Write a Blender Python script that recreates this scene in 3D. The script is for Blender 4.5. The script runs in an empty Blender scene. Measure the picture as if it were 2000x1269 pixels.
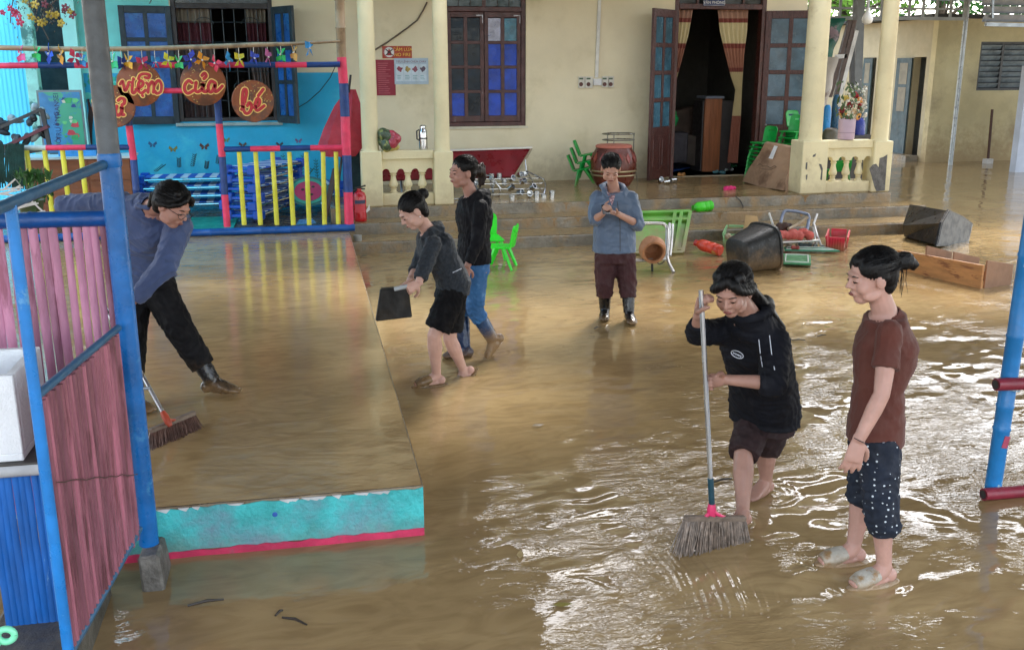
import bpy, bmesh, math, random
import numpy as np
from mathutils import Vector, Matrix, Quaternion
random.seed(7); np.random.seed(7)
PI = math.pi
C = bpy.context.scene.collection
scene = bpy.context.scene

# ---------------------------------------------------------------- camera
CAM_H, F_PX, PITCH, ROLL, YAW = 2.4, 1940.0, math.radians(14.68), math.radians(-.11), math.radians(11.59)
FWD = Vector((math.sin(YAW)*math.cos(PITCH), math.cos(YAW)*math.cos(PITCH), -math.sin(PITCH)))
_r = Vector((math.cos(YAW), -math.sin(YAW), 0)); _u = _r.cross(FWD)
RT = _r*math.cos(ROLL) + _u*math.sin(ROLL); UP = -_r*math.sin(ROLL) + _u*math.cos(ROLL)
EYE = Vector((0, 0, CAM_H))
cd = bpy.data.cameras.new('camera'); cd.lens = F_PX*36/2000; cd.sensor_width = 36; cd.clip_start = .05; cd.clip_end = 500
cam = bpy.data.objects.new('camera', cd); C.objects.link(cam)
cam.matrix_world = Matrix(((RT.x, UP.x, -FWD.x, 0), (RT.y, UP.y, -FWD.y, 0), (RT.z, UP.z, -FWD.z, CAM_H), (0, 0, 0, 1)))
scene.camera = cam

# ---------------------------------------------------------------- sky, sun, exposure
SUN_EL, SUN_AZ = math.radians(46), math.radians(32)      # azimuth clockwise from +Y
world = bpy.data.worlds.new('World'); scene.world = world; world.use_nodes = True
wn = world.node_tree; bg = wn.nodes['Background']
sky = wn.nodes.new('ShaderNodeTexSky'); sky.sky_type = 'NISHITA'; sky.sun_disc = False
sky.sun_elevation = SUN_EL; sky.sun_rotation = SUN_AZ; sky.air_density = 1.2; sky.dust_density = 2; sky.ozone_density = 1
hs = wn.nodes.new('ShaderNodeHueSaturation'); hs.inputs['Saturation'].default_value = .38   # overcast: an even pale sky
wn.links.new(sky.outputs[0], hs.inputs['Color']); wn.links.new(hs.outputs[0], bg.inputs[0])
bg.inputs[1].default_value = .15
sl = bpy.data.lights.new('sun', 'SUN'); sl.energy = 1.5; sl.angle = math.radians(15); sl.color = (1, .97, .92)
sun = bpy.data.objects.new('sun', sl); C.objects.link(sun)
sd = Vector((math.sin(SUN_AZ)*math.cos(SUN_EL), math.cos(SUN_AZ)*math.cos(SUN_EL), math.sin(SUN_EL)))
sun.rotation_euler = sd.to_track_quat('Z', 'Y').to_euler(); sun.location = (6, 0, 12)
vs_ = scene.view_settings; vs_.view_transform = 'Standard'; vs_.look = 'None'; vs_.gamma = 1; vs_.exposure = 2.4
scene.cycles.use_denoising = True; scene.cycles.max_bounces = 7; scene.cycles.diffuse_bounces = 4
scene.cycles.glossy_bounces = 4; scene.cycles.transmission_bounces = 5; scene.cycles.transparent_max_bounces = 8
scene.cycles.sample_clamp_indirect = 6

# ---------------------------------------------------------------- helpers
def ray(px, py): return FWD + RT*((px-1000)/F_PX) - UP*((py-634.5)/F_PX)
def at(px, py, Y):                       # the point of the plane y = Y that the photograph shows at (px, py)
    d = ray(px, py); return EYE + d*(Y/d.y)
def on(px, py, z=0.):                    # the point at height z that the photograph shows at (px, py)
    d = ray(px, py); return EYE + d*((z-CAM_H)/d.z)
def far(px, py, t): return EYE + ray(px, py)*t
def mpp(Y): return Y/math.cos(YAW)/F_PX   # metres per photo pixel, roughly

def srgb(h):
    h = h.lstrip('#'); v = [int(h[i:i+2], 16)/255 for i in (0, 2, 4)]
    return tuple(x/12.92 if x <= .04045 else ((x+.055)/1.055)**2.4 for x in v)

MATS = {}
MUD = (.27, .165, .075)
def mat(name, col=(.5, .5, .5), rough=.6, var=.14, vs=5., bump=0., bs=60., metal=0., spec=.5, col2=None, thr=(.52, .62), ps=3.,
        mud=None, mudc=MUD, stretch=None, orand=0., alpha=None, coat=0., trans=0., emit=None, sss=0., sheen=0., bd=.02):
    if name in MATS: return MATS[name]
    if isinstance(col, str): col = srgb(col)
    if isinstance(col2, str): col2 = srgb(col2)
    m = bpy.data.materials.new(name); m.use_nodes = True; MATS[name] = m
    nt = m.node_tree; N = nt.nodes; L = nt.links; b = N['Principled BSDF']
    tc = N.new('ShaderNodeTexCoord'); src = tc.outputs['Object']
    if stretch:
        mp = N.new('ShaderNodeMapping'); mp.inputs['Scale'].default_value = stretch; L.new(src, mp.inputs[0]); src = mp.outputs[0]
    def noise(scale, detail=5, rough_=.6):
        n = N.new('ShaderNodeTexNoise'); n.inputs['Scale'].default_value = scale; n.inputs['Detail'].default_value = detail
        n.inputs['Roughness'].default_value = rough_; L.new(src, n.inputs['Vector']); return n.outputs['Fac']
    def mrange(v, a, b_, c, d, smooth=True):
        r = N.new('ShaderNodeMapRange'); r.interpolation_type = 'SMOOTHSTEP' if smooth else 'LINEAR'
        L.new(v, r.inputs[0])
        for i, q in enumerate((a, b_, c, d)): r.inputs[1+i].default_value = q
        return r.outputs[0]
    def mix(f, a, c):
        x = N.new('ShaderNodeMix'); x.data_type = 'RGBA'
        if hasattr(f, 'node'): L.new(f, x.inputs[0])
        else: x.inputs[0].default_value = f
        for s, v in ((6, a), (7, c)):
            if hasattr(v, 'node'): L.new(v, x.inputs[s])
            else: x.inputs[s].default_value = (*v[:3], 1)
        return x.outputs[2]
    n1 = noise(vs)
    colr = mix(mrange(n1, .3, .7, 0, 1), [max(0, c*(1-var)) for c in col], [min(.95, c*(1+var)) for c in col])
    if col2: colr = mix(mrange(noise(ps, 6, .65), thr[0], thr[1], 0, 1), colr, col2)
    if orand:
        oi = N.new('ShaderNodeObjectInfo'); mm = N.new('ShaderNodeMix'); mm.data_type = 'RGBA'; mm.blend_type = 'MULTIPLY'; mm.inputs[0].default_value = 1
        L.new(colr, mm.inputs[6]); v_ = mrange(oi.outputs['Random'], 0, 1, 1-orand, 1+orand, False); L.new(v_, mm.inputs[7]); colr = mm.outputs[2]
    if mud:
        g = N.new('ShaderNodeNewGeometry'); sp = N.new('ShaderNodeSeparateXYZ'); L.new(g.outputs['Position'], sp.inputs[0])
        ad = N.new('ShaderNodeMath'); ad.operation = 'MULTIPLY_ADD'; nn = noise(7, 6, .7); L.new(nn, ad.inputs[0])
        ad.inputs[1].default_value = -(mud[1]-mud[0])*1.6; L.new(sp.outputs[2], ad.inputs[2])
        mf = mrange(ad.outputs[0], mud[0]-(mud[1]-mud[0])*.8, mud[1]-(mud[1]-mud[0])*.8, mud[2] if len(mud) > 2 else .9, 0)
        colr = mix(mf, colr, mudc)
    L.new(colr, b.inputs['Base Color'])
    rr = mrange(noise(vs*2.3, 4), .3, .7, max(.02, rough-.12), min(1, rough+.12)); L.new(rr, b.inputs['Roughness'])
    b.inputs['Metallic'].default_value = metal; b.inputs['Specular IOR Level'].default_value = spec
    if coat: b.inputs['Coat Weight'].default_value = coat; b.inputs['Coat Roughness'].default_value = .08
    if trans: b.inputs['Transmission Weight'].default_value = trans; b.inputs['IOR'].default_value = 1.3
    if alpha is not None: b.inputs['Alpha'].default_value = alpha
    if sss: b.inputs['Subsurface Weight'].default_value = sss; b.inputs['Subsurface Radius'].default_value = (.012, .005, .003)
    if sheen: b.inputs['Sheen Weight'].default_value = sheen; b.inputs['Sheen Roughness'].default_value = .5
    if bump:
        bp = N.new('ShaderNodeBump'); bp.inputs['Strength'].default_value = bump; bp.inputs['Distance'].default_value = bd
        L.new(noise(bs, 6, .6), bp.inputs['Height']); L.new(bp.outputs[0], b.inputs['Normal'])
    return m

def rotm(rx=0, ry=0, rz=0): return Matrix.Rotation(rz, 3, 'Z') @ Matrix.Rotation(ry, 3, 'Y') @ Matrix.Rotation(rx, 3, 'X')
def frame_to(d, upv=(0, 0, 1)):          # 3x3 whose Z is d
    d = Vector(d).normalized(); u = Vector(upv)
    if abs(d.dot(u.normalized())) > .98: u = Vector((1, 0, 0))
    x = u.cross(d).normalized(); y = d.cross(x)
    return Matrix((x, y, d)).transposed()

class MB:
    """collects shapes in world metres; build() links ONE mesh object"""
    def __init__(s): s.v = []; s.f = []
    def add(s, v, f):
        o = len(s.v); s.v += [tuple(x) for x in v]; s.f += [tuple(i+o for i in q) for q in f]; return s
    def box(s, c, size, R=None):
        c = Vector(c); hx, hy, hz = [q/2 for q in size]
        pts = [Vector((x, y, z)) for x in (-hx, hx) for y in (-hy, hy) for z in (-hz, hz)]
        if R is not None: pts = [R @ p for p in pts]
        return s.add([c+p for p in pts], [(0, 1, 3, 2), (4, 6, 7, 5), (0, 4, 5, 1), (2, 3, 7, 6), (0, 2, 6, 4), (1, 5, 7, 3)])
    def bb(s, x0, x1, y0, y1, z0, z1): return s.box(((x0+x1)/2, (y0+y1)/2, (z0+z1)/2), (x1-x0, y1-y0, z1-z0))
    def bar(s, a, b, w, h=None, upv=(0, 0, 1)):
        a, b = Vector(a), Vector(b); return s.box((a+b)/2, (w, h or w, (b-a).length), frame_to(b-a, upv))
    def tube(s, path, r, n=8, caps=True, flat=None, upv=(0, 0, 1)):
        path = [Vector(p) for p in path]; k = len(path)
        rs = list(r) if hasattr(r, '__len__') else [r]*k
        vs, fs = [], []; px_ = None
        for i, p in enumerate(path):
            d = (path[min(i+1, k-1)]-path[max(i-1, 0)])
            if d.length < 1e-9: d = Vector((0, 0, 1))
            d.normalize()
            if px_ is None:
                M3 = frame_to(d, upv); x = M3.col[0]
            else:
                x = px_-d*px_.dot(d); x = x.normalized() if x.length > 1e-6 else frame_to(d).col[0]
            px_ = x; y = d.cross(x)
            fl = 1 if flat is None else (flat[i] if hasattr(flat, '__len__') else flat)
            for j in range(n):
                a = 2*PI*j/n; vs.append(p+(x*math.cos(a)+y*math.sin(a)*fl)*rs[i])
        for i in range(k-1):
            for j in range(n): fs.append((i*n+j, i*n+(j+1) % n, (i+1)*n+(j+1) % n, (i+1)*n+j))
        if caps: fs += [tuple(range(n-1, -1, -1)), tuple((k-1)*n+j for j in range(n))]
        return s.add(vs, fs)
    def lathe(s, prof, c=(0, 0, 0), n=16, R=None, caps=True, sx=1, sy=1):
        c = Vector(c); vs, fs = [], []; k = len(prof)
        for r, z in prof:
            for j in range(n):
                a = 2*PI*j/n; p = Vector((r*math.cos(a)*sx, r*math.sin(a)*sy, z))
                vs.append(c+(R @ p if R is not None else p))
        for i in range(k-1):
            for j in range(n): fs.append((i*n+j, i*n+(j+1) % n, (i+1)*n+(j+1) % n, (i+1)*n+j))
        if caps: fs += [tuple(range(n-1, -1, -1)), tuple((k-1)*n+j for j in range(n))]
        return s.add(vs, fs)
    def ball(s, c, r, R=None, nu=10, nv=7):
        r = r if hasattr(r, '__len__') else (r, r, r); c = Vector(c); vs, fs = [], []
        for i in range(1, nv):
            t = PI*i/nv
            for j in range(nu):
                a = 2*PI*j/nu; p = Vector((r[0]*math.sin(t)*math.cos(a), r[1]*math.sin(t)*math.sin(a), r[2]*math.cos(t)))
                vs.append(c+(R @ p if R is not None else p))
        for z in (r[2], -r[2]):
            p = Vector((0, 0, z)); vs.append(c+(R @ p if R is not None else p))
        T, B = len(vs)-2, len(vs)-1
        for i in range(nv-2):
            for j in range(nu): fs.append((i*nu+j, (i+1)*nu+j, (i+1)*nu+(j+1) % nu, i*nu+(j+1) % nu))
        for j in range(nu):
            fs.append((T, j, (j+1) % nu)); fs.append((B, (nv-2)*nu+(j+1) % nu, (nv-2)*nu+j))
        return s.add(vs, fs)
    def prism(s, poly, y0, y1):            # polygon in x-z swept along y
        n = len(poly); vs = [(x, y0, z) for x, z in poly]+[(x, y1, z) for x, z in poly]
        fs = [tuple(range(n)), tuple(range(2*n-1, n-1, -1))]+[(i, i+n, (i+1) % n+n, (i+1) % n) for i in range(n)]
        return s.add(vs, fs)
    def loft(s, rings, caps=True):
        n = len(rings[0]); vs = [p for r in rings for p in r]; fs = []
        for i in range(len(rings)-1):
            for j in range(n): fs.append((i*n+j, i*n+(j+1) % n, (i+1)*n+(j+1) % n, (i+1)*n+j))
        if caps: fs += [tuple(range(n-1, -1, -1)), tuple((len(rings)-1)*n+j for j in range(n))]
        return s.add(vs, fs)
    def move(s, off):
        s.v = [(a+off[0], b+off[1], c+off[2]) for a, b, c in s.v]; return s
    def mesh(s, name, m, smooth=False, bevel=0, auto=None):
        me = bpy.data.meshes.new(name); me.from_pydata(s.v, [], s.f); me.update()
        bm = bmesh.new(); bm.from_mesh(me)
        bmesh.ops.recalc_face_normals(bm, faces=bm.faces)
        if bevel: bmesh.ops.bevel(bm, geom=bm.edges[:], offset=bevel, segments=1, affect='EDGES', clamp_overlap=True)
        bm.to_mesh(me); bm.free()
        if m: me.materials.append(m)
        if smooth:
            me.polygons.foreach_set('use_smooth', [True]*len(me.polygons))
            try: me.set_sharp_from_angle(angle=math.radians(auto or 50))
            except Exception: pass
        return me
    def build(s, name, m, parent=None, smooth=False, bevel=0, auto=None):
        return link(name, s.mesh(name, m, smooth, bevel, auto), parent)

def link(name, me, parent=None):
    o = bpy.data.objects.new(name, me); C.objects.link(o)
    if parent is not None:
        o.parent = parent
        o.matrix_parent_inverse = world_of(parent).inverted()   # parts are given in world metres
    return o
def world_of(o):
    m = o.matrix_parent_inverse @ o.matrix_basis if o.parent else o.matrix_basis
    return world_of(o.parent) @ m if o.parent else m
def thing(name, label, cat, loc=(0, 0, 0), group=None):
    o = bpy.data.objects.new(name, None); C.objects.link(o); o.empty_display_size = .1
    o.location = loc; o['label'] = label; o['category'] = cat
    if group: o['group'] = group
    return o
def tag(o, label, cat, group=None):
    o['label'] = label; o['category'] = cat
    if group: o['group'] = group
    return o
def struct(o): o['kind'] = 'structure'; return o
def stuff(o): o['kind'] = 'stuff'; return o
def copy_tree(o, M=None, label=None, parent=None):
    c = o.copy(); C.objects.link(c); c.parent = parent
    if M is not None: c.matrix_basis = M
    if label: c['label'] = label
    for ch in o.children: copy_tree(ch, None, None, c)
    return c
def text_mb(txt, size, origin, xdir=(1, 0, 0), updir=(0, 0, 1), depth=.002, align='CENTER'):
    cu = bpy.data.curves.new('t', 'FONT'); cu.body = txt; cu.size = size; cu.extrude = depth; cu.align_x = align; cu.align_y = 'CENTER'
    o = bpy.data.objects.new('t', cu); C.objects.link(o)
    dg = bpy.context.evaluated_depsgraph_get(); me = bpy.data.meshes.new_from_object(o.evaluated_get(dg))
    X = Vector(xdir).normalized(); U = Vector(updir).normalized(); W = X.cross(U)
    R = Matrix((X, U, W)).transposed(); og = Vector(origin)
    mb = MB(); mb.add([og+R @ v.co for v in me.vertices], [tuple(p.vertices) for p in me.polygons])
    bpy.data.objects.remove(o); bpy.data.curves.remove(cu); bpy.data.meshes.remove(me)
    return mb
def remesh(mb, name, m, parent, voxel=.008, smooth=5, wrinkle=0., wl=.07, seed=0, fold=None, groove=None):
    me = bpy.data.meshes.new('tmp'); me.from_pydata(mb.v, [], mb.f); me.update()
    bm = bmesh.new(); bm.from_mesh(me); bmesh.ops.recalc_face_normals(bm, faces=bm.faces); bm.to_mesh(me); bm.free()
    o = bpy.data.objects.new('tmp', me); C.objects.link(o)
    r = o.modifiers.new('r', 'REMESH'); r.mode = 'VOXEL'; r.voxel_size = voxel; r.adaptivity = 0
    if smooth: s = o.modifiers.new('s', 'SMOOTH'); s.factor = .5; s.iterations = smooth
    dg = bpy.context.evaluated_depsgraph_get(); out = bpy.data.meshes.new_from_object(o.evaluated_get(dg)); out.name = name
    bpy.data.objects.remove(o); bpy.data.meshes.remove(me)
    n = len(out.vertices); co = np.empty(n*3, np.float32); out.vertices.foreach_get('co', co); co = co.reshape(-1, 3).astype(float)
    if wrinkle or fold or groove:
        no = np.empty(n*3, np.float32); out.vertices.foreach_get('normal', no); no = no.reshape(-1, 3); rs = np.random.RandomState(seed)
        d = np.zeros(n)
        if wrinkle:
            w = co+.35*wl*np.sin(co[:, [1, 2, 0]]*2*PI/(wl*2.3)+rs.uniform(0, 6, 3))
            for k in range(5):
                v = rs.normal(size=3); v /= np.linalg.norm(v); l = wl*rs.uniform(.6, 1.8); s_ = np.sin(w@v*2*PI/l+rs.uniform(0, 6)); d += wrinkle*(1-np.abs(s_))**2*rs.uniform(.3, .9)-wrinkle*.25
        for f in (fold or []):                       # (centre, axis, radius, wavelength, amplitude): folds bunched round a joint
            c, ax, rad, l, am = f; q = co-np.array(c); ax = np.array(ax)/np.linalg.norm(ax); g = np.exp(-(q*q).sum(1)/(rad*rad)); cr_ = np.cross(ax, [.3, .5, .8]); t = q@ax+.022*np.sin(q@cr_*27+seed)+.012*np.sin(q@[.7, -.6, .3]*55+seed*2)
            d += .75*am*np.sin(2*PI*t/l)*g*(.55+.45*np.sin(q@cr_*34+seed*3))
        if groove:                                   # hair strands running towards a point
            c, ax, k, am = groove; q = co-np.array(c); ax = np.array(ax)/np.linalg.norm(ax); u = np.cross(ax, [0, 0, 1.]); u /= np.linalg.norm(u); v = np.cross(ax, u)
            a = np.arctan2(q@v, q@u); d += am*(np.sin(k*a)+.6*np.sin(2.3*k*a+1)+.5*np.sin(.37*k*a))
        co += no*d[:, None]; out.vertices.foreach_set('co', co.astype(np.float32).ravel())
    out.materials.append(m); out.polygons.foreach_set('use_smooth', [True]*len(out.polygons)); out.update()
    return link(name, out, parent)
class Soft(MB):
    """lumps that melt into one soft shape when built"""
    def build(s, name, m, parent=None, smooth=True, bevel=0, auto=None): return remesh(s, name, m, parent, .011, 6, .004, .05, 3)
ORDS = ['first', 'second', 'third', 'fourth', 'fifth', 'sixth', 'seventh', 'eighth', 'ninth', 'tenth', 'eleventh', 'twelfth', 'thirteenth', 'fourteenth', 'fifteenth', 'sixteenth']
# ================================================================ the setting
YW, YS1, YS2, YS3, YF = 16.83, 14.07, 13.59, 12.97, 13.22     # facade, three risers, play-area fence
PT = .276                                                     # platform top

def water_mat(name, rough=.035, bump=.5, sc=8., dark=1., ior=1.36, attr=False):
    m = bpy.data.materials.new(name); m.use_nodes = True; nt = m.node_tree; N = nt.nodes; L = nt.links; b = N['Principled BSDF']
    g = N.new('ShaderNodeNewGeometry')
    def noise(scale, det=5, st=None, dist=0.):
        n = N.new('ShaderNodeTexNoise'); n.inputs['Scale'].default_value = scale; n.inputs['Detail'].default_value = det; n.inputs['Distortion'].default_value = dist
        mp = N.new('ShaderNodeMapping'); mp.inputs['Scale'].default_value = st or (1, 1, 1); L.new(g.outputs['Position'], mp.inputs[0]); L.new(mp.outputs[0], n.inputs['Vector']); return n.outputs['Fac']
    cr = N.new('ShaderNodeValToRGB'); L.new(noise(.55, 7, (1, 1.5, 1), 1.2), cr.inputs[0])
    e = cr.color_ramp.elements; e[0].position = .3; e[1].position = .72
    e[0].color = (.275*dark, .186*dark, .086*dark, 1); e[1].color = (.405*dark, .288*dark, .142*dark, 1)
    mx = N.new('ShaderNodeMix'); mx.data_type = 'RGBA'; mx.blend_type = 'MULTIPLY'; mx.inputs[0].default_value = .5
    L.new(cr.outputs[0], mx.inputs[6]); c2 = N.new('ShaderNodeValToRGB'); L.new(noise(3.2, 8, (.7, 1.6, 1), 2.5), c2.inputs[0])
    c2.color_ramp.elements[0].position = .34; c2.color_ramp.elements[0].color = (.6, .55, .5, 1); c2.color_ramp.elements[1].position = .6; c2.color_ramp.elements[1].color = (1, 1, 1, 1)
    L.new(c2.outputs[0], mx.inputs[7]); L.new(mx.outputs[2], b.inputs['Base Color'])
    b.inputs['Roughness'].default_value = rough; b.inputs['IOR'].default_value = ior; b.inputs['Specular IOR Level'].default_value = .5
    bp = N.new('ShaderNodeBump'); bp.inputs['Strength'].default_value = bump; bp.inputs['Distance'].default_value = .02
    if attr:                                          # livelier ripples in patches
        at_ = N.new('ShaderNodeAttribute'); at_.attribute_name = 'liveliness'; pr0 = N.new('ShaderNodeMapRange'); pr0.interpolation_type = 'SMOOTHSTEP'
        L.new(noise(.9, 4, (1, 1, 1), 1.5), pr0.inputs[0]); pr0.inputs[1].default_value = .38; pr0.inputs[2].default_value = .64; pr0.inputs[3].default_value = .06; pr0.inputs[4].default_value = 1.35
        mu = N.new('ShaderNodeMath'); mu.operation = 'MULTIPLY'; L.new(at_.outputs['Fac'], mu.inputs[0]); L.new(pr0.outputs[0], mu.inputs[1])
        m2 = N.new('ShaderNodeMath'); m2.operation = 'MULTIPLY'; L.new(mu.outputs[0], m2.inputs[0]); m2.inputs[1].default_value = bump; L.new(m2.outputs[0], bp.inputs['Strength'])
    ad = N.new('ShaderNodeMath'); ad.operation = 'MULTIPLY_ADD'; ad.inputs[1].default_value = .35
    L.new(noise(sc*2.1, 2, (.7, 1.4, 1), 1.2), ad.inputs[0]); L.new(noise(sc*.62, 2.5, (.6, 1.55, 1), 1.6), ad.inputs[2])
    L.new(ad.outputs[0], bp.inputs['Height']); L.new(bp.outputs[0], b.inputs['Normal'])
    MATS[name] = m; return m

def perlin(x, y, seed):
    rs = np.random.RandomState(seed); g = rs.uniform(0, 2*PI, (256, 256)); gx, gy = np.cos(g), np.sin(g)
    xi = np.floor(x).astype(int); yi = np.floor(y).astype(int); xf, yf = x-xi, y-yi; u = xf**3*(xf*(xf*6-15)+10); v = yf**3*(yf*(yf*6-15)+10)
    def gr(a, b): i_, j_ = (xi+a) & 255, (yi+b) & 255; return gx[i_, j_]*(xf-a)+gy[i_, j_]*(yf-b)
    return (gr(0, 0)*(1-u)+gr(1, 0)*u)*(1-v)+(gr(0, 1)*(1-u)+gr(1, 1)*u)*v
def wave_h(x, y, k=1.):
    """ripples of shallow running mud: warped noise of several wavelengths, stretched along the flow"""
    wx = x+.22*perlin(x*1.1+3, y*1.1, 5)+.05*perlin(x*5, y*5, 6); wy = y+.22*perlin(x*1.1, y*1.1+9, 7)+.05*perlin(x*5+2, y*5, 8)
    a = .45; c, s = math.cos(a), math.sin(a); p, q = (wx*c+wy*s), (-wx*s+wy*c)
    h = np.zeros_like(x)
    for l, am, sd in ((.95, .0042, 1), (.42, .0048, 2), (.21, .0072, 3), (.115, .0052, 4)):
        h = h+am*perlin(p/(l*1.75)+sd*17, q/l+sd*5, 20+sd)
    return h*k
def patches(x, y):                                    # calm and lively areas
    m_ = perlin(x*.95+40, y*.95+7, 31)+.6*perlin(x*2.3, y*2.3, 32); return .45+.8*np.clip((m_+.18)/.5, 0, 1)
FEET = [(2.51, 3.86), (2.5, 4.08), (2.2, 4.58), (2.52, 4.9), (2.73, 9.0), (2.99, 8.92), (.9, 7.3), (1.22, 8.0), (1.12, 7.4), (1.5, 8.1)]
def wave_amp(x, y):                                   # livelier where people stir it and out in the open right side
    a = .46+.54*np.clip((x-.9)/3.0, 0, 1)
    for cx, cy, r, s in ((1.6, 4.1, 1.1, .75), (2.5, 3.95, .7, .3), (1.0, 7.3, .7, .3), (7, 10, 3, .3), (10, 14, 5, .5), (4.2, 6, 2, .2)):
        a = a+s*np.exp(-((x-cx)**2+(y-cy)**2)/(r*r))
    return a
SW0, SW1 = on(1345, 1075), on(1455, 1205)             # strokes the broom has just drawn
def sweep(x, y):
    d = (SW1-SW0).normalized(); qx, qy = x-SW0.x, y-SW0.y; al = qx*d.x+qy*d.y; ac = -qx*d.y+qy*d.x; Ls = (SW1-SW0).length
    ac2 = ac+.35*(al-.1)**2+.012*perlin(al*6, ac*9, 44); w = np.exp(-((ac-.02)/.17)**2)*np.clip(al/.06+.6, 0, 1)*np.exp(-(np.clip(al-Ls*.75, 0, 9)/.14)**2)
    return .0022*(np.sin(2*PI*ac2/.034)+.7*np.sin(2*PI*ac2/.053+1))*w
def rings(x, y, cx, cy, r0, a, l=.085):
    d = np.sqrt((x-cx)**2+(y-cy)**2); return a*np.sin(2*PI*d/l)*np.exp(-((d-r0*.5)/(r0*.5))**2)
def zone(*spec):
    out = []
    for a, b, st in spec: out.append(np.arange(a, b, st))
    return np.concatenate(out)
xs = zone((-2.6, 1.15, .026), (1.15, 2.35, .0095), (2.35, 5.2, .02), (5.2, 9, .04), (9, 19, .09))
ys = zone((2.4, 3.35, .02), (3.35, 4.4, .0095), (4.4, 8.6, .02), (8.6, 13.4, .034), (13.4, 30, .1))
X, Y = np.meshgrid(xs, ys)
Z = wave_h(X, Y)*wave_amp(X, Y)*patches(X, Y)+sweep(X, Y)+rings(X, Y, .83, 8.35, .26, .003)
for fx, fy in FEET: Z = Z+rings(X+.02*perlin(X*9, Y*9, 61), Y+.02*perlin(X*9+4, Y*9, 62), fx, fy, .2, .0014, .065)
nx, ny = len(xs), len(ys)
me = bpy.data.meshes.new('muddy_water')
idx = np.arange(nx*ny).reshape(ny, nx)
fc = np.stack([idx[:-1, :-1], idx[:-1, 1:], idx[1:, 1:], idx[1:, :-1]], -1).reshape(-1, 4)
me.vertices.add(nx*ny); me.vertices.foreach_set('co', np.stack([X, Y, Z], -1).astype(np.float32).ravel())
me.loops.add(fc.size); me.loops.foreach_set('vertex_index', fc.astype(np.int32).ravel())
me.polygons.add(len(fc)); me.polygons.foreach_set('loop_start', (np.arange(len(fc))*4).astype(np.int32))
me.polygons.foreach_set('use_smooth', np.ones(len(fc), bool)); me.update(); me.validate()
la = me.attributes.new('liveliness', 'FLOAT', 'POINT'); la.data.foreach_set('value', np.clip(wave_amp(X, Y), .1, 1.8).astype(np.float32).ravel())
me.materials.append(water_mat('muddy water', .03, .22, 11., 1., 1.52, True))
struct(link('muddy_water', me))
g = MB().bb(-60, 60, -20, 120, -.3, -.06).build('ground', mat('wet earth', (.2, .125, .06), .35, .3, .6, .3, 8)); struct(g)

# play-area platform with a thin film of running mud on it
m_conc = mat('wet concrete', (.25, .2, .14), .35, .25, 4, .5, 30, col2=(.16, .115, .07), thr=(.45, .62), ps=5)
xs = np.append(np.arange(-4.2, .49, .04), .503); ys = np.append(4.804, np.arange(4.83, 13.2, .04)); X, Y = np.meshgrid(xs, ys); nx, ny = len(xs), len(ys)
edge = np.clip((.503-X)/.12, 0, 1)*np.clip((Y-4.81)/.12, 0, 1)
Z = PT+.003+wave_h(X+5, Y)*.17*patches(X+3, Y)*edge
me = bpy.data.meshes.new('mud_film'); idx = np.arange(nx*ny).reshape(ny, nx)
me.from_pydata(np.stack([X, Y, Z], -1).reshape(-1, 3).tolist(), [], np.stack([idx[:-1, :-1], idx[:-1, 1:], idx[1:, 1:], idx[1:, :-1]], -1).reshape(-1, 4).tolist())
me.polygons.foreach_set('use_smooth', [True]*len(me.polygons)); me.materials.append(water_mat('mud film', .10, .22, 5, 1.15, 1.45))
pl = MB().bb(-4.2, .51, 4.80, 13.2, -.2, PT).build('platform', m_conc); struct(pl)
link('mud_film', me, pl)
def kerb_mat():
    m = mat('worn turquoise kerb paint', '#3fb5b8', .55, .25, 5, .6, 45, col2='#7393a6', thr=(.42, .66), ps=1.9, mud=(-.02, .16, .35))
    return m
def ragged(x0, x1, z, amp, n, seed):
    r = random.Random(seed); return [(x0+(x1-x0)*i/n, z+r.uniform(-amp, amp)) for i in range(n+1)]
def strip(x0, x1, lo, hi, y, t, n, seed):             # a painted band with a ragged upper edge
    a = ragged(x0, x1, hi, .006, n, seed); b_ = ragged(x0, x1, lo, .003, n, seed+1)
    mb = MB()
    for i in range(n): mb.prism([b_[i], b_[i+1], a[i+1], a[i]], y-t, y)
    return mb
strip(-1.3, .508, .035, PT-.012, 4.80, .006, 40, 1).build('kerb_paint', kerb_mat(), pl)
strip(-1.3, .508, -.02, .036, 4.794, .006, 40, 5).build('kerb_stripe', mat('red kerb paint', '#c4325a', .5, .2, 8, .3, 40, col2='#8d5a64', thr=(.56, .7), ps=5), pl)
mb = MB()
for i in range(26):
    x = random.uniform(-1.2, .5); s_ = random.uniform(.03, .09)
    mb.prism([(x, PT-.008), (x+s_, PT-.009), (x+s_*.7, PT-.018-random.random()*.012), (x+s_*.2, PT-.015)], 4.7925-i*.00012, 4.80)
mb.build('kerb_chip', mat('bare pale concrete', (.55, .55, .56), .7, .2), pl)
for s_ in ((.10, .19, .014), ):
    MB().lathe([(s_[2], 0), (s_[2]*.7, .002)], (s_[0]-.35, 4.7935, s_[1]), 9, rotm(PI/2)).build('paint_splash', mat('blue paint splash', '#2f5fb8', .6), pl)
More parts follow.
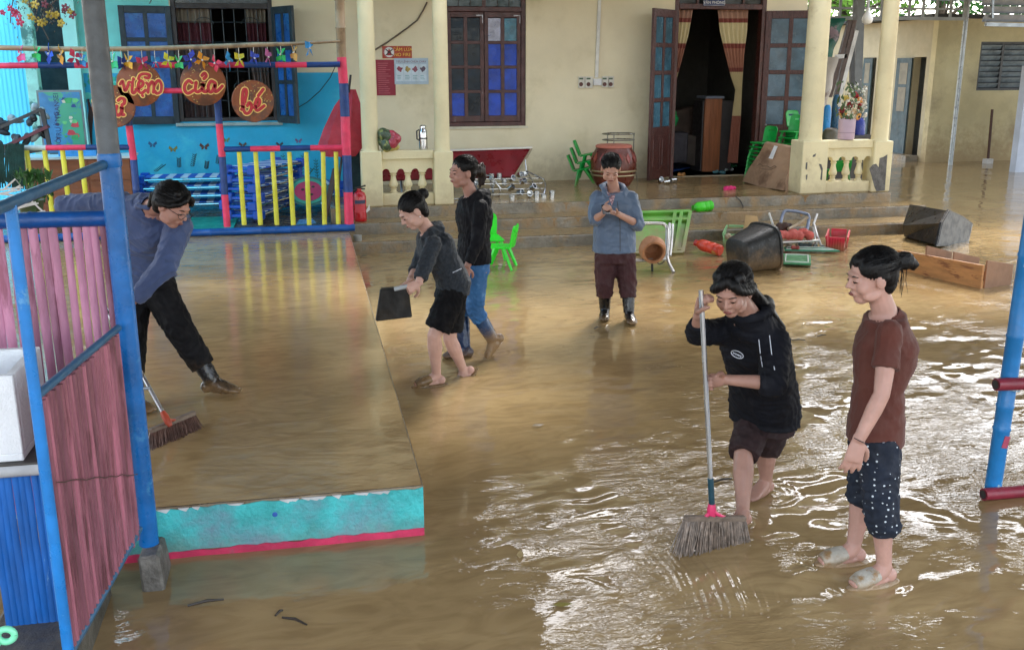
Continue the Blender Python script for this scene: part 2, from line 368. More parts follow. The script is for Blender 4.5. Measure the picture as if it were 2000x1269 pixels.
# porch and steps
m_step = mat('muddy step concrete', (.20, .175, .135), .32, .3, 3.5, .6, 26, col2=(.29, .19, .09), thr=(.44, .62), ps=2.2)
m_tread = water_mat('wet mud tread', .16, .4, 7., .95)
steps = MB().bb(.30, 8.96, YS1, 18.4, -.2, .448).build('porch_floor', m_step, bevel=.012); struct(steps)
for nm, y0, y1, z1, xr in (('step', YS2, YS1, .30, 9.28), ('step', YS3, YS2, .15, 9.34)):
    o = MB().bb(.45, xr, y0, y1-.002, -.2, z1).build(nm, m_step, steps, bevel=.014)
for x0, x1, y0, y1, z in ((.31, 8.95, YS1+.03, 16.82, .452), (.50, 9.26, YS2+.03, YS1-.01, .304), (.50, 9.32, YS3+.03, YS2-.01, .154)):
    n1 = 60; n2 = max(2, int((y1-y0)/.12)); vv = [(x0+(x1-x0)*i/n1, y0+(y1-y0)*j/n2, z+random.uniform(-.0012, .0012)) for j in range(n2+1) for i in range(n1+1)]
    mb = MB().add(vv, [(j*(n1+1)+i, j*(n1+1)+i+1, (j+1)*(n1+1)+i+1, (j+1)*(n1+1)+i) for j in range(n2) for i in range(n1)])
    mb.build('mud_layer', m_tread, steps, smooth=True)
for x, w, l in ((3.02, .05, .1), (3.4, .03, .12), (3.75, .035, .07), (5.9, .04, .1), (2.2, .03, .08), (7.2, .04, .11)):
    for yy, zz in ((YS2, .3), (YS1, .45)):
        xx = x+(.3 if yy == YS1 else 0); MB().prism([(xx-w*1.6, zz-.004), (xx+w*1.6, zz-.004), (xx+w*.5, zz-.04), (xx+w*.4, zz-l), (xx-w*.4, zz-l*.9), (xx-w*.5, zz-.04)], yy-.004, yy+.01).build('mud_drip', mat('mud drip', MUD, .25, .2), steps)
# floor under the play area (behind the fence)
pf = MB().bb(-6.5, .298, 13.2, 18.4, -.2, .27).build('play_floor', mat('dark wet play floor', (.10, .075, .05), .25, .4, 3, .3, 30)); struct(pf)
for i, (a, b_, c_, d_, col) in enumerate(((-1.75, -.75, 13.3, 13.62, '#19a06a'), (-1.9, -1.0, 13.7, 14.8, '#1f9c8a'), (-.5, .05, 13.3, 13.6, '#a9a83a'), (-.9, -.5, 13.32, 13.6, '#2c8a4c'))):
    tag(MB().bb(a, b_, c_, d_, .274, .288+i*.002).build('floor_mat', mat('foam mat %d' % i, col, .4, .2), bevel=.004), ['green foam mat along the blue base rail', 'turquoise foam mat by the stack of blue beds', 'yellow foam mat behind the yellow pickets', 'dark green foam mat beside the yellow mat'][i], 'mat')

# ================================================================ school building
m_wall = mat('cream wall paint', '#e2d7b8', .75, .05, 1.3, .12, 60, col2='#c8bc98', thr=(.50, .78), ps=.9, mud=(.40, 1.0, .6), mudc=(.36, .29, .18))
m_cream = mat('cream column plaster', '#e0d5ad', .7, .07, 2, .25, 50, col2='#b9a882', thr=(.55, .8), ps=2.6, mud=(.4, .9, .5), mudc=(.38, .29, .17))
m_brown = mat('dark red-brown varnish', (.065, .018, .014), .35, .35, 5, .3, 14, stretch=(6, 6, 1))
m_brown2 = mat('purple-brown window paint', (.075, .028, .026), .45, .3, 7, .2, 20, col2=(.17, .13, .12), thr=(.66, .74), ps=7)
m_dark = mat('dark stained wood', (.022, .018, .018), .5, .3)
school = thing('school_building', 'cream school building with columned porch, brown doors and blue-paned windows', 'building', (5, YW, .45))
def wall_holes(x0, x1, z0, z1, y0, y1, holes):
    xs_ = sorted({x0, x1, *[h[0] for h in holes], *[h[1] for h in holes]}); mb = MB()
    for a, b_ in zip(xs_, xs_[1:]):
        hs_ = sorted([h for h in holes if h[0] <= a+1e-6 and h[1] >= b_-1e-6], key=lambda h: h[2]); z = z0
        for h in hs_:
            if h[2] > z: mb.bb(a, b_, y0, y1, z, h[2])
            z = h[3]
        if z < z1: mb.bb(a, b_, y0, y1, z, z1)
    return mb
WL, WM, DR = (-1.93, -.40, 1.53, 3.75), (2.30, 3.70, 1.39, 3.75), (6.30, 7.98, .45, 3.75)
wall_holes(-3.32, 8.75, .2, 4.3, YW, YW+.22, [WL, WM, DR]).build('wall', m_wall, school)
# painted dado of the play area, a skin a few mm proud
wall_holes(-3.318, .62, .25, 2.28, YW-.005, YW-.001, [WL]).build('mural_and_light_tint', mat('blue mural paint', '#1aa5cf', .6, .10, 1.5, .15, 30, col2='#3fc0d8', thr=(.5, .7), ps=1.1), school)
MB().bb(-3.318, -1.95, YW-.0045, YW-.001, 2.281, 4.29).build('mural_and_light_tint', mat('cyan light wall tint', '#7fd8d0', .7, .08, 2, .12, 40), school)  # beige wall here: the cyan roof light on it is put into this colour
MB().bb(-3.5, -3.30, YW-.16, YW+.24, .2, 4.3).build('pilaster', mat('pale mint trim', '#a8e6dc', .6, .08, 3), school)
# ceiling and roof of the porch, walls of the rooms behind
MB().bb(-3.4, 9.1, 13.75, 20.9, 4.3, 4.42).build('porch_ceiling', mat('white ceiling', (.72, .72, .68), .8, .05), school)
MB().prism([(-3.8, 4.425), (9.5, 4.425), (9.5, 4.52), (-3.8, 4.52)], 13.5, 21).build('roof', mat('red roof tile', (.25, .08, .05), .7, .2), school)
MB().bb(-3.4, 9.1, 13.78, 14.02, 3.95, 4.298).build('porch_beam', m_cream, school)
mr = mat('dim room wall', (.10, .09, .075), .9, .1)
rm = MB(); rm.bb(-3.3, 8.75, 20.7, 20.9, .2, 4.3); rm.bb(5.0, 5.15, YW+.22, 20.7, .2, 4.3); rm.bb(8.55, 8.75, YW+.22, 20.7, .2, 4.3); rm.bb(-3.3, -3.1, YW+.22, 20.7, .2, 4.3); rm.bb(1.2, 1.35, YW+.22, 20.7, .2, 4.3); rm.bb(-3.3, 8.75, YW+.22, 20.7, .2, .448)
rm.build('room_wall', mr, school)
# columns, pedestals, balustrades
def column(px0, px1, pb):
    a, b_ = at(px0, 285, 14.32), at(px1, 285, 14.32); cx = (a.x+b_.x)/2; w = b_.x-a.x
    zt = at(pb, 296 if px0 < 1200 else 276, 14.2).z
    p = MB().bb(cx-w/2, cx+w/2, 14.19, 14.19+w*.95, .451, zt)
    p.build('pedestal', m_cream, school, bevel=.012)
    r = w*.405
    MB().lathe([(r*1.06, zt+.001), (r*1.02, zt+.02), (r, zt+.05), (r*.97, zt+.8), (r*.93, 3.4), (r*.92, 3.95)], (cx, 14.19+w*.475, 0), 28).build('column', m_cream, school, smooth=True)
    return cx, w, zt
cols = [column(703, 744, 720), column(845, 882, 862), column(1561, 1611, 1580), column(1700, 1736, 1718)]
bal_prof = [(.048, 0), (.048, .04), (.036, .05), (.034, .10), (.042, .115), (.030, .13), (.052, .17), (.058, .22), (.046, .29), (.034, .38), (.032, .45), (.044, .462), (.044, .478), (.034, .49), (.046, .53)]
def balustrade(c0, c1, arch=4):
    x0, x1 = c0[0]+c0[1]/2+.001, c1[0]-c1[1]/2-.001; y0, y1 = 14.25, 14.39; zt = (c0[2]+c1[2])/2; w = x1-x0
    e = MB().bb(x0, x1, y0-.02, y1+.02, zt-.115, zt+.012).build('balustrade', m_cream, school, bevel=.012)
    MB().bb(x0, x1, y0, y1, .452, .62).build('base_rail', m_cream, e, bevel=.01)
    n = 3; pitch = w/(n+.55); xs_ = [x0+w/2+(i-1)*pitch for i in range(n)]
    zb, zs = .62, zt-.30
    sc = (zs-zb)/.53
    for x in xs_:
        MB().lathe([(r*1.12, zb+z*sc) for r, z in bal_prof], (x, (y0+y1)/2, 0), 14).build('baluster', m_cream, e, smooth=True)
    # scalloped head between the balusters
    poly = []; hw = .05; r_ = (pitch-2*hw)/2
    cuts = [x0-hw]+xs_+[x1+hw]
    top = zt-.116
    mb = MB()
    for a, b_ in zip(cuts, cuts[1:]):
        ca, cb = a+hw, b_-hw; rr = (cb-ca)/2; cxx = (ca+cb)/2; k = 8
        for i in range(k):
            t0, t1 = PI-PI*i/k, PI-PI*(i+1)/k
            p0 = (cxx+rr*math.cos(t0), zs+min(rr, .155)*math.sin(t0)); p1 = (cxx+rr*math.cos(t1), zs+min(rr, .155)*math.sin(t1))
            mb.prism([p0, p1, (p1[0], top), (p0[0], top)], y0+.012, y1-.012)
    for x in xs_: mb.bb(x-hw, x+hw, y0+.01, y1-.01, zs, top)
    mb.build('scalloped_head', m_cream, e)
balustrade(cols[0], cols[1]); balustrade(cols[2], cols[3])
# plaster fallen off the end pedestals: grey patches with a ragged edge
m_scar = mat('bare grey render', (.13, .125, .12), .9, .3, 12, .8, 40)
def scar(pts, y, t=.004): MB().prism([(at(px, py, y).x, at(px, py, y).z) for px, py in pts], y-t, y+.002).build('plaster_scar', m_scar, school)
scar([(1703, 347), (1698, 330), (1704, 322), (1711, 320), (1716, 327), (1718, 309), (1725, 307), (1733, 302), (1728, 372), (1712, 374), (1708, 366)], 14.19)
scar([(1599, 320), (1604, 321), (1607, 330), (1605, 352), (1602, 351), (1604, 334)], 14.19)
scar([(1574, 318), (1577, 317), (1576, 332), (1573, 330)], 14.19); scar([(1588, 303), (1594, 300), (1592, 306), (1587, 307)], 14.19); scar([(1574, 342), (1577, 341), (1576, 352), (1574, 350)], 14.19)

# ---- the closed window beside the doorway
m_blue = mat('blue painted pane', (.006, .055, .42), .25, .3, 4, .05, 20, spec=.35)
m_pane_dark = mat('dark reflecting pane', (.003, .014, .028), .10, .5, 5, spec=.3)
m_pane_teal = mat('faded teal pane', (.03, .16, .24), .2, .35, 6, spec=.6)
m_pane_pale = mat('pale patched pane', (.38, .40, .52), .25, .3, 9, spec=.6, col2=(.05, .10, .25), thr=(.6, .66), ps=12)
win = MB(); yw = YW+.03
x0, x1, z0, z1 = WM
for a, b_, c_, d_ in ((x0, x0+.075, z0, z1), (x1-.075, x1, z0, z1), (x0+.075, x1-.075, z0, z0+.07), (x0+.075, x1-.075, 3.24, 3.32), (x0+.075, x1-.075, z1-.05, z1)): win.bb(a, b_, yw, yw+.12, c_, d_)
window = win.build('window', m_brown2, school, bevel=.006)
MB().bb(x0-.02, x1+.03, YW-.03, YW+.03, z0-.035, z0-.002).build('window_sill', mat('pale sill', (.62, .58, .46), .7), window)
xm = (x0+x1)/2
for k, (a, b_) in enumerate(((x0+.08, xm-.004), (xm+.004, x1-.08))):
    s_ = MB(); yy = yw+.02
    za, zb = z0+.075, 3.235
    for q in ((a, a+.065, za, zb), (b_-.065, b_, za, zb), (a+.065, b_-.065, za, za+.10), (a+.065, b_-.065, zb-.085, zb)): s_.bb(q[0], q[1], yy, yy+.045, q[2], q[3])
    cxm = (a+b_)/2; s_.bb(cxm-.03, cxm+.03, yy+.001, yy+.043, za+.05, zb-.05)
    H = zb-.085-(za+.10); ph = H/4
    for i in range(1, 4): s_.bb(a+.03, b_-.03, yy+.002, yy+.042, za+.10+i*ph-.025, za+.10+i*ph+.025)
    s_.build('casement', m_brown2, window, bevel=.004)
    for i in range(4):
        for j in range(2):
            mm = m_blue
            if k == 0 and not (i == 0 and j == 0): mm = m_pane_dark
            if k == 1 and i == 3: mm = m_pane_pale if j == 0 else m_pane_teal
            pa = (a+.05, cxm-.02) if j == 0 else (cxm+.02, b_-.05)
            MB().bb(pa[0], pa[1], yy+.022, yy+.028, za+.09+i*ph+.01, za+.09+(i+1)*ph).build('pane', mm, window)
for a, b_ in ((x0+.08, xm-.03), (xm+.03, x1-.08)):
    MB().bb(a, b_, yw+.03, yw+.04, 3.325, z1-.05).build('pane', mat('grey transom glass', (.06, .09, .10), .15, .3), window)
    for i in (1, 2): MB().bb(a+(b_-a)*i/3-.006, a+(b_-a)*i/3+.006, yw+.015, yw+.029, 3.325, z1-.05).build('grille_bar', m_dark, window)
MB().bb(xm-.03, xm+.03, yw+.012, yw+.11, 3.321, z1-.051).build('mullion', m_brown2, window)
for a, s_ in ((xm-.02, -1), (x1-.09, -1)):
    MB().bb(a-.012, a, yw+.012, yw+.0195, 3.06, 3.19).build('hinge_plate', mat('grey steel', (.35, .35, .36), .4, metal=.7), window)
    MB().bb(a-.11, a-.013, yw+.012, yw+.0195, 3.175, 3.19).build('hinge_plate', MATS['grey steel'], window)

# ---- doorway with two open leaves, sign and curtains
x0, x1, z0, z1 = DR
d = MB()
for q in ((x0, x0+.08, z0, z1), (x1-.08, x1, z0, z1), (x0+.08, x1-.08, 3.31, 3.40)): d.bb(q[0], q[1], YW-.01, YW+.15, q[2], q[3])
door = d.build('door_frame', m_brown, school, bevel=.006)
MB().bb(x0+.08, x1-.08, YW+.06, YW+.07, 3.40, z1).build('transom_glass', mat('dark transom glass', (.03, .035, .035), .2), door)
for i in range(1, 4): MB().bb(x0+i*(x1-x0)/4-.02, x0+i*(x1-x0)/4+.02, YW+.02, YW+.055, 3.40, z1).build('transom_bar', m_brown, door)
m_dpane = mat('frosted teal door glass', (.045, .13, .19), .22, .35, 3, spec=.5)
m_dpane2 = mat('frosted blue-grey door glass', (.075, .13, .18), .2, .35, 3, spec=.5)
def leaf(hx, ang, width, pm, label):
    hinge = Vector((hx, YW-.012, 0)); dx = Vector((math.cos(ang), -abs(math.sin(ang)), 0)); nrm = Vector((-dx.y, dx.x, 0))
    R = Matrix((dx, nrm, Vector((0, 0, 1)))).transposed()
    H0, H1 = .475, 3.29
    def bx(mb, a, b_, t0, t1, c_, d_): return mb.box(hinge+dx*((a+b_)/2)+nrm*((t0+t1)/2)+Vector((0, 0, (c_+d_)/2)), (b_-a, t1-t0, d_-c_), R)
    mb = MB(); w = width; zl = 1.30
    for q in ((0, .10, H0, H1), (w-.10, w, H0, H1), (0.1, w-.1, H1-.13, H1), (.1, w-.1, zl-.09, zl+.06), (.1, w-.1, H0, H0+.16)): bx(mb, q[0], q[1], -.022, .022, q[2], q[3])
    bx(mb, w/2-.035, w/2+.035, -.0205, .0205, H0+.1, H1-.1)
    zs_, ze = zl+.06, H1-.13; ph = (ze-zs_)/4
    for i in range(1, 4): bx(mb, .09, w-.09, -.0195, .0195, zs_+i*ph-.035, zs_+i*ph+.035)
    o = mb.build('door_leaf', m_brown, school, bevel=.005); o['label'] = label
    for i in range(4):
        for j in range(2):
            a, b_ = (.09, w/2-.03) if j == 0 else (w/2+.03, w-.09)
            bx(MB(), a, b_, -.004, .004, zs_+i*ph+(.03 if i else 0), zs_+(i+1)*ph-(.03 if i < 3 else 0)).build('pane', pm, o)
    for a, b_ in ((.11, w/2-.045), (w/2+.045, w-.11)):
        bx(MB(), a-.02, b_+.02, -.008, .008, H0+.15, zl-.08).build('panel', m_brown, o)
        bx(MB(), a+.03, b_-.03, -.017, .017, H0+.22, zl-.15).build('panel', m_brown, o, bevel=.008)
    q = hinge+dx*(w*.12)+Vector((0, 0, 1.35)); MB().ball(q-nrm*.03, .022).build('door_bolt', mat('dull steel', (.3, .3, .3), .4, metal=.8), o, smooth=True)
leaf(x0+.005, PI+math.radians(44), .84, m_dpane, 'left door leaf swung out with teal panes')
leaf(x1-.005, -math.radians(25), .86, m_dpane2, 'right door leaf swung out behind the green chairs')
s_ = at(1395, 4, YW-.03)
sg = tag(MB().box((s_.x, YW-.03, s_.z+.03), (.40, .015, .20)).build('room_sign', mat('navy sign enamel', (.01, .03, .12), .35), bevel=.006), 'small navy VĂN PHÒNG plate above the office doorway', 'sign')
text_mb('VĂN PHÒNG', .068, (s_.x, YW-.0385, s_.z-.015), depth=.001).build('lettering', mat('white sign paint', (.8, .8, .8), .5), sg)
bd_ = MB()
for a, b_, c_, e_ in ((-.186, .186, -.062, -.058), (-.19, -.186, -.062, .12), (.186, .19, -.062, .12)): bd_.bb(s_.x+a, s_.x+b_, YW-.0385, YW-.0375, s_.z+.002+c_, s_.z+.002+e_)
bd_.build('border', MATS['white sign paint'], sg)

# ---- the barred window of the play area with open shutters
x0, x1, z0, z1 = WL
fr = MB()
for q in ((x0, x0+.07, z0, z1), (x1-.07, x1, z0, z1), (x0+.07, x1-.07, z0, z0+.06), (x0+.07, x1-.07, 3.25, 3.33)): fr.bb(q[0], q[1], YW-.02, YW+.12, q[2], q[3])
bw = fr.build('barred_window', m_dark, school, bevel=.005)
MB().bb(x0-.06, x1+.06, YW-.07, YW+.02, z0-.07, z0-.02).build('window_sill', mat('grey green sill', (.30, .38, .36), .6, .2), bw, bevel=.006)
m_iron = mat('dull iron bar', (.045, .055, .06), .45, .2, metal=.5)
for i in range(1, 8):
    xx = x0+.07+(x1-x0-.14)*i/8; MB().tube([(xx, YW+.06, z0+.05), (xx, YW+.06, 3.26)], .007, 6).build('grille_bar', m_iron, bw)
for zz in (1.85, 2.3, 2.75, 3.05): MB().tube([(x0+.06, YW+.05, zz), (x1-.06, YW+.05, zz)], .007, 6).build('grille_bar', m_iron, bw)
for cx_ in (-1.45, -.75):
    MB().tube([(cx_+.14*math.cos(t), YW+.045, 3.02+.1*math.sin(t)) for t in np.linspace(0, PI, 10)], .006, 6).build('grille_bar', m_iron, bw)
MB().tube([(-1.0+.06*math.cos(t), YW+.045, 2.06+.06*math.sin(t)) for t in np.linspace(0, 2*PI, 14)], .006, 6).build('grille_bar', m_iron, bw)
MB().bb(x0+.05, x1-.05, YW+.05, YW+.06, 3.33, z1).build('transom_glass', mat('dim grey glass', (.03, .045, .05), .2), bw)
m_shut = mat('shutter blue panel', (.010, .09, .32), .35, .35, 5, .15, 30, col2=(.02, .16, .42), thr=(.5, .7), ps=4)
m_shfr = mat('dark teal shutter wood', (.012, .03, .042), .5, .3, 6, .2, 30)
def shutter(hx, ang, width, sgn, rows=4):
    hinge = Vector((hx, YW-.03, 0)); dx = Vector((sgn*math.cos(ang), -math.sin(ang), 0)); nrm = Vector((-dx.y, dx.x, 0))
    R = Matrix((dx, nrm, Vector((0, 0, 1)))).transposed(); H0, H1 = 1.50, 3.28
    def bx(mb, a, b_, t, c_, d_): return mb.box(hinge+dx*((a+b_)/2)+Vector((0, 0, (c_+d_)/2)), (b_-a, t, d_-c_), R)
    mb = MB(); w = width
    for q in ((0, .085, H0, H1), (w-.085, w, H0, H1), (.085, w-.085, H0, H0+.12), (.085, w-.085, H1-.11, H1)): bx(mb, q[0], q[1], .05, q[2], q[3])
    bx(mb, w/2-.03, w/2+.03, .046, H0+.1, H1-.1)
    ph = (H1-.11-H0-.12)/rows
    for i in range(1, rows): bx(mb, .08, w-.08, .044, H0+.12+i*ph-.03, H0+.12+i*ph+.03)
    o = mb.build('shutter', m_shfr, school, bevel=.004)
    for i in range(rows):
        for a, b_ in ((.08, w/2-.02), (w/2+.02, w-.08)): bx(MB(), a, b_, .012, H0+.12+i*ph, H0+.12+(i+1)*ph).build('panel', m_shut, o)
shutter(WL[0], math.radians(8), .76, -1, 4); shutter(WL[1], math.radians(58), .60, 1, 3)
# ================================================================ canopy over the yard, shed, trees, play-area fence
m_steel = mat('grey galvanised steel', (.28, .31, .33), .4, .2, 6, .1, 40, metal=.6)
m_blue_pipe = mat('blue gloss paint', '#0d62a8', .35, .18, 7, .15, 30, col2='#3f86b8', thr=(.6, .72), ps=8)
def corrugated(mb, x0, x1, y0, y1, zf, pitch, amp, axis='x', t=0):
    n = int((x1-x0)/pitch*4); vv = []
    for i in range(n+1):
        x = x0+(x1-x0)*i/n; h = amp*math.sin(2*PI*(x-x0)/pitch)
        for y in (y0, y1): vv.append((x, y, zf(x, y)+h))
    return mb.add(vv, [(2*i, 2*i+2, 2*i+3, 2*i+1) for i in range(n)])
# unseen canopy on the blue posts, its extent and gaps shaped for the light
can = thing('unseen_canopy', 'unseen sheet-metal canopy over the yard, shaped for the light', 'canopy', (-1, 4, 3.6))
corrugated(MB(), -7, -2.4, 1.6, 7.2, lambda x, y: 3.62+.03*(x+7)*.5, .2, .02).build('roof_sheet', mat('weathered roof sheet', (.30, .33, .36), .55, .15, 2, metal=.2), can, smooth=True)
corrugated(MB(), -2.4, 1.9, 1.6, 12.4, lambda x, y: 3.62+.03*(x+7)*.5, .2, .02).build('roof_sheet', mat('weathered roof sheet', (.30, .33, .36), .55, .15, 2, metal=.2), can, smooth=True)
for xa, xb, ya, yb in ((1.9, 9.0, 1.6, 9.3), (1.9, 2.4, 9.3, 11.7), (3.7, 9.0, 9.3, 11.7), (2.4, 3.7, 10.4, 11.7)):      # opening left over mid-yard so the water mirrors sky there
    corrugated(MB(), xa, xb, ya, yb, lambda x, y: 3.75+.015*(x-1.9), .2, .02).build('roof_sheet', MATS['weathered roof sheet'], can, smooth=True)
for xa, xb in ((9.3, 10.7), (11.15, 12.6), (13.05, 14.6)):      # unseen strips added on the right, slotted to break the glints into streaks
    corrugated(MB(), xa, xb, 3.0, 14.6, lambda x, y: 3.9, .2, .02).build('roof_sheet', MATS['weathered roof sheet'], can, smooth=True)
for y in (1.7, 4.65, 9.5): MB().bb(-7, 9.0, y-.04, y+.04, 3.5, 3.58).build('roof_beam', m_steel, can)
fr_ = tag(corrugated(MB(), 9.6, 23, 16.5, 24.5, lambda x, y: 4.0+.0*x, .2, .02).build('shed_canopy', MATS['weathered roof sheet'], smooth=True), 'grey sheet roof over the yard in front of the shed', 'roof')

# play-area roof of blue translucent sheet and its blue end wall
def translucent(name, col, k=.7):
    m = bpy.data.materials.new(name); m.use_nodes = True; nt = m.node_tree; nt.nodes.clear(); MATS[name] = m
    o = nt.nodes.new('ShaderNodeOutputMaterial'); t = nt.nodes.new('ShaderNodeBsdfTranslucent'); d = nt.nodes.new('ShaderNodeBsdfDiffuse'); mx = nt.nodes.new('ShaderNodeMixShader')
    t.inputs[0].default_value = (*col, 1); d.inputs[0].default_value = (*[c*.8 for c in col], 1); mx.inputs[0].default_value = k
    nt.links.new(d.outputs[0], mx.inputs[1]); nt.links.new(t.outputs[0], mx.inputs[2]); nt.links.new(mx.outputs[0], o.inputs[0]); return m
m_tb = translucent('blue plastic sheet', (.12, .62, .90))
pr_ = tag(corrugated(MB(), -7.5, .2, 12.5, 16.6, lambda x, y: 4.15-.05*(y-12.5), .18, .018).build('play_roof', m_tb, smooth=True), 'blue translucent sheet roof over the play area', 'roof')
def corr_wall(x0, x1, y, z0, z1, pitch, amp):
    n = int((x1-x0)/pitch*4); vv = []
    for i in range(n+1):
        x = x0+(x1-x0)*i/n; h = amp*math.sin(2*PI*(x-x0)/pitch)
        for z in (z0, z1): vv.append((x, y+h, z))
    return MB().add(vv, [(2*i, 2*i+2, 2*i+3, 2*i+1) for i in range(n)])
tag(corr_wall(-7.0, -4.12, 16.9, .27, 3.9, .062, .012).build('corrugated_screen', m_tb, smooth=True), 'bright blue corrugated plastic screen behind the play area', 'screen')
a = at(57, 100, 16.7); tag(MB().bb(a.x-.07, a.x+.10, 16.62, 16.8, .27, 4.0).build('corner_post', mat('pale mint timber', '#9fd4c6', .6, .15, 5, .2, 20, col2='#4c7d76', thr=(.5, .6), ps=3), bevel=.01), 'mint corner post beside the blue corrugated screen', 'post')
tag(MB().bb(-4.1, -3.5, 17.6, 17.7, .27, 3.6).build('shade_backdrop', mat('painted doorway shade', (.02, .03, .032), .8)), 'dark partition giving the shade of the opening left of the mint pilaster', 'backdrop')  # dark sheet whose colour stands in for the shade of the open doorway

# ---- painted bamboo fence
m_pink, m_navy, m_yel = mat('pink bamboo paint', '#d8375f', .45, .15, 6, .15, 30), mat('navy bamboo paint', '#0f3a7c', .45, .2, 6, .15, 30), mat('yellow picket paint', '#d3cf45', .5, .12, 8, .15, 30)
m_bam = mat('weathered bamboo', '#a08a6e', .6, .2, 5, .3, 25, col2='#7c6a55', thr=(.5, .65), ps=4)
m_basebl = mat('blue base rail paint', '#0b4c93', .4, .2, 6, .2, 30)
m_wbam = mat('faded whitish bamboo', '#a9b7b5', .6, .2, 6)
fence = thing('bamboo_fence', 'pink, navy and yellow painted bamboo fence of the play area', 'fence', (-1.5, YF, PT))
def bamboo(a, b_, r, m, parent, name, nodes=True, n=10, taper=1.):
    a, b_ = Vector(a), Vector(b_); Ln = (b_-a).length; k = max(1, int(Ln/.32)) if nodes else 1; path, rs = [a], [r]
    for i in range(1, k):
        t = i/k+random.uniform(-.04, .04)
        for dt, q in ((-.012/Ln, 1), (0, 1.12), (.012/Ln, 1)): path.append(a.lerp(b_, min(1, max(0, t+dt)))); rs.append(r*q*(1+(taper-1)*t))
    path.append(b_); rs.append(r*taper); return MB().tube(path, rs, n).build(name, m, parent, smooth=True)
def rail_px(pts, Y, r, parent):          # [(px, py, material)...]: a colour band from each point to the next
    for (x, y, m), (x2, y2, _) in zip(pts, pts[1:]): bamboo(at(x, y, Y), at(x2, y2, Y), r, m, parent, 'rail')
P, N_, B = m_pink, m_navy, m_bam
rail_px([(-40, 129, P), (75, 128, N_), (146, 128, P), (215, 127.5, N_), (300, 127.5, P), (346, 127.5, N_), (425, 127, P), (477, 127, N_), (538, 127, P), (599, 127, N_), (664, 126, B)], YF-.08, .036, fence)
rail_px([(232, 178, P), (425, 177, P)], YF-.07, .034, fence)
rail_px([(44, 289, m_wbam), (90, 289, P), (168, 288, N_), (258, 288, N_)], YF, .034, fence)
rail_px([(436, 292, N_), (489, 291, P), (547, 290, N_), (606, 289, P), (672, 288, P)], YF, .036, fence)
def post_px(pts, Y, r):
    for (x, y, m), (x2, y2, _) in zip(pts, pts[1:]): bamboo(at(x, y, Y), at(x2, y2, Y), r, m, fence, 'post')
post_px([(243, 150, N_), (252, 246, P), (261, 312, N_), (271, 425, N_)], YF, .043)
post_px([(421, 130, N_), (428, 242, P), (434, 306, N_), (439, 380, P), (444, 443, P)], YF, .045)
post_px([(661.5, -60, B), (667, 112, P), (671, 163, N_), (674, 228, P), (677, 303, N_), (680, 375, P), (682, 440, P)], YF-.02, .062)
for t, b_ in zip((467, 499, 532, 565, 598, 631, 656), (477, 509, 541, 573, 604, 634, 661)): bamboo(at(t, 297, YF), at(b_, 439, YF), .03, m_yel, fence, 'picket', taper=1.1)
for t in (52, 87, 122, 157, 220): bamboo(at(t, 294, YF), at(t+16, 425, YF), .03, m_yel, fence, 'picket')
a, b_ = at(-60, 458, YF-.06), at(693, 445, YF-.06); bamboo((a.x, YF-.06, PT+.05), (b_.x, YF-.06, PT+.05), .048, m_basebl, fence, 'base_rail', n=12)
tag(MB().lathe([(.05, 0), (.055, .06), (.055, .2)], (b_.x+.03, YF-.1, .03), 10).build('rail_footing', mat('grey concrete', (.28, .28, .26), .7, .2, 8, .4, 40), smooth=True), 'small grey concrete footing at the end of the blue base rail', 'footing')
# bare bamboo pole above the fence, with pinwheels tied under it
pole = MB().tube([at(x, y, YF-.12) for x, y in ((-50, 92), (0, 93.5), (100, 96), (200, 96.5), (300, 95), (400, 92), (500, 88), (560, 86.5), (600, 84.5), (664, 81))], [.03]*7+[.024, .018, .016], 8).build('bamboo_pole', m_bam, smooth=True)
tag(pole, 'long bare bamboo pole strung above the painted fence', 'pole')
PW = [(41, 105, '#c8437f', 'pink'), (72, 103, '#16b35a', 'green'), (96, 105, '#2450c4', 'royal blue'), (119, 107, '#d99a2b', 'orange'), (146, 113, '#b83550', 'red'), (161, 117, '#1e7ab4', 'teal blue'), (221, 120, '#25b56f', 'sea green'), (237, 124, '#1c3f9a', 'navy'), (251, 120, '#e0a92e', 'amber'), (278, 124, '#c83a5c', 'crimson'), (303, 122, '#2a86cc', 'sky blue'), (328, 119, '#d9d53a', 'yellow'), (350, 121, '#2fb060', 'green'), (372, 117, '#3a49b8', 'violet blue'), (394, 118, '#dd9427', 'orange'), (420, 124, '#cf3350', 'red'), (446, 120, '#2a93d0', 'light blue'), (467, 117, '#d8cf3c', 'yellow'), (496, 114, '#3550c0', 'indigo'), (523, 112, '#b8649c', 'mauve'), (549, 107, '#1aa34f', 'green'), (575, 103, '#cf9a4a', 'tan'), (603, 95, '#2f8fd0', 'light blue')]
NEAR = ['at the left end of the pole', 'second along the pole from the left', 'between the green and orange ones at the left', 'just left of the mint pilaster', 'against the mint pilaster', 'beside the tall steel post', 'right of the tall steel post', 'over the left edge of the first whole disc', 'over the top of the viện disc', 'above the viện disc, right of the amber one', 'right of the viện disc', 'in front of the left shutter edge', 'between the yellow and violet ones', 'left of the top of the của disc', 'over the top of the của disc', 'right over the của disc', 'right of the của disc', 'between the light blue and indigo ones', 'above the bé disc on the left', 'above the bé disc', 'above the right edge of the bé disc', 'in front of the right shutter edge', 'at the right end of the pole']
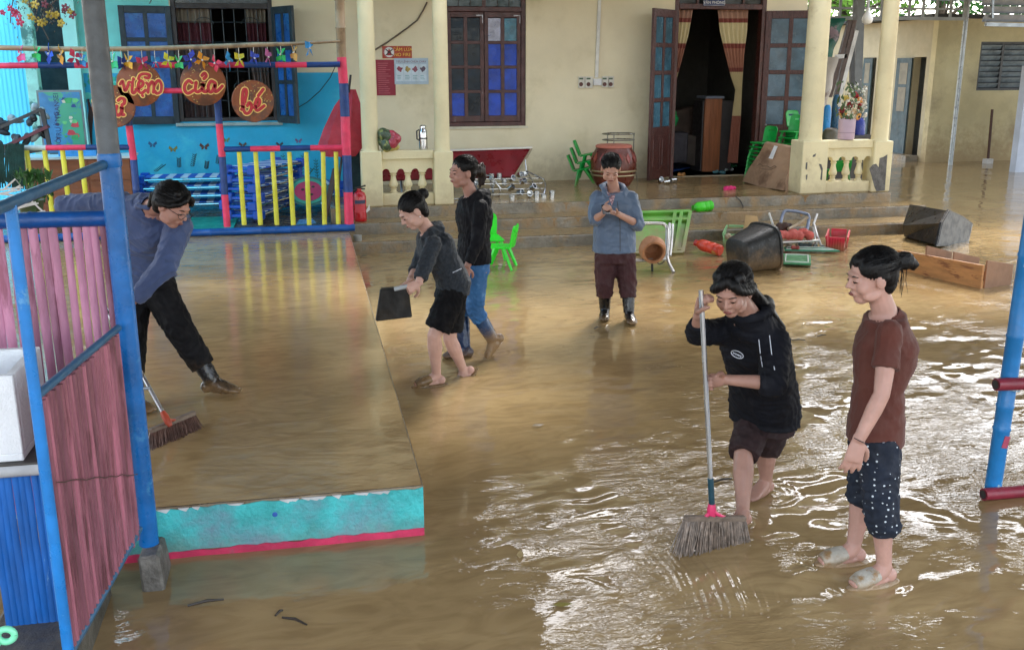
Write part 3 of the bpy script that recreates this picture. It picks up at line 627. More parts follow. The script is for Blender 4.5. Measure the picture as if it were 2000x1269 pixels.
for (px, py, col, nm), w in zip(PW, NEAR):
    c = at(px, py, YF-.17); m = mat('pinwheel '+nm+str(px), col, .5, .1); R0 = rotm(0, random.uniform(0, PI/2), random.choice((-1, 1))*random.uniform(.5, 1.25))
    s = mpp(YF)*random.uniform(11.5, 15); hub = MB().ball(c+R0 @ Vector((0, -.012, 0)), .012, nu=6, nv=4)
    root = hub.build('pinwheel', mat('pinwheel hub', (.7, .7, .65), .5)); tag(root, nm+' paper pinwheel '+w, 'pinwheel', 'pinwheels along the bamboo pole')
    for k in range(4):
        R = R0 @ rotm(0, k*PI/2, 0)
        pts = [(0, 0, 0), (.25, -.25, .8), (.0, -.05, 1.25), (-.45, .06, .55)]
        v = [c+R @ (Vector(p)*s) for p in pts]; th = R @ Vector((0, .004, 0))
        MB().add(v+[q+th for q in v], [(0, 1, 2, 3), (7, 6, 5, 4), (0, 4, 5, 1), (1, 5, 6, 2), (2, 6, 7, 3), (3, 7, 4, 0)]).build('vane', m, root)
    zt = at(px, 95-max(0, px-300)*.03, YF-.12); MB().tube([c, (c.x, c.y+.03, zt.z-.02)], .004, 5).build('stem', mat('pinwheel stick', (.6, .55, .45), .6), root)

# ---- four doughnut discs lettered thư viện của bé
def donut_mat():
    m = mat('doughnut brown paint', '#8a4a26', .5, .18, 4, col2='#5b3a2c', thr=(.45, .6), ps=4)
    nt = m.node_tree; N = nt.nodes; L = nt.links; b = N['Principled BSDF']; cur = b.inputs['Base Color'].links[0].from_socket
    tc = N.new('ShaderNodeTexCoord'); v = N.new('ShaderNodeTexVoronoi'); v.inputs['Scale'].default_value = 32; L.new(tc.outputs['Object'], v.inputs[0])
    lt = N.new('ShaderNodeMath'); lt.operation = 'LESS_THAN'; lt.inputs[1].default_value = .22; L.new(v.outputs['Distance'], lt.inputs[0])
    n = N.new('ShaderNodeTexNoise'); n.inputs['Scale'].default_value = 5; L.new(tc.outputs['Object'], n.inputs[0]); g = N.new('ShaderNodeMath'); g.operation = 'GREATER_THAN'; g.inputs[1].default_value = .52; L.new(n.outputs[0], g.inputs[0])
    mu = N.new('ShaderNodeMath'); mu.operation = 'MULTIPLY'; L.new(lt.outputs[0], mu.inputs[0]); L.new(g.outputs[0], mu.inputs[1])
    x = N.new('ShaderNodeMix'); x.data_type = 'RGBA'; L.new(mu.outputs[0], x.inputs[0]); L.new(cur, x.inputs[6]); x.inputs[7].default_value = (*srgb('#b9a45a'), 1); L.new(x.outputs[2], b.inputs['Base Color']); return m
m_don = donut_mat(); m_let, m_out = mat('red letter paint', '#b5222f', .45, .1), mat('cream letter outline', '#f0d078', .5, .05)
Q = lambda pts: [(200+x*.21, y*.21) for x, y in pts]
T = lambda pts: [(x*.2128, 170+y*.2128) for x, y in pts]
WORDS = [
 (222, 208, 36.5, 'thư', 'brown doughnut disc with red lettering half hidden by the steel post', [T(p) for p in ([(880, 60), (885, 190), (890, 250), (915, 255)], [(862, 130), (905, 120)], [(960, 60), (990, 45), (1000, 75), (985, 200), (985, 290)], [(990, 230), (1025, 155), (1045, 190), (1035, 285)], [(1072, 175), (1062, 235), (1085, 262), (1112, 235), (1118, 175), (1122, 250), (1138, 255)], [(1120, 165), (1140, 150), (1142, 115), (1110, 105), (1085, 125)])]),
 (272, 165, 38, 'viện', 'brown doughnut disc lettered viện in red script', [Q(p) for p in ([(165, 785), (188, 755), (198, 800), (210, 845), (232, 815), (245, 770), (262, 768)], [(282, 762), (275, 850), (292, 868), (315, 842)], [(288, 733), (292, 738)], [(312, 832), (365, 805), (380, 770), (352, 752), (332, 795), (340, 852), (368, 866), (402, 838)], [(335, 735), (352, 700), (395, 688), (440, 700), (425, 728), (395, 722)], [(372, 890), (376, 894)], [(410, 772), (428, 800), (425, 862)], [(428, 810), (460, 760), (478, 795), (474, 862)], [(478, 805), (518, 750), (548, 785), (543, 850), (505, 872), (492, 850)])]),
 (397, 163, 39, 'của', 'brown doughnut disc lettered của in red script', [Q(p) for p in ([(832, 772), (802, 752), (768, 790), (766, 842), (796, 870), (848, 842)], [(872, 768), (864, 838), (890, 856), (928, 822), (936, 768), (934, 842), (962, 854), (985, 830)], [(926, 705), (950, 682), (966, 708), (944, 735)], [(1048, 772), (1012, 756), (985, 800), (992, 852), (1022, 850), (1050, 775), (1046, 848), (1072, 846), (1115, 802)])]),
 (494, 198, 37, 'bé', 'brown doughnut disc lettered bé in red script, lowest on the right', [Q(p) for p in ([(1295, 1020), (1318, 960), (1340, 870), (1332, 832), (1308, 850), (1300, 960), (1325, 1048), (1362, 1050), (1388, 1000), (1370, 955), (1348, 985)], [(1412, 1002), (1452, 982), (1464, 935), (1438, 922), (1420, 980), (1440, 1030), (1505, 985)], [(1450, 892), (1496, 832)])]),
]
for px, py, r, w, lab, strokes in WORDS:
    c = at(px, py, YF-.12); rm_ = r*mpp(YF)*1.0
    disc = MB().lathe([(rm_*.96, -.012), (rm_, -.006), (rm_, .006), (rm_*.96, .012)], c, 30, rotm(PI/2)).build('word_disc', m_don, smooth=True, auto=30); tag(disc, lab, 'sign', 'doughnut discs on the fence')
    for st in strokes:
        pts = [at(x, y, YF-.138) for x, y in st]
        fine = []
        for i in range(len(pts)-1):           # smooth the pen path
            p0, p1, p2, p3 = pts[max(i-1, 0)], pts[i], pts[i+1], pts[min(i+2, len(pts)-1)]
            for t in np.linspace(0, 1, 6, endpoint=(i == len(pts)-2)):
                fine.append(.5*((2*p1)+(p2-p0)*t+(2*p0-5*p1+4*p2-p3)*t*t+(3*p1-p0-3*p2+p3)*t**3))
        rl = .019 if w != 'viện' else .0165
        for rr, dy, m, nm in ((rl+.0125, .0, m_out, 'letter_outline'), (rl, -.006, m_let, 'letter')):
            mb = MB()                         # flat ribbon strokes with round ends
            for q in (fine[0], fine[-1]): mb.lathe([(rr, -.002), (rr, .002)], (q.x, q.y+dy+.0005, q.z), 10, rotm(PI/2))
            L_, R_ = [], []
            for i, q in enumerate(fine):
                d = fine[min(i+1, len(fine)-1)]-fine[max(i-1, 0)]; n = Vector((-d.z, 0, d.x)); n = n.normalized() if n.length > 1e-8 else Vector((0, 0, 1))
                L_.append(q+n*rr+Vector((0, dy, 0))); R_.append(q-n*rr+Vector((0, dy, 0)))
            k = len(fine); y2 = Vector((0, .004, 0)); vv = L_+R_+[q+y2 for q in L_]+[q+y2 for q in R_]
            fs = []
            for i in range(k-1): fs += [(i, i+1, k+i+1, k+i), (2*k+i, 3*k+i, 3*k+i+1, 2*k+i+1), (i, 2*k+i, 2*k+i+1, i+1), (k+i, k+i+1, 3*k+i+1, 3*k+i)]
            mb.add(vv, fs).build(nm, m, disc)

# ================================================================ shed, pole, truss and trees on the right
SX, SY = 15.24, 22.6
m_shed = mat('stained cream shed wall', '#c9bf97', .8, .1, 1.5, .25, 40, col2='#a3977a', thr=(.5, .75), ps=1.1, mud=(.0, 1.1, .75), mudc=(.34, .235, .12))
shed = thing('shed', 'low cream washroom shed with a louvred window and dark doors', 'building', (SX, SY, 0))
def atx(px, py, Xv): d_ = ray(px, py); return EYE+d_*(Xv/d_.x)
zt = 3.46
x0w, x1w = at(1916, 90, SY).x, at(2010, 90, SY).x; zw0, zw1 = at(1950, 177, SY).z, at(1950, 82, SY).z
wall_holes(SX, 21, -.1, zt, SY, SY+.2, [(x0w, x1w+.9, zw0, zw1)]).build('wall', m_shed, shed)
y0d, y1d = atx(1790, 312, SX).y, atx(1767, 305, SX).y; zd = atx(1790, 112, SX).z
y2d = atx(1737, 300, SX).y
y3d, y4d = atx(1697, 290, SX).y, atx(1672, 290, SX).y
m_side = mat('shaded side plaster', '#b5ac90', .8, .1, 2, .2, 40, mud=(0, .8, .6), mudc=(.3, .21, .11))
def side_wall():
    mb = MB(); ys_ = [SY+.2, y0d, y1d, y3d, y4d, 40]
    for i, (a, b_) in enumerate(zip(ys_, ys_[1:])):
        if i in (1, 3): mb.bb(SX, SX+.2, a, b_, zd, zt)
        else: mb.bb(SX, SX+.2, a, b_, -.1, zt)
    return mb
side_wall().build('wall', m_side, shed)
m_gdoor = mat('grey-teal shed door paint', (.045, .085, .105), .5, .25, 4, .2, 20)
for a, b_, nm in ((y1d, y1d+(y1d-y0d)*1.25, 0), (y3d+.1, y4d-.1, 1)):
    dr = MB().bb(SX-.06, SX-.02, a, b_, .12, zd-.02).build('door', m_gdoor, shed)
    for q in ((.45, .70), (.73, .95)): MB().bb(SX-.066, SX-.061, a+(b_-a)*.22, b_-(b_-a)*.25, .12+(zd-.14)*q[0], .12+(zd-.14)*q[1]).build('panel', mat('tan door glass', (.20, .185, .14), .4), dr)
MB().bb(SX+.55, SX+.65, SY+.25, y4d+1, -.1, zt).build('inner_wall', mat('pale blue-grey inner wall', (.42, .46, .52), .8), shed)
MB().bb(SX-.35, SX+.0, SY+.3, 40, -.1, .14).build('threshold', m_step, shed)
fr = MB()
for q in ((x0w, x0w+.05, zw0, zw1), (x0w+.05, x1w+.9, zw0, zw0+.05), (x0w+.05, x1w+.9, zw1-.05, zw1), ((x0w+.62), x0w+.68, zw0+.05, zw1-.05)): fr.bb(q[0], q[1], SY+.02, SY+.1, q[2], q[3])
lw = fr.build('louvre_window', mat('dark grey frame', (.06, .065, .07), .5), shed)
for k, (a, b_) in enumerate(((x0w+.05, x0w+.62), (x0w+.68, x1w+.9))):
    for i in range(8):
        z = zw0+.06+(zw1-zw0-.12)*(i+.5)/8
        MB().box(((a+b_)/2, SY+.06, z), (b_-a, .006, .13), rotm(math.radians(38))).build('slat', mat('grey louvre glass', (.23, .28, .31), .15, .3, 4, spec=.8), lw)
MB().bb(SX+.05, 21, SY+.15, SY+.18, zw0, zw1).build('inner_wall', mat('dim louvre room', (.08, .09, .1), .8), shed)
ed = mat('dark roof edge', (.025, .03, .032), .6)
MB().prism([(SX-.35, zt+.02), (21, zt-.02), (21, zt+.06), (SX-.35, zt+.1)], SY-.25, 40).build('roof', ed, shed)
# grey steel pole on the water side of the shed
a, b_ = on(1856, 322, 0), None
gp = tag(MB().tube([(a.x, a.y, -.1), (a.x, a.y, 4.0)], .055, 10).build('steel_pole', mat('pale grey steel', (.36, .40, .43), .35, .15, metal=.4), smooth=True), 'slim grey steel pole in the water before the shed', 'pole')
a = at(1930, 310, 22.0); b_ = at(1938, 214, 22.0)
rod = tag(MB().bar((a.x, 22.0, .05), (b_.x, 22.0, b_.z), .045).build('standing_rod', mat('brown rod paint', (.09, .04, .03), .5)), 'thin brown rod standing in the water by the shed', 'rod')
MB().bb(a.x-.1, a.x+.1, 21.92, 22.08, -.02, .12).build('foot', mat('white plastic', (.7, .7, .7), .4), rod, bevel=.01)
a, b_ = at(1984, 300, 20), at(2040, 100, 20)
tag(MB().bb(at(1987, 300, 20).x, b_.x+2, 20, 20.2, -.1, 2.35).build('boundary_wall', mat('pale blue-grey wall paint', (.42, .47, .56), .7, .1, 2), None), 'pale blue-grey wall cut by the right edge of the picture', 'wall')
# truss of the far yard roof
tr = thing('roof_truss', 'grey steel lattice truss under the far yard roof', 'truss', (13, 20, 3.6))
YT = 19.5
t0, t1, bt = at(1560, 0, YT), at(1890, 0, YT), at(1700, 36, YT).z
for z, r in ((at(1700, 0, YT).z+.06, .045), (at(1700, 17, YT).z, .022), (bt, .032)):
    MB().bar((t0.x, YT, z), (at(1893, 0, YT).x, YT, z), r*2).build('chord', mat('grey truss paint', (.33, .37, .39), .5, .15), tr)
for px in range(1560, 1895, 27): p = at(px, 20, YT); MB().bar((p.x, YT, bt), (p.x, YT, t0.z+.1), .045).build('strut', MATS['grey truss paint'], tr)
# low metal sheets at the upper right corner
ms = thing('metal_awning', 'grey ribbed metal awning at the upper right corner', 'awning', (16, 18, 3))
YA = 18.0
for i in range(5):
    za, zb = at(1950, -34+i*16, YA).z, at(1950, -20+i*16, YA).z
    MB().box(((at(1915-i*1.5, 0, YA).x+at(2080, 0, YA).x)/2, YA-.06*i, (za+zb)/2), (at(2080, 0, YA).x-at(1915-i*1.5, 0, YA).x, .02, abs(za-zb)*1.05), rotm(.35)).build('rib', mat('grey awning sheet', (.22, .24, .26), .4, .15, metal=.5), ms)
MB().bar(at(1925, 48, YA-.3), at(2090, 52, YA-.3), .07).build('edge_beam', m_steel, ms)
MB().bar(at(1939, -10, YA-.3), at(1938, 36, YA-.3), .04).build('hanger', m_steel, ms)
p = at(1697, 0, 16); bl = thing('light_bulb', 'unlit white bulb hanging under the truss between the right columns', 'lamp', p)
MB().tube([at(1697, -40, 16), at(1696, 22, 16)], .012, 6).build('cord', mat('white cord', (.5, .5, .5), .5), bl)
MB().lathe([(.03, .1), (.035, .04), (.075, -.02), (.095, -.08), (.08, -.14), (.03, -.17)], at(1695, 28, 16), 14).build('globe', mat('white glass bulb', (.75, .76, .75), .2), bl, smooth=True)
# trees beyond
def tree(x, y, h, r, seed, label, col):
    rs = random.Random(seed); root = thing('tree', label, 'tree', (x, y, 0), 'trees beyond the shed')
    tk = MB().tube([(x, y, -.1), (x+.1, y, h*.35), (x-.1, y+.1, h*.7), (x, y, h*.95)], [.2, .16, .1, .03], 8)
    for i in range(7):
        a = rs.uniform(0, 2*PI); zz = h*rs.uniform(.35, .8); tk.tube([(x, y, zz), (x+math.cos(a)*r*.45, y+math.sin(a)*r*.45, zz+h*.12), (x+math.cos(a)*r*.8, y+math.sin(a)*r*.8, zz+h*.2)], [.07, .05, .015], 6)
    tk.build('trunk', mat('bark', (.09, .065, .045), .9, .3, 6, .6, 20), root, smooth=True)
    vv, ff = [], []
    for k in range(2600):
        cl = rs.randrange(26); rr = random.Random(seed*100+cl); cx, cy, cz = rr.gauss(0, .5)*r, rr.gauss(0, .5)*r, h*.72+rr.gauss(0, .16)*h
        p = Vector((x+cx+rs.gauss(0, .22)*r, y+cy+rs.gauss(0, .22)*r, cz+rs.gauss(0, .07)*h)); s = rs.uniform(.10, .24)
        q = Quaternion(Vector((rs.gauss(0, 1), rs.gauss(0, 1), rs.gauss(0, 1))).normalized(), rs.uniform(0, 6.28)); o = len(vv)
        vv += [p+q @ Vector(c)*s for c in ((-.5, 0, 0), (0, .32, .08), (.9, 0, 0), (0, -.32, .08))]; ff.append((o, o+1, o+2, o+3))
    MB().add(vv, ff).build('crown', col, root)
lf1 = translucent('bright leaf', (.17, .33, .06), .5); lf2 = translucent('deep leaf', (.05, .14, .04), .45)
for i, (x, y, h, r) in enumerate(((17, 30, 6.4, 2.4), (21, 31, 7.2, 2.8), (13.5, 33, 6.2, 2.4), (25, 33, 7, 3), (10.5, 34, 5.6, 2.2), (18.5, 36, 8, 3.2), (30, 34, 7.5, 3.2), (-12, 34, 7, 3))):
    tree(x, y, h, r, 11+i, ['bright green tree behind the middle of the shed roof', 'broad tree behind the right end of the shed roof', 'leafy tree seen through the truss between the right columns', 'tall tree far right behind the shed', 'small tree left of the shed behind the porch end', 'tallest tree deep behind the shed', 'tree outside the right edge behind the shed', 'tree behind the blue corrugated screen'][i], (lf1, lf2)[i % 2])
# ================================================================ foreground gate, posts, panels
m_pinkslat = mat('dusty pink bamboo', '#b07892', .55, .22, 5, .3, 18, orand=.25, col2='#8a5266', thr=(.5, .64), ps=4, stretch=(3, 3, .5))
m_redslat = mat('muddy rose bamboo', '#975c6c', .5, .25, 5, .35, 18, orand=.42, col2='#6f3d47', thr=(.5, .66), ps=4, stretch=(3, 3, .5))
m_gpost = mat('dark weathered steel', (.085, .10, .115), .45, .3, 5, .3, 20, col2=(.16, .17, .17), thr=(.55, .7), ps=6)
PX, PY = -.84, 4.64
lp = thing('yard_post', 'tall round yard post, blue below and bare grey steel above', 'post', (PX, PY, .2), 'blue yard posts')
MB().tube([(PX, PY, .166), (PX, PY, 2.005)], .046, 20).build('painted_shaft', m_blue_pipe, lp, smooth=True)
MB().tube([(PX, PY, 1.99), (PX, PY, 3.5)], .0465, 20).build('bare_shaft', m_gpost, lp, smooth=True)
MB().lathe([(.0475, 1.97), (.051, 1.98), (.051, 2.02), (.0475, 2.03)], (PX, PY, 0), 20).build('collar', m_blue_pipe, lp, smooth=True)
for z in (.95,): MB().tube([(PX+.045, PY, z), (PX+.075, PY, z)], .008, 8).build('bolt', m_steel, lp)
fb = MB(); fb.add([(-.862, 4.47, -.05), (-.757, 4.47, -.05), (-.757, 4.74, -.05), (-.862, 4.74, -.05), (-.872, 4.49, .168), (-.778, 4.485, .176), (-.778, 4.72, .165), (-.872, 4.72, .16)], [(0, 1, 2, 3), (4, 5, 6, 7), (0, 1, 5, 4), (1, 2, 6, 5), (2, 3, 7, 6), (3, 0, 4, 7)])
tag(fb.build('footing_block', mat('wet grey concrete', (.15, .14, .125), .6, .3, 12, .7, 40), bevel=.012), 'rough grey concrete block under the tall steel post', 'block')
A, D = Vector((PX-.02, PY-.05, 0)), Vector((-.975, 3.58, 0))       # gate line from the post toward the camera
gate = thing('slat_gate', 'blue pipe gate filled with muddy rose bamboo slats', 'gate', (D.x, D.y, .26))
def G(t, z, off=0.): p = A.lerp(D, t); return Vector((p.x+off, p.y, z))
MB().tube([G(1, .16), G(1, 1.95)], .021, 12).build('upright', mat('bright blue pipe paint', '#1d79c4', .35, .15, 7, col2='#5b9acb', thr=(.6, .7), ps=9), gate, smooth=True)
MB().tube([G(.0, 1.985), G(1, 1.955), G(1.5, 1.94)], .021, 10).build('handrail', mat('slate blue pipe paint', '#2c5c80', .4, .15, 7), gate, smooth=True)
MB().tube([G(.03, 1.265), G(1, 1.275)], .017, 10).build('top_pipe', MATS['slate blue pipe paint'], gate, smooth=True)
MB().tube([G(.03, .285), G(1, .25)], .017, 10).build('bottom_pipe', MATS['slate blue pipe paint'], gate, smooth=True)
n = 26
for i in range(n):
    t = .045+.93*(i+.5)/n; w = 1.03*.93/n*.5*random.uniform(.72, .90); zt_ = 1.262-random.uniform(0, .02); lean = random.uniform(-.006, .006)
    zs_ = np.linspace(.265, zt_, 6); off = random.uniform(-.004, .004)
    MB().tube([G(t+lean*(z-.7), z, off+random.uniform(-.0012, .0012)) for z in zs_], [w*random.uniform(.92, 1.06) for _ in zs_], 7).build('slat', m_redslat, gate, smooth=True)
for z0, z1 in ((.55, .95),):
    MB().tube([G(t, z0+(z1-z0)*t+random.uniform(-.006, .006), -.022) + Vector((.046, 0, 0)) for t in np.linspace(.05, .97, 14)], .0022, 5).build('wire', mat('rusty wire', (.07, .04, .035), .7), gate)
# gap under the gate: dark kerb of the stair it closes
tag(MB().bb(-1.35, -1.0, 2.6, 4.5, -.1, .2).build('stair_kerb', mat('dark wet kerb', (.09, .085, .07), .5, .3, 6, .5, 30), bevel=.02), 'dark wet concrete kerb under the rose slat gate', 'kerb')
pan = thing('slat_screen', 'pink bamboo slat panel under a blue top rail beside the tall post', 'screen', (-1.6, 4.72, .3))
bamboo((-2.3, 4.72, 1.742), (PX-.045, 4.72, 1.735), .036, m_basebl, pan, 'top_rail', n=14)
MB().tube([(-2.3, 4.745, .79), (PX-.03, 4.745, .79)], .014, 8).build('lower_rail', m_blue_pipe, pan, smooth=True)
x = -2.25
while x < PX-.06:
    w = random.uniform(.017, .023); lean = random.uniform(-.012, .012)
    zs_ = np.linspace(.34, 1.705+random.uniform(-.01, .02), 5)
    MB().tube([(x+lean*(z-1)+random.uniform(-.002, .002), 4.725+random.uniform(-.003, .003), z) for z in zs_], [w*random.uniform(.9, 1.08) for _ in zs_], 7, flat=.6, upv=(0, 1, 0)).build('slat', m_pinkslat, pan, smooth=True)
    x += 2*w+random.choice((.0, .002, .003, .006, .010))
# bamboo table with blue slat front, foam box on it
m_wslat, m_bslat = mat('whitewashed bamboo', '#b9bcc0', .6, .15, 6, .3, 20, col2='#8f8a80', thr=(.5, .65), ps=5), mat('blue slat paint', '#0f5cab', .45, .2, 5, .25, 18, col2='#6f9cc8', thr=(.66, .72), ps=6, stretch=(3, 3, .6))
tb = thing('bamboo_table', 'bamboo table with blue slat front and whitewashed top pole', 'table', (-1.2, 3.9, .2))
YB = 3.92
ztab = at(50, 905, YB).z
bamboo((at(-60, 930, YB).x, YB, ztab-.02), (at(104, 920, YB).x, YB, ztab-.02), .03, m_wslat, tb, 'top_pole', n=12)
MB().bb(-2.0, at(98, 900, YB).x, YB-.02, YB+.75, ztab-.012, ztab+.01).build('table_top', mat('dark table board', (.08, .075, .07), .6, .3), tb)
px = -30
while px < 100:
    w = random.uniform(11, 13.5); a = at(px+w/2, 945, YB); m_ = m_wslat if px > 76 else m_bslat
    MB().tube([(a.x+random.uniform(-.002, .002), YB+.012, z) for z in np.linspace(.18, ztab-.04, 6)], [w/2*mpp(YB)*1.04*random.uniform(.94, 1.05) for _ in range(6)], 8, flat=.35, upv=(0, 1, 0)).build('slat', m_, tb, smooth=True)
    px += 2*w*.5+random.uniform(.4, 1.4)
bx_ = MB(); xr, xl, yf, yb = at(40, 735, 3.92).x, -1.75, 3.92, 4.34
z0, z1 = ztab+.012, at(35, 733, 3.92).z
bx_.bb(xl, at(86, 700, 4.3).x-.02, yf, yb, z0, z0+.0299)
xr = at(86, 700, 4.3).x-.02
for q in ((xl, xr, yf+.001, yf+.035), (xl, xr, yb-.035, yb-.001), (xl, xl+.035, yf+.0351, yb-.0351), (xr-.035, xr, yf+.0351, yb-.0351)): bx_.bb(q[0], q[1], q[2], q[3], z0+.03, z1)
fo = tag(bx_.build('foam_box', mat('white foam', (.82, .86, .90), .8, .05, 8, .4, 90), bevel=.004), 'open white foam box on the bamboo table', 'box')
tag(MB().ball((xl+.30, 4.13, z0+.12), (.16, .12, .08), nu=12).build('meat_bag', mat('dark red bag', (.16, .03, .05), .4), smooth=True), 'dark red bag inside the white foam box', 'bag')
tg = thing('plastic_ring', 'mint green plastic ring handle at the lower left corner', 'handle', at(15, 1240, 3.5))
c = at(12, 1240, 3.5); MB().tube([c+Vector((.028*math.cos(t), 0, .026*math.sin(t))) for t in np.linspace(0, 2*PI, 20)], .0125, 8).build('ring', mat('mint plastic', '#7fe0b4', .4, .08), tg, smooth=True)
MB().bar(c+Vector((-.02, 0, -.02)), c+Vector((-.10, 0, -.03)), .03, .02).build('grip', MATS['mint plastic'], tg)
# right-hand post and rails
rp = thing('bamboo_railing', 'blue bamboo post with dark red rails at the right edge', 'railing', (3.78, 4.62, 0))
m_bb2, m_rr = mat('sky blue bamboo paint', '#1a74b4', .4, .15, 6, .15, 25, col2='#8fb3c4', thr=(.66, .7), ps=7), mat('dark red bamboo paint', '#7c2334', .4, .2, 6, .15, 25)
bamboo((3.765, 4.62, -.05), (3.83, 4.62, 3.55), .045, m_bb2, rp, 'post', n=16)
for (xa, za), (xb, zb) in (((3.67, .035), (4.6, .02)), ((3.66, .69), (4.6, .66))):
    bamboo((xa, 4.57, za), (xb, 4.57, zb), .036, m_rr, rp, 'rail', n=14)
    MB().lathe([(.024, 0), (.026, .003)], (xa-.002, 4.57, za), 12, rotm(0, -PI/2)).build('rail_hollow', m_dark, rp)
MB().tube([(4.05, 5.0, 0), (4.10, 5.0, 1.0)], .018, 10).build('thin_post', m_basebl, rp, smooth=True)
for z in (.67,):
    for i in range(4): MB().tube([(3.775+.05*math.cos(t), 4.605+.055*math.sin(t), z+.012*i-.02+.006*math.sin(2*t)) for t in np.linspace(0, 2*PI, 14)], .004, 5).build('binding', mat('blue-grey twine', (.2, .3, .38), .7), rp)
MB().box((3.775, 4.574, .34), (.035, .004, .07), rotm(0, .2)).build('paint_scuff', mat('red scuff', '#a2415a', .6), rp)

# ================================================================ porch furniture and flood clutter
m_green, m_bgreen = mat('green plastic', '#0c9a3c', .4, .12, 5, col2='#0a7a30', thr=(.5, .7), ps=3, mud=(.4, .75, .5)), mat('bright green plastic', '#2fe32f', .35, .08, 5)
def make_chair(m, label, group):
    root = thing('kids_chair', label, 'chair', (0, 0, 0), group)
    MB().box((0, 0, .262), (.30, .29, .022)).build('seat', m, root, bevel=.01)
    bk = MB(); y0, t = .135, .016                      # curved back with a grip slot
    prof = [(.27, .135, .14), (.36, .150, .15), (.44, .165, .15), (.47, .172, .15), (.505, .178, .14), (.53, .182, .105)]
    xs_ = [-1, -.45, .45, 1]
    def pt(u, k, o): z, y, w = prof[k]; return (u*w, y-.03*(1-u*u)*-1+o, z)
    vv, ff = [], []
    for k in range(len(prof)):
        for u in xs_: vv.append(pt(u, k, 0)); vv.append(pt(u, k, t))
    def id_(k, i, s_): return (k*4+i)*2+s_
    for k in range(len(prof)-1):
        for i in range(3):
            if k == 2 and i == 1: 
                for (a, b_) in (((k, 1), (k+1, 1)), ((k+1, 1), (k+1, 2)), ((k+1, 2), (k, 2)), ((k, 2), (k, 1))): ff.append((id_(*a, 0), id_(*b_, 0), id_(*b_, 1), id_(*a, 1)))
                continue
            ff += [(id_(k, i, 0), id_(k, i+1, 0), id_(k+1, i+1, 0), id_(k+1, i, 0)), (id_(k, i, 1), id_(k+1, i, 1), id_(k+1, i+1, 1), id_(k, i+1, 1))]
    for k in range(len(prof)-1):
        for i in (0, 3): ff.append((id_(k, i, 0), id_(k+1, i, 0), id_(k+1, i, 1), id_(k, i, 1)))
    for k in (0, len(prof)-1):
        for i in range(3): ff.append((id_(k, i, 0), id_(k, i+1, 0), id_(k, i+1, 1), id_(k, i, 1)))
    bk.add(vv, ff).build('backrest', m, root, smooth=True, auto=40)
    for sx in (-1, 1):
        for yt, yb in ((-.04, -.15), (.06, .17)):
            MB().tube([(sx*.135, yt, .262), (sx*.16, yb, 0)], [.026, .017], 4).build('leg', m, root)
    return root
def place(proto, loc, rz=0, label=None, tilt=(0, 0), first=[set()]):
    M = Matrix.Translation(Vector(loc)) @ Matrix.Rotation(rz, 4, 'Z') @ Matrix.Rotation(tilt[0], 4, 'X') @ Matrix.Rotation(tilt[1], 4, 'Y')
    if id(proto) not in first[0]: first[0].add(id(proto)); proto.matrix_basis = M; 
    else: proto = copy_tree(proto, M)
    if label: proto['label'] = label
    return proto
ch = make_chair(m_green, '', 'green chairs stacked by the doorway'); bch = make_chair(m_bgreen, '', 'bright green chairs on the flooded yard')
place(bch, (2.26, 11.72, 0), math.radians(-112), 'bright green plastic child chair standing in the water before the steps')
place(bch, (2.22, 12.28, .02), math.radians(10), 'bright green child chair tipped behind the standing one', (math.radians(8), 0))
def stack(px, py, Y, n, dz, rz, words):
    b_ = at(px, py, Y)
    for i in range(n): place(ch, (b_.x+i*.004, Y-i*.012, .455+i*dz), rz+random.uniform(-.03, .03), words(i, n))
ORD = ['lowest', 'second from the bottom', 'third from the bottom', 'fourth from the bottom', 'fifth from the bottom', 'sixth from the bottom', 'seventh from the bottom']
stack(1480, 320, 15.75, 7, .068, math.radians(-75), lambda i, n: 'green child chair, '+('topmost' if i == n-1 else ORD[i])+' of the stack behind the cardboard box')
stack(1536, 300, 15.55, 7, .10, math.radians(-60), lambda i, n: 'green child chair, '+('topmost' if i == n-1 else ORD[i])+' of the tall stack by the right door leaf')
b_ = at(1560, 300, 15.9); place(ch, (b_.x, 15.95, 1.10), math.radians(20), 'green child chair beside the tall stack near the column')
for i in range(3):
    b_ = at(1141+i*5, 362, 16.1); place(ch, (b_.x+.02*i, 16.0+i*.05, .47+i*.115), math.radians(70), ['green child chair leaning nearest the drum front', 'green child chair leaning in the middle beside the drum', 'green child chair leaning closest to the wall by the drum'][i], (math.radians(-12), 0))
b_ = at(1640, 340, 14.9); place(ch, (b_.x, 14.95, .455), math.radians(170), 'green child chair seen through the right balustrade')

# ---- drum with its ring
c = at(1198, 330, 15.75); dz0 = .47
dm = thing('drum', 'big red-brown barrel drum with yellow diamonds by the wall', 'drum', (c.x, 15.75, dz0))
m_drum = mat('red-brown drum lacquer', '#5a2a1f', .35, .3, 4, .1, 20, col2='#7c4030', thr=(.5, .66), ps=3)
MB().lathe([(.27, 0), (.34, .12), (.375, .28), (.375, .36), (.35, .50), (.29, .62)], (c.x, 15.75, dz0), 28).build('shell', m_drum, dm, smooth=True)
MB().lathe([(.285, .615), (.30, .625), (.30, .65), (.27, .665)], (c.x, 15.75, dz0), 28).build('drum_head', mat('drum skin', '#b56a5a', .6, .1), dm, smooth=True)
for z in (.17, .24): MB().lathe([(.362+.02*(z-.17)/.07, z), (.378+.012*(z-.17)/.07, z+.012), (.37+.015*(z-.17)/.07, z+.03)], (c.x, 15.75, dz0), 28, caps=False).build('hoop', mat('dull brass hoop', (.35, .28, .16), .4, metal=.6), dm, smooth=True)
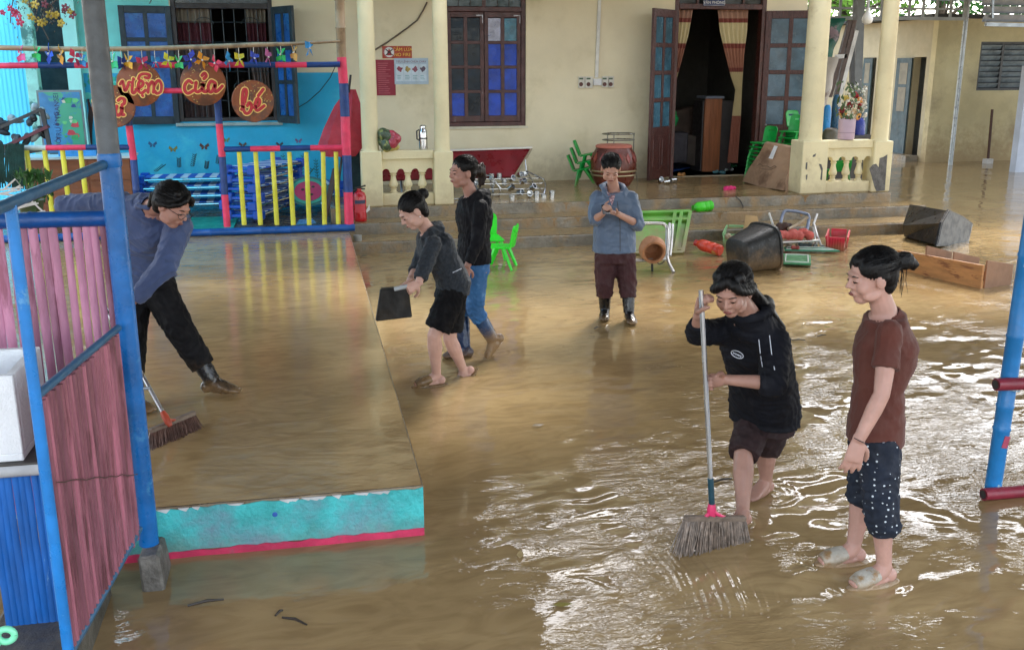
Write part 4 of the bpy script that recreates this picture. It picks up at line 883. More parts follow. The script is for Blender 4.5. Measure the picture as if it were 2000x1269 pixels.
for i in range(9):
    a = -PI/2+(i-4)*.42; r_ = .372; q = Vector((c.x+r_*math.cos(a), 15.75+r_*math.sin(a), dz0+.46)); dx = Vector((-math.sin(a), math.cos(a), 0))
    nn = Vector((math.cos(a), math.sin(a), .0)); s_ = .075
    v = [q+Vector((0, 0, s_*1.2))-nn*.035, q+dx*s_*.6-nn*.005, q-Vector((0, 0, s_))+nn*.012, q-dx*s_*.6-nn*.005]
    MB().add(v+[p-nn*.01 for p in v], [(0, 1, 2, 3), (7, 6, 5, 4), (0, 4, 5, 1), (1, 5, 6, 2), (2, 6, 7, 3), (3, 7, 4, 0)]).build('diamond', mat('yellow diamond', '#b8942e' if i % 2 else '#8a3a30', .4), dm)
st = thing('drum_stand', 'thin round metal stand rising behind the drum', 'stand', (c.x+.28, 16.1, .46))
for z in (1.18, 1.28): MB().tube([(c.x+.2+.27*math.cos(t), 16.15+.2*math.sin(t), z) for t in np.linspace(0, 2*PI, 22)], .011, 6).build('ring', mat('tarnished steel', (.25, .24, .2), .35, metal=.8), st, smooth=True)
for a in (0, 2.1, 4.2): MB().tube([(c.x+.2+.27*math.cos(a), 16.15+.2*math.sin(a), 1.29), (c.x+.2+.27*math.cos(a), 16.15+.2*math.sin(a), .9), (c.x+.2+.36*math.cos(a), 16.15+.26*math.sin(a), .46)], .011, 6).build('leg', MATS['tarnished steel'], st, smooth=True)

# ---- toppled red table and steel cup rack
tt = thing('toppled_table', 'toppled table showing its dark red top and white edge', 'table', (3, 15.6, .46))
def quad_slab(pts, t, name, m, parent, bevel=0):
    v = [Vector(p) for p in pts]; nn = (v[1]-v[0]).cross(v[3]-v[0]).normalized()*t
    return MB().add(v+[p+nn for p in v], [(0, 1, 2, 3), (7, 6, 5, 4), (0, 4, 5, 1), (1, 5, 6, 2), (2, 6, 7, 3), (3, 7, 4, 0)]).build(name, m, parent, bevel=bevel)
TL, TR, BR, BL = at(742, 300, 15.6), at(1036, 290, 15.6), at(1002, 345, 15.25), at(742, 352, 15.25)
quad_slab([TL, TR, BR, BL], .03, 'top', mat('dark red laminate', (.16, .008, .014), .35, .25, 3), tt)
up_ = Vector((0, 0, .028))
quad_slab([TL+Vector((0, -.03, .0)), TR+Vector((.02, -.03, .0)), TR+Vector((.02, -.03, 0))+up_, TL+Vector((0, -.03, 0))+up_], -.05, 'edge_strip', mat('white table edge', (.7, .67, .6), .5, .1), tt)
quad_slab([TR+Vector((0, -.03, 0)), BR+Vector((0, -.03, 0)), BR+Vector((.03, -.03, 0)), TR+Vector((.03, -.03, 0))], -.04, 'edge_strip', mat('worn wooden edge', (.32, .26, .17), .6, .2), tt)
for x_ in (TL.x+.3, BR.x-.3): MB().tube([(x_, 15.35, .46), (x_, 15.62, 1.0)], .018, 8).build('leg', m_steel, tt, smooth=True)
m_chr = mat('polished steel', (.55, .56, .57), .18, .1, metal=1.)
rk = thing('cup_rack', 'steel tube cup rack lying on the porch before the red table', 'rack', (3.1, 14.9, .46))
def tp(pts, r, name, m, parent, n=7): return MB().tube([at(*p) for p in pts], r, n).build(name, m, parent, smooth=True)
tp([(886, 388, 14.6), (930, 388, 14.6), (934, 372, 14.6), (918, 342, 14.75), (890, 338, 14.9)], .013, 'frame', m_chr, rk)
tp([(905, 388, 15.0), (975, 384, 14.9), (978, 368, 14.8), (960, 345, 14.9), (930, 336, 15.2)], .013, 'frame', m_chr, rk)
tp([(1028, 334, 15.2), (1062, 350, 15.0), (1066, 362, 14.9), (1063, 378, 14.8), (1056, 381, 14.8)], .014, 'frame', m_chr, rk)
tp([(1028, 334, 15.2), (1044, 360, 15.0), (1062, 375, 14.8)], .009, 'brace', m_chr, rk)
tp([(1026, 312, 15.3), (1028, 336, 15.2)], .008, 'brace', m_chr, rk)
for k, (y, x0, x1, Yq) in enumerate(((350, 915, 1055, 15.15), (360, 890, 1062, 15.0), (370, 925, 1064, 14.9), (380, 935, 1062, 14.75))): tp([(x0, y, Yq), (x1, y-2, Yq)], .009, 'rung', m_chr, rk)
cup0 = None
def cup(c, tilt=(0, 0), label='small polished steel cup hanging on the porch rack', group='steel cups on the porch'):
    global cup0
    if cup0 is None:
        cup0 = MB().lathe([(.001, -.05), (.04, -.05), (.045, .05), (.041, .05), (.037, -.04), (.001, -.042)], (0, 0, 0), 12, caps=False).build('steel_cup', m_chr, smooth=True); o = cup0
    else: o = cup0.copy(); C.objects.link(o)
    o.matrix_basis = Matrix.Translation(c) @ Matrix.Rotation(tilt[1], 4, 'Z') @ Matrix.Rotation(tilt[0], 4, 'X'); tag(o, label, 'cup', group); return o
for i_, (px, py, Yq, t, rz) in enumerate(sorted([(928, 358, 14.9, 1.3, .2), (962, 357, 15.1, 0, 0), (985, 356, 15.1, 0, 0), (1000, 349, 15.2, 1.2, .4), (1016, 341, 15.2, 1.35, .3), (1026, 340, 15.2, 1.35, -.2), (1021, 354, 15.0, 1.2, .5), (998, 367, 14.9, 1.0, .8), (1016, 376, 14.8, 1.3, .6), (1040, 366, 14.9, 1.0, .7), (1034, 378, 14.8, 1.4, 0), (1000, 388, 14.65, 0, 0), (1048, 380, 14.75, 0, 0), (960, 346, 15.2, 0, 0), (940, 384, 14.8, 1.2, .9), (975, 345, 15.2, 0, 0)])): cup(at(px, py, Yq), (t, rz), ORDS[i_]+' small steel cup from the left on the porch rack')
cup(at(1062, 386, 14.75)+Vector((0, 0, .0)), label='steel cup standing upright on the porch right of the rack', group=None)
cup(at(1078, 379, 14.8), label='dark-mouthed steel cup standing alone right of the rack', group=None)
for i, (px, py) in enumerate(((1290, 352), (1304, 355), (1314, 353))): q = on(px, py+4, .46); cup((q.x, q.y, .50), (1.2+.2*i, i), ['steel cup lying leftmost on the porch by the left door leaf', 'steel cup lying between two others on the porch by the door', 'steel cup lying rightmost of three before the doorway'][i], 'steel cups before the doorway')

# ---- things on the balustrades
th = thing('thermos', 'steel vacuum flask standing on the left balustrade', 'flask', at(827, 292, 14.32))
c = at(827, 292, 14.32); c.z = cols[0][2]*.5+cols[1][2]*.5+.012
MB().lathe([(.058, 0), (.06, .01), (.06, .24), (.052, .27), (.045, .28), (.045, .33), (.03, .345)], c, 18).build('body', m_chr, th, smooth=True, auto=35)
MB().tube([c+Vector((-.05, 0, .28)), c+Vector((-.09, 0, .26)), c+Vector((-.088, 0, .15)), c+Vector((-.058, 0, .13))], .011, 6).build('handle', m_dark, th, smooth=True)
MB().lathe([(.061, .15), (.0615, .16), (.061, .17)], c, 18, caps=False).build('band', m_dark, th)
bg_ = thing('produce_bag', 'clear bag of green and red vegetables on the left balustrade', 'bag', at(760, 297, 14.3))
c = at(760, 297, 14.3); c.z = th.location.z*0+cols[0][2]+.012
def lumpy(c, r, n, seed, spread, vox=.012):
    rs = random.Random(seed); mb = Soft()
    for i in range(n): mb.ball(Vector(c)+Vector((rs.uniform(-1, 1)*spread[0], rs.uniform(-1, 1)*spread[1], rs.uniform(-1, 1)*spread[2])), r*rs.uniform(.7, 1.2), nu=9, nv=6)
    return mb
lumpy(c+Vector((-.05, 0, .15)), .09, 9, 3, (.06, .05, .08)).build('greens', mat('dark leafy green', '#3c5238', .35, .4, 14, .8, 30, col2='#8a9350', thr=(.55, .62), ps=16, coat=.5), bg_, smooth=True)
lumpy(c+Vector((.07, -.02, .14)), .075, 7, 4, (.04, .05, .07)).build('red_vegetable', mat('red vegetable', '#a83448', .3, .3, 14, .6, 25, coat=.6), bg_, smooth=True)
lumpy(c+Vector((.04, -.02, .03)), .06, 5, 5, (.08, .04, .01)).build('bag_bottom', mat('yellowish plastic film', '#b8a860', .3, .3, 12, .6, 30), bg_, smooth=True)
vs0 = thing('flower_vase', 'lilac vase full of mixed flowers on the right balustrade', 'vase', at(1652, 272, 14.32))
c = at(1652, 272, 14.32)
MB().lathe([(.118, 0), (.125, .02), (.128, .29), (.124, .31), (.11, .31), (.10, .25)], c, 22, caps=True).build('pot', mat('lilac ceramic', '#b9a3b4', .4, .08, 4), vs0, smooth=True, auto=40)
MB().lathe([(.129, .10), (.1295, .104), (.129, .108)], c, 22, caps=False).build('pot_ring', mat('lilac ring', '#8f7c8c', .4), vs0)
rs = random.Random(5)
FL = [(1670, 186, '#8d1020', .062, 'rose'), (1660, 205, '#8d1020', .055, 'rose'), (1645, 215, '#7c0f1c', .055, 'rose'), (1679, 208, '#941626', .05, 'rose'), (1656, 232, '#8d1020', .05, 'rose'), (1646, 222, '#d99a3a', .07, 'gerbera'), (1677, 228, '#d99a3a', .06, 'gerbera'), (1668, 218, '#c9b08a', .05, 'rose'), (1684, 215, '#c8c4b0', .045, 'rose'), (1652, 192, '#c0a850', .05, 'rose'), (1688, 200, '#d9d6c8', .04, 'rose'), (1680, 196, '#c98a4a', .05, 'rose'), (1662, 178, '#8c9c74', .045, 'rose'), (1640, 205, '#cfcabd', .035, 'rose'), (1690, 225, '#d4d0c4', .04, 'rose'), (1686, 180, '#c4c8b8', .035, 'rose'), (1672, 172, '#9aa58c', .035, 'rose')]
for px, py, col, r, kind in FL:
    q = at(px, py, 14.32+rs.uniform(-.12, .0)); m = mat('petal '+col, col, .55, .2, 12); mb = MB(); out = (q-(c+Vector((0, 0, .5)))).normalized(); out = (out+Vector((0, -.9, .25))).normalized(); R = frame_to(out)
    if kind == 'rose':
        for lay in range(3):
            for k in range(6):
                a = k*PI/3+lay*.5; rr = r*(1-.3*lay); mb.ball(q+R @ Vector((math.cos(a)*rr*.55, math.sin(a)*rr*.55, lay*r*.25)), (rr*.55, rr*.3, rr*.6), R @ rotm(0, 0, a) @ rotm(0, .35, 0), 6, 5)
    else:
        for k in range(14): a = k*2*PI/14; mb.ball(q+R @ Vector((math.cos(a)*r*.68, math.sin(a)*r*.68, 0)), (r*.42, r*.14, r*.08), R @ rotm(0, 0, a), 6, 4)
    f = mb.build('flower', m, vs0, smooth=True)
    if kind != 'rose': MB().ball(q+R @ Vector((0, 0, .012)), (r*.34, r*.34, r*.18), R).build('flower_centre', mat('dark flower centre', (.04, .02, .012), .9), f, smooth=True)
lv = MB()
for i in range(150):
    a = rs.uniform(0, 2*PI); t = rs.uniform(0, 1); q = c+Vector((math.cos(a)*.24*rs.random()**.5+.02, math.sin(a)*.16*rs.random()**.5, .30+t*.58*(1-.2*rs.random()))); s_ = rs.uniform(.04, .085)
    R = frame_to((math.cos(a), math.sin(a)*.6-.5, rs.uniform(-.2, .8))); lv.add([q+R @ Vector(p)*s_ for p in ((0, -.5, 0), (.32, 0, .1), (0, .7, 0), (-.32, 0, .1))], [(0, 1, 2, 3)])
stuff(lv.build('leaves', mat('bouquet leaf', (.06, .11, .035), .5, .4, 20), vs0))
sp_ = MB()
for i in range(90):
    a = rs.uniform(0, 2*PI); q = c+Vector((.06+math.cos(a)*.22*rs.random()**.5, math.sin(a)*.15-.05, .28+.62*rs.random())); sp_.ball(q, rs.uniform(.008, .017), nu=5, nv=4)
stuff(sp_.build('filler_blossom', mat('white filler blossom', (.6, .6, .54), .6), vs0))

# ---- fire extinguisher on the steps
e = on(704, 432, .305); ex = thing('fire_extinguisher', 'red fire extinguisher standing on the step by the fence post', 'extinguisher', (e.x, e.y, .305))
c = Vector((e.x, e.y, .305)); m_red = mat('extinguisher red', '#b3121e', .3, .12, 5, coat=.3)
MB().lathe([(.075, 0), (.088, .012), (.09, .05), (.09, .34), (.075, .39), (.04, .415), (.03, .42), (.03, .45)], c, 20).build('cylinder', m_red, ex, smooth=True)
MB().bar(c+Vector((-.05, 0, .455)), c+Vector((.09, -.01, .49)), .022).build('lever', m_dark, ex); MB().bar(c+Vector((-.05, 0, .45)), c+Vector((.08, -.01, .445)), .018).build('handle', m_dark, ex)
MB().tube([c+Vector((-.03, 0, .44)), c+Vector((-.12, 0, .40)), c+Vector((-.115, -.02, .2)), c+Vector((-.1, -.03, .05))], .013, 7).build('hose', m_dark, ex, smooth=True)
for z0, z1, col, nm in ((.25, .30, '#26304e', 'navy label'), (.13, .235, '#c23a44', 'pale red label')):
    vv = []; 
    for i in range(9):
        a = -PI/2-.9+1.8*i/8
        for z in (z0, z1): vv.append(c+Vector((.0912*math.cos(a), .0912*math.sin(a), z)))
    MB().add(vv, [(2*i, 2*i+2, 2*i+3, 2*i+1) for i in range(8)]).build('label', mat(nm, col, .4), ex)
quad_slab([c+Vector((.085, -.05, .12)), c+Vector((.135, -.05, .16)), c+Vector((.13, -.05, .24)), c+Vector((.08, -.05, .15))], .002, 'paper_tag', mat('paper tag', (.7, .7, .68), .6), ex)

# ---- cardboard box, interior, curtains
cb = thing('cardboard_box', 'big soggy cardboard box slumped before the stacked chairs', 'box', (7.2, 15, .46))
F4 = [at(1493, 279, 15.25), at(1548, 289, 15.05), on(1531, 374, .46), on(1449, 356, .46)]
S4 = [at(1548, 289, 15.05), at(1561, 281, 15.45), at(1560, 342, 15.5), on(1531, 374, .46)]
B1, B2 = at(1508, 276, 15.7), Vector((F4[3].x+.25, 15.8, .46))
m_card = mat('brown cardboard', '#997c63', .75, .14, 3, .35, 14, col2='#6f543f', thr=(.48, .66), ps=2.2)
bodyv = [F4[3], F4[2], S4[2]+Vector((0, 0, -.2)), B2, F4[0], F4[1], S4[1], B1]
bme = MB().add(bodyv, [(0, 1, 2, 3), (4, 5, 6, 7), (0, 1, 5, 4), (1, 2, 6, 5), (2, 3, 7, 6), (3, 0, 4, 7)]).mesh('carton', m_card)
bm = bmesh.new(); bm.from_mesh(bme); bmesh.ops.subdivide_edges(bm, edges=bm.edges[:], cuts=7, use_grid_fill=True)
for v in bm.verts:
    p = v.co; v.co += Vector((math.sin(p.z*9+p.x*5), math.sin(p.x*7+p.z*4)*.6, math.sin(p.x*8+p.y*6)))*.012
bm.to_mesh(bme); bm.free(); bme.polygons.foreach_set('use_smooth', [True]*len(bme.polygons)); bme.set_sharp_from_angle(angle=math.radians(40)); link('carton', bme, cb)
def on_face(u, v, lift=.02): p = F4[3].lerp(F4[2], u).lerp(F4[0].lerp(F4[1], u), v); return p+Vector((-.005, -lift, .006))
quad_slab([on_face(.36, .66), on_face(.48, .66), on_face(.48, .97), on_face(.36, .97)], -.003, 'paper_label', mat('white paper label', (.62, .64, .66), .6), cb)
tearp = [(.14, .44), (.2, .50), (.3, .46), (.42, .48), (.52, .45), (.6, .52), (.66, .50), (.55, .42), (.4, .40), (.25, .40)]
for (u, v), (u2, v2) in zip(tearp, tearp[1:]): MB().bar(on_face(u, v, .024), on_face(u2, v2, .024), .006).build('tear', mat('torn card edge', (.10, .07, .05), .9), cb)
fl = quad_slab([at(1545, 288, 15.0), at(1562, 281, 15.4), at(1560, 287, 15.3), at(1548, 298, 14.95)], .006, 'flap', m_card, cb)

def curtain(name, label, Y, rows, cols_, pleats, amp, m, seed):
    rs = random.Random(seed); vv = []; nC = 48
    zs_ = np.linspace(0, 1, 40)
    for t in zs_:
        k = t*(len(rows)-1); i = min(int(k), len(rows)-2); f = k-i
        (y0, l0, r0), (y1, l1, r1) = rows[i], rows[i+1]; y, l, r = y0+(y1-y0)*f, l0+(l1-l0)*f, r0+(r1-r0)*f
        w0 = rows[0][2]-rows[0][1]
        for j in range(nC+1):
            u = j/nC; p = at(l+(r-l)*u, y, Y); a = amp*(1+.6*(1-(r-l)/w0)); ph = 2*PI*pleats*u+.5*math.sin(5*u+3*t)
            p.y += a*math.sin(ph); vv.append(p)
    o = MB().add(vv, [(i*(nC+1)+j, i*(nC+1)+j+1, (i+1)*(nC+1)+j+1, (i+1)*(nC+1)+j) for i in range(39) for j in range(nC)]).build(name, m, smooth=True, auto=180)
    return tag(o, label, 'curtain')
def band_mat(name, bands, z0, z1):        # woven bands of a curtain, by height
    m = mat(name, (.5, .5, .5), .8, .15, 8, .2, 60); nt = m.node_tree; N = nt.nodes; L = nt.links; b = N['Principled BSDF']
    g = N.new('ShaderNodeNewGeometry'); s = N.new('ShaderNodeSeparateXYZ'); L.new(g.outputs['Position'], s.inputs[0])
    r = N.new('ShaderNodeMapRange'); L.new(s.outputs[2], r.inputs[0]); r.inputs[1].default_value = z0; r.inputs[2].default_value = z1
    cr = N.new('ShaderNodeValToRGB'); cr.color_ramp.interpolation = 'CONSTANT'; L.new(r.outputs[0], cr.inputs[0])
    el = cr.color_ramp.elements
    while len(el) > 1: el.remove(el[-1])
    el[0].position = bands[0][0]; el[0].color = (*srgb(bands[0][1]), 1)
    for p, c_ in bands[1:]: q = el.new(p); q.color = (*srgb(c_), 1)
    n = N.new('ShaderNodeTexNoise'); n.inputs['Scale'].default_value = 22; x = N.new('ShaderNodeMix'); x.data_type = 'RGBA'; x.blend_type = 'MULTIPLY'; x.inputs[0].default_value = .45
    L.new(cr.outputs[0], x.inputs[6]); L.new(n.outputs[0], x.inputs[7]); L.new(x.outputs[2], b.inputs['Base Color']); return m
zz = lambda y: at(1350, y, YW+.2).z
zb_, zt_ = zz(320), zz(20)
bp_ = lambda y: (zz(y)-zb_)/(zt_-zb_)
cm = band_mat('banded curtain cloth', [(0, '#a06450'), (bp_(228), '#d8c79a'), (bp_(142), '#8f4f44'), (bp_(133), '#b07a62'), (bp_(95), '#8f4a40'), (bp_(86), '#dfd0a2'), (bp_(45), '#8f4a40'), (bp_(36), '#bd9480')], zb_, zt_)
curtain('door_curtain', 'cream and rust banded curtain tied at the left of the doorway', YW+.2, [(20, 1312, 1353), (70, 1311, 1344), (120, 1309, 1331), (165, 1308, 1318), (185, 1308, 1312)], 0, 5, .02, cm, 1)
curtain('door_curtain', 'cream and rust banded curtain at the right of the doorway', YW+.2, [(20, 1402, 1461), (60, 1406, 1459), (110, 1418, 1453), (150, 1428, 1450), (176, 1437, 1448), (230, 1430, 1446), (318, 1421, 1440)], 0, 6, .022, cm, 2)
zz = lambda y: at(400, y, YW+.16).z
zb_, zt_ = zz(240), zz(10); bp_ = lambda y: (zz(y)-zb_)/(zt_-zb_)
cm2 = band_mat('maroon and grey curtain cloth', [(0, '#4c3a38'), (bp_(195), '#6b5a52'), (bp_(90), '#58202a'), (bp_(45), '#8f8474')], zb_, zt_)
curtain('window_curtain', 'grey and maroon curtain inside the left of the barred window', YW+.16, [(10, 332, 408), (60, 338, 412), (120, 345, 418), (190, 352, 420), (235, 356, 424)], 0, 6, .03, cm2, 3)
curtain('window_curtain', 'grey and maroon curtain bunched inside the right of the barred window', YW+.16, [(10, 478, 518), (60, 482, 520), (120, 488, 524), (160, 494, 527), (200, 512, 532)], 0, 5, .03, cm2, 4)
bd = thing('upright_board', 'tall orange-brown board standing inside the doorway', 'board', at(1391, 322, 17.6))
a, b_ = at(1372, 322, 17.6), at(1411, 193, 17.6)
for i in range(3): MB().bb(a.x+(b_.x-a.x)*i/3+.001, a.x+(b_.x-a.x)*(i+1)/3-.001, 17.6, 17.64, .455, b_.z).build('plank', mat('orange-brown plank', '#8a5230', .5, .2, 3, .2, 12, stretch=(6, 6, .6)), bd)
MB().bb(a.x-.03, b_.x+.25, 17.64, 18.1, .455, b_.z-.04).build('cabinet_side', mat('dark cabinet', (.035, .03, .03), .5), bd)
MB().bb(a.x-.02, b_.x+.02, 17.55, 18.0, b_.z+.002, b_.z+.045).build('cloth_cover', mat('grey-blue cloth', (.16, .18, .22), .8, .2), bd, bevel=.008)
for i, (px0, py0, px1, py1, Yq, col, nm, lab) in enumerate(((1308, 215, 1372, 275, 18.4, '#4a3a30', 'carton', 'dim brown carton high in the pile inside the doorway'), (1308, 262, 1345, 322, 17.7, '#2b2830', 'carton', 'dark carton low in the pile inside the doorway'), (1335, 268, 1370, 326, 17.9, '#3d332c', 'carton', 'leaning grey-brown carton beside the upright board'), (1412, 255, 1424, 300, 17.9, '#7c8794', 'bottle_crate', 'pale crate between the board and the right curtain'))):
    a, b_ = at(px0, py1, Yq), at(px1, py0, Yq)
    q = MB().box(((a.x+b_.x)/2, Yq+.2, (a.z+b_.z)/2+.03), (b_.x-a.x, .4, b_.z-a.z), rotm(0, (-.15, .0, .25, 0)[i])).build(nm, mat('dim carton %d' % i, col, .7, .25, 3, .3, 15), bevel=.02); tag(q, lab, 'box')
q = at(1316, 232, 17.75); tag(lumpy(q, .09, 5, 8, (.03, .03, .1)).build('green_sack', mat('green sack', '#128a4a', .5, .2), smooth=True), 'small green sack on the cartons inside the doorway', 'sack')
q = on(1335, 330, .46); tag(quad_slab([on(1308, 337, .46), on(1362, 326, .46), on(1352, 318, .46), on(1310, 322, .46)], .03, 'blue_mat', mat('dark blue mat', (.01, .04, .16), .5, .2), None), 'dark blue mat lying on the wet threshold', 'mat')
for i, (px, py, w, col, lab) in enumerate(((1330, 343, .14, '#9a6a34', 'small orange-brown board on the porch by the door'), (1372, 332, .22, '#7c2f3a', 'dark red cloth scrap at the threshold'), (1400, 338, .25, '#3f6f78', 'teal rag at the threshold'), (1425, 333, .2, '#9aa0a0', 'pale grey tray at the threshold'), (1436, 325, .16, '#2f7f52', 'green scrap under the right curtain'))):
    q = on(px, py, .46); tag(lumpy((q.x, q.y, .475), .035, 6, 20+i, (w*.5, .06, .008)).build(('board_scrap', 'red_cloth', 'teal_rag', 'grey_tray', 'green_scrap')[i], mat('scrap %d' % i, col, .6, .25, 10, .4, 30), smooth=True), lab, 'scrap')
q = on(1426, 370, .455); pk = lumpy((q.x, q.y, .475), .04, 9, 31, (.10, .06, .012)); q2 = on(1440, 374, .455); 
tag(pk.build('pink_cloth', mat('hot pink cloth', '#d4266e', .6, .2, 12, .4, 30), smooth=True), 'crumpled hot pink cloth on the porch floor', 'cloth')

# ---- notices, sockets, cables on the wall
def plate(px0, py0, px1, py1, Y, t, name, m, parent=None): a, b_ = at(px0, py1, Y), at(px1, py0, Y); return MB().bb(a.x, b_.x, Y-t, Y, a.z, b_.z).build(name, m, parent)
wy = YW-.004
nf = tag(plate(747, 90.5, 804, 114.5, wy, .006, 'no_fire_sign', mat('red sign board', '#a83a20', .4, .12)), 'red CẤM LỬA NO FIRE sign high on the cream wall', 'sign')
a, b_ = at(760, 102.5, wy), at(760, 91.5, wy); MB().lathe([(.093, 0), (.093, .002)], (a.x, wy-.0065, a.z), 24, rotm(PI/2)).build('emblem', mat('white emblem', (.72, .72, .7), .5), nf)
for ang in (.7, -.7): MB().box((a.x, wy-.0095, a.z), (.15, .001, .016), rotm(0, ang)).build('cross_bar', m_dark, nf)
MB().tube([(a.x+.086*math.cos(t), wy-.0095, a.z+.086*math.sin(t)) for t in np.linspace(0, 2*PI, 26)], .006, 5).build('emblem_ring', mat('emblem red', '#a01c28', .5), nf)
MB().prism([(a.x-.035, a.z-.05), (a.x+.035, a.z-.05), (a.x+.03, a.z), (a.x, a.z+.06), (a.x-.03, a.z)], wy-.0092, wy-.0088).build('flame', mat('emblem red', '#a01c28', .5), nf)
my = mat('yellow sign letters', '#e8c24a', .5)
for tx, py in (('CẤM LỬA', 97.5), ('NO FIRE', 107.5)): q = at(786, py, wy); text_mb(tx, .074, (q.x, wy-.0068, q.z), depth=.0006).build('lettering', my, nf)
rn = tag(plate(733, 117, 771, 187, wy, .006, 'rules_notice', mat('crimson notice', '#8f2036', .45, .1)), 'tall crimson notice with small lines of text on the wall', 'notice')
rs = random.Random(9)
q0, q1 = at(735, 122, wy), at(769, 184, wy)
for i in range(15):
    z = q0.z+(q1.z-q0.z)*(i+.5)/15; l = rs.uniform(.55, .95); MB().bb(q0.x+.02, q0.x+.02+(q1.x-q0.x-.04)*l, wy-.007, wy-.0062, z-.006, z+.004).build('text_line', mat('faint text', '#b8606a', .5), rn)
ps = tag(plate(771, 114, 836, 165, wy-.001, .008, 'fire_poster', mat('pale blue poster', '#a8bccb', .35, .06)), 'pale blue fire-drill poster with four panels on the wall', 'poster')
q = at(803, 121, wy); text_mb('TIÊU LỆNH CHỮA CHÁY', .045, (q.x, wy-.0098, q.z), depth=.0005).build('lettering', mat('poster maroon', '#7a2034', .5), ps)
for i in range(4):
    l, r = 774+i*15, 774+i*15+13.5; plate(l, 126, r, 159, wy-.0095, .0006, 'poster_panel', mat('panel tint', '#c3d2dc', .4), ps)
    a, b_ = at(l+2, 143, wy), at(r-2, 128, wy); cc = ((a.x+b_.x)/2, (a.z+b_.z)/2); MB().prism([(cc[0]+(.045+.012*math.sin(3*t+i*2))*math.cos(t), cc[1]+(.04+.015*math.sin(4*t+i))*math.sin(t)) for t in np.linspace(0, 2*PI, 14)[:-1]], wy-.0108, wy-.0102).build('picture', mat('panel picture %d' % i, ['#8a3a4a', '#a08a4a', '#8a4a5a', '#5a4a5a'][i], .5, .4, 30), ps)
    for j in range(3): q = at(l+2, 148+j*3.2, wy); MB().bb(q.x, q.x+.085*rs.uniform(.6, 1), wy-.0108, wy-.0102, q.z-.006, q.z+.002).build('text_line', mat('teal text', '#5a9aa0', .5), ps)
for k, (l, r) in enumerate(((1129, 1141), (1142, 1157), (1175, 1187), (1188, 1198))):
    so = tag(plate(l, 150+(k > 1)*-.5, r, 172-(k > 1), wy, .035, 'wall_socket', mat('cream socket plastic', (.62, .6, .53), .4)), ['leftmost wall socket of the row of four', 'wall socket just left of the white junction box', 'wall socket just right of the white junction box', 'rightmost wall socket of the row of four'][k], 'socket', 'wall sockets by the doorway')
    q = at((l+r)/2, 165, wy-.036); MB().lathe([(.036, 0), (.03, .012)], (q.x, wy-.036, q.z), 14, rotm(PI/2)).build('knob', mat('dark red knob', (.09, .02, .015), .4), so, smooth=True)
    q = at((l+r)/2, 154, wy-.036); MB().bb(q.x-.035, q.x+.035, wy-.037, wy-.035, q.z-.014, q.z+.014).build('dial', mat('green dial', (.05, .10, .05), .4), so)
jb = tag(plate(1158, 154, 1174, 167, wy, .04, 'junction_box', mat('white box plastic', (.7, .71, .72), .4)), 'white junction box between the wall sockets', 'box')
a, b_ = at(1173.5, -20, wy), at(1164.5, 152, wy); tag(MB().bar((a.x-.02, wy-.015, a.z), (b_.x, wy-.015, b_.z), .055, .022, (0, 1, 0)).build('cable_duct', mat('white duct', (.66, .66, .62), .5)), 'white cable duct running down to the wall sockets', 'duct')
tag(MB().tube([at(x, y, YW-.02) for x, y in ((834, 5), (828, 18), (815, 40), (796, 55), (775, 70), (755, 84), (732, 98))], .013, 7).build('wall_cable', mat('brown cable', (.12, .09, .06), .6), smooth=True), 'brown cable drooping across the wall above the fire sign', 'cable')
tag(MB().tube([at(x, y, YW-.02-.2*(x-575)/80) for x, y in ((576, 214), (600, 200), (625, 178), (645, 152), (655, 130))], .007, 6).build('slack_cable', mat('black cable', (.02, .02, .02), .6), smooth=True), 'thin black cable drooping over the blue mural wall', 'cable')
tag(MB().tube([at(x, y, 14.06-.02) for x, y in ((1436, 383), (1446, 392), (1453, 405), (1460, 414))], .008, 6).build('step_cable', MATS['black cable'], smooth=True), 'short dark cable hanging over the top step', 'cable')
# ================================================================ clutter on the flooded yard (right)
m_lg = mat('leaf green plastic', '#5fa03a', .4, .15, 4, .1, 20, mud=(0, .5, .8))
tr_ = thing('green_tray', 'big leaf-green plastic tray leaning on the steps', 'tray', (4.5, 12.2, 0))
a0, a1, a2, a3 = at(1236, 497, 12.1), at(1332, 496, 12.1), at(1347, 416, 12.75), at(1240, 419, 12.75)
quad_slab([a0, a1, a2, a3], -.02, 'panel', m_lg, tr_)
nn_ = (a1-a0).cross(a3-a0).normalized()
if nn_.y > 0: nn_ = -nn_
for p, q in ((a0, a1), (a1, a2), (a2, a3), (a3.lerp(a0, .2), a2.lerp(a1, .2)), (a0.lerp(a3, .07), a1.lerp(a2, .07)), (a0.lerp(a1, .72), a3.lerp(a2, .72)), (a0.lerp(a1, .84), a3.lerp(a2, .84))): MB().bar(p+nn_*.02, q+nn_*.02, .045, .05, nn_).build('rib', m_lg, tr_)
m_al = mat('dull aluminium tube', (.55, .54, .52), .35, .15, metal=.7)
sf = thing('folding_frame', 'bent aluminium chair frame standing before the green tray', 'chair', (4, 11.2, 0))
def tpp(pts, r, name, m, parent, n=8):
    P = [at(*p) for p in pts]; F = []
    for i in range(len(P)-1):
        p0, p1, p2, p3 = P[max(i-1, 0)], P[i], P[i+1], P[min(i+2, len(P)-1)]
        for t in np.linspace(0, 1, 5, endpoint=(i == len(P)-2)): F.append(.5*((2*p1)+(p2-p0)*t+(2*p0-5*p1+4*p2-p3)*t*t+(3*p1-p0-3*p2+p3)*t**3))
    return MB().tube(F, r, n).build(name, m, parent, smooth=True)
tpp([(1225, 437, 11.5), (1285, 436, 11.5), (1300, 441, 11.5), (1303, 455, 11.45), (1301, 500, 11.3), (1299, 506, 11.25)], .022, 'frame', m_al, sf)
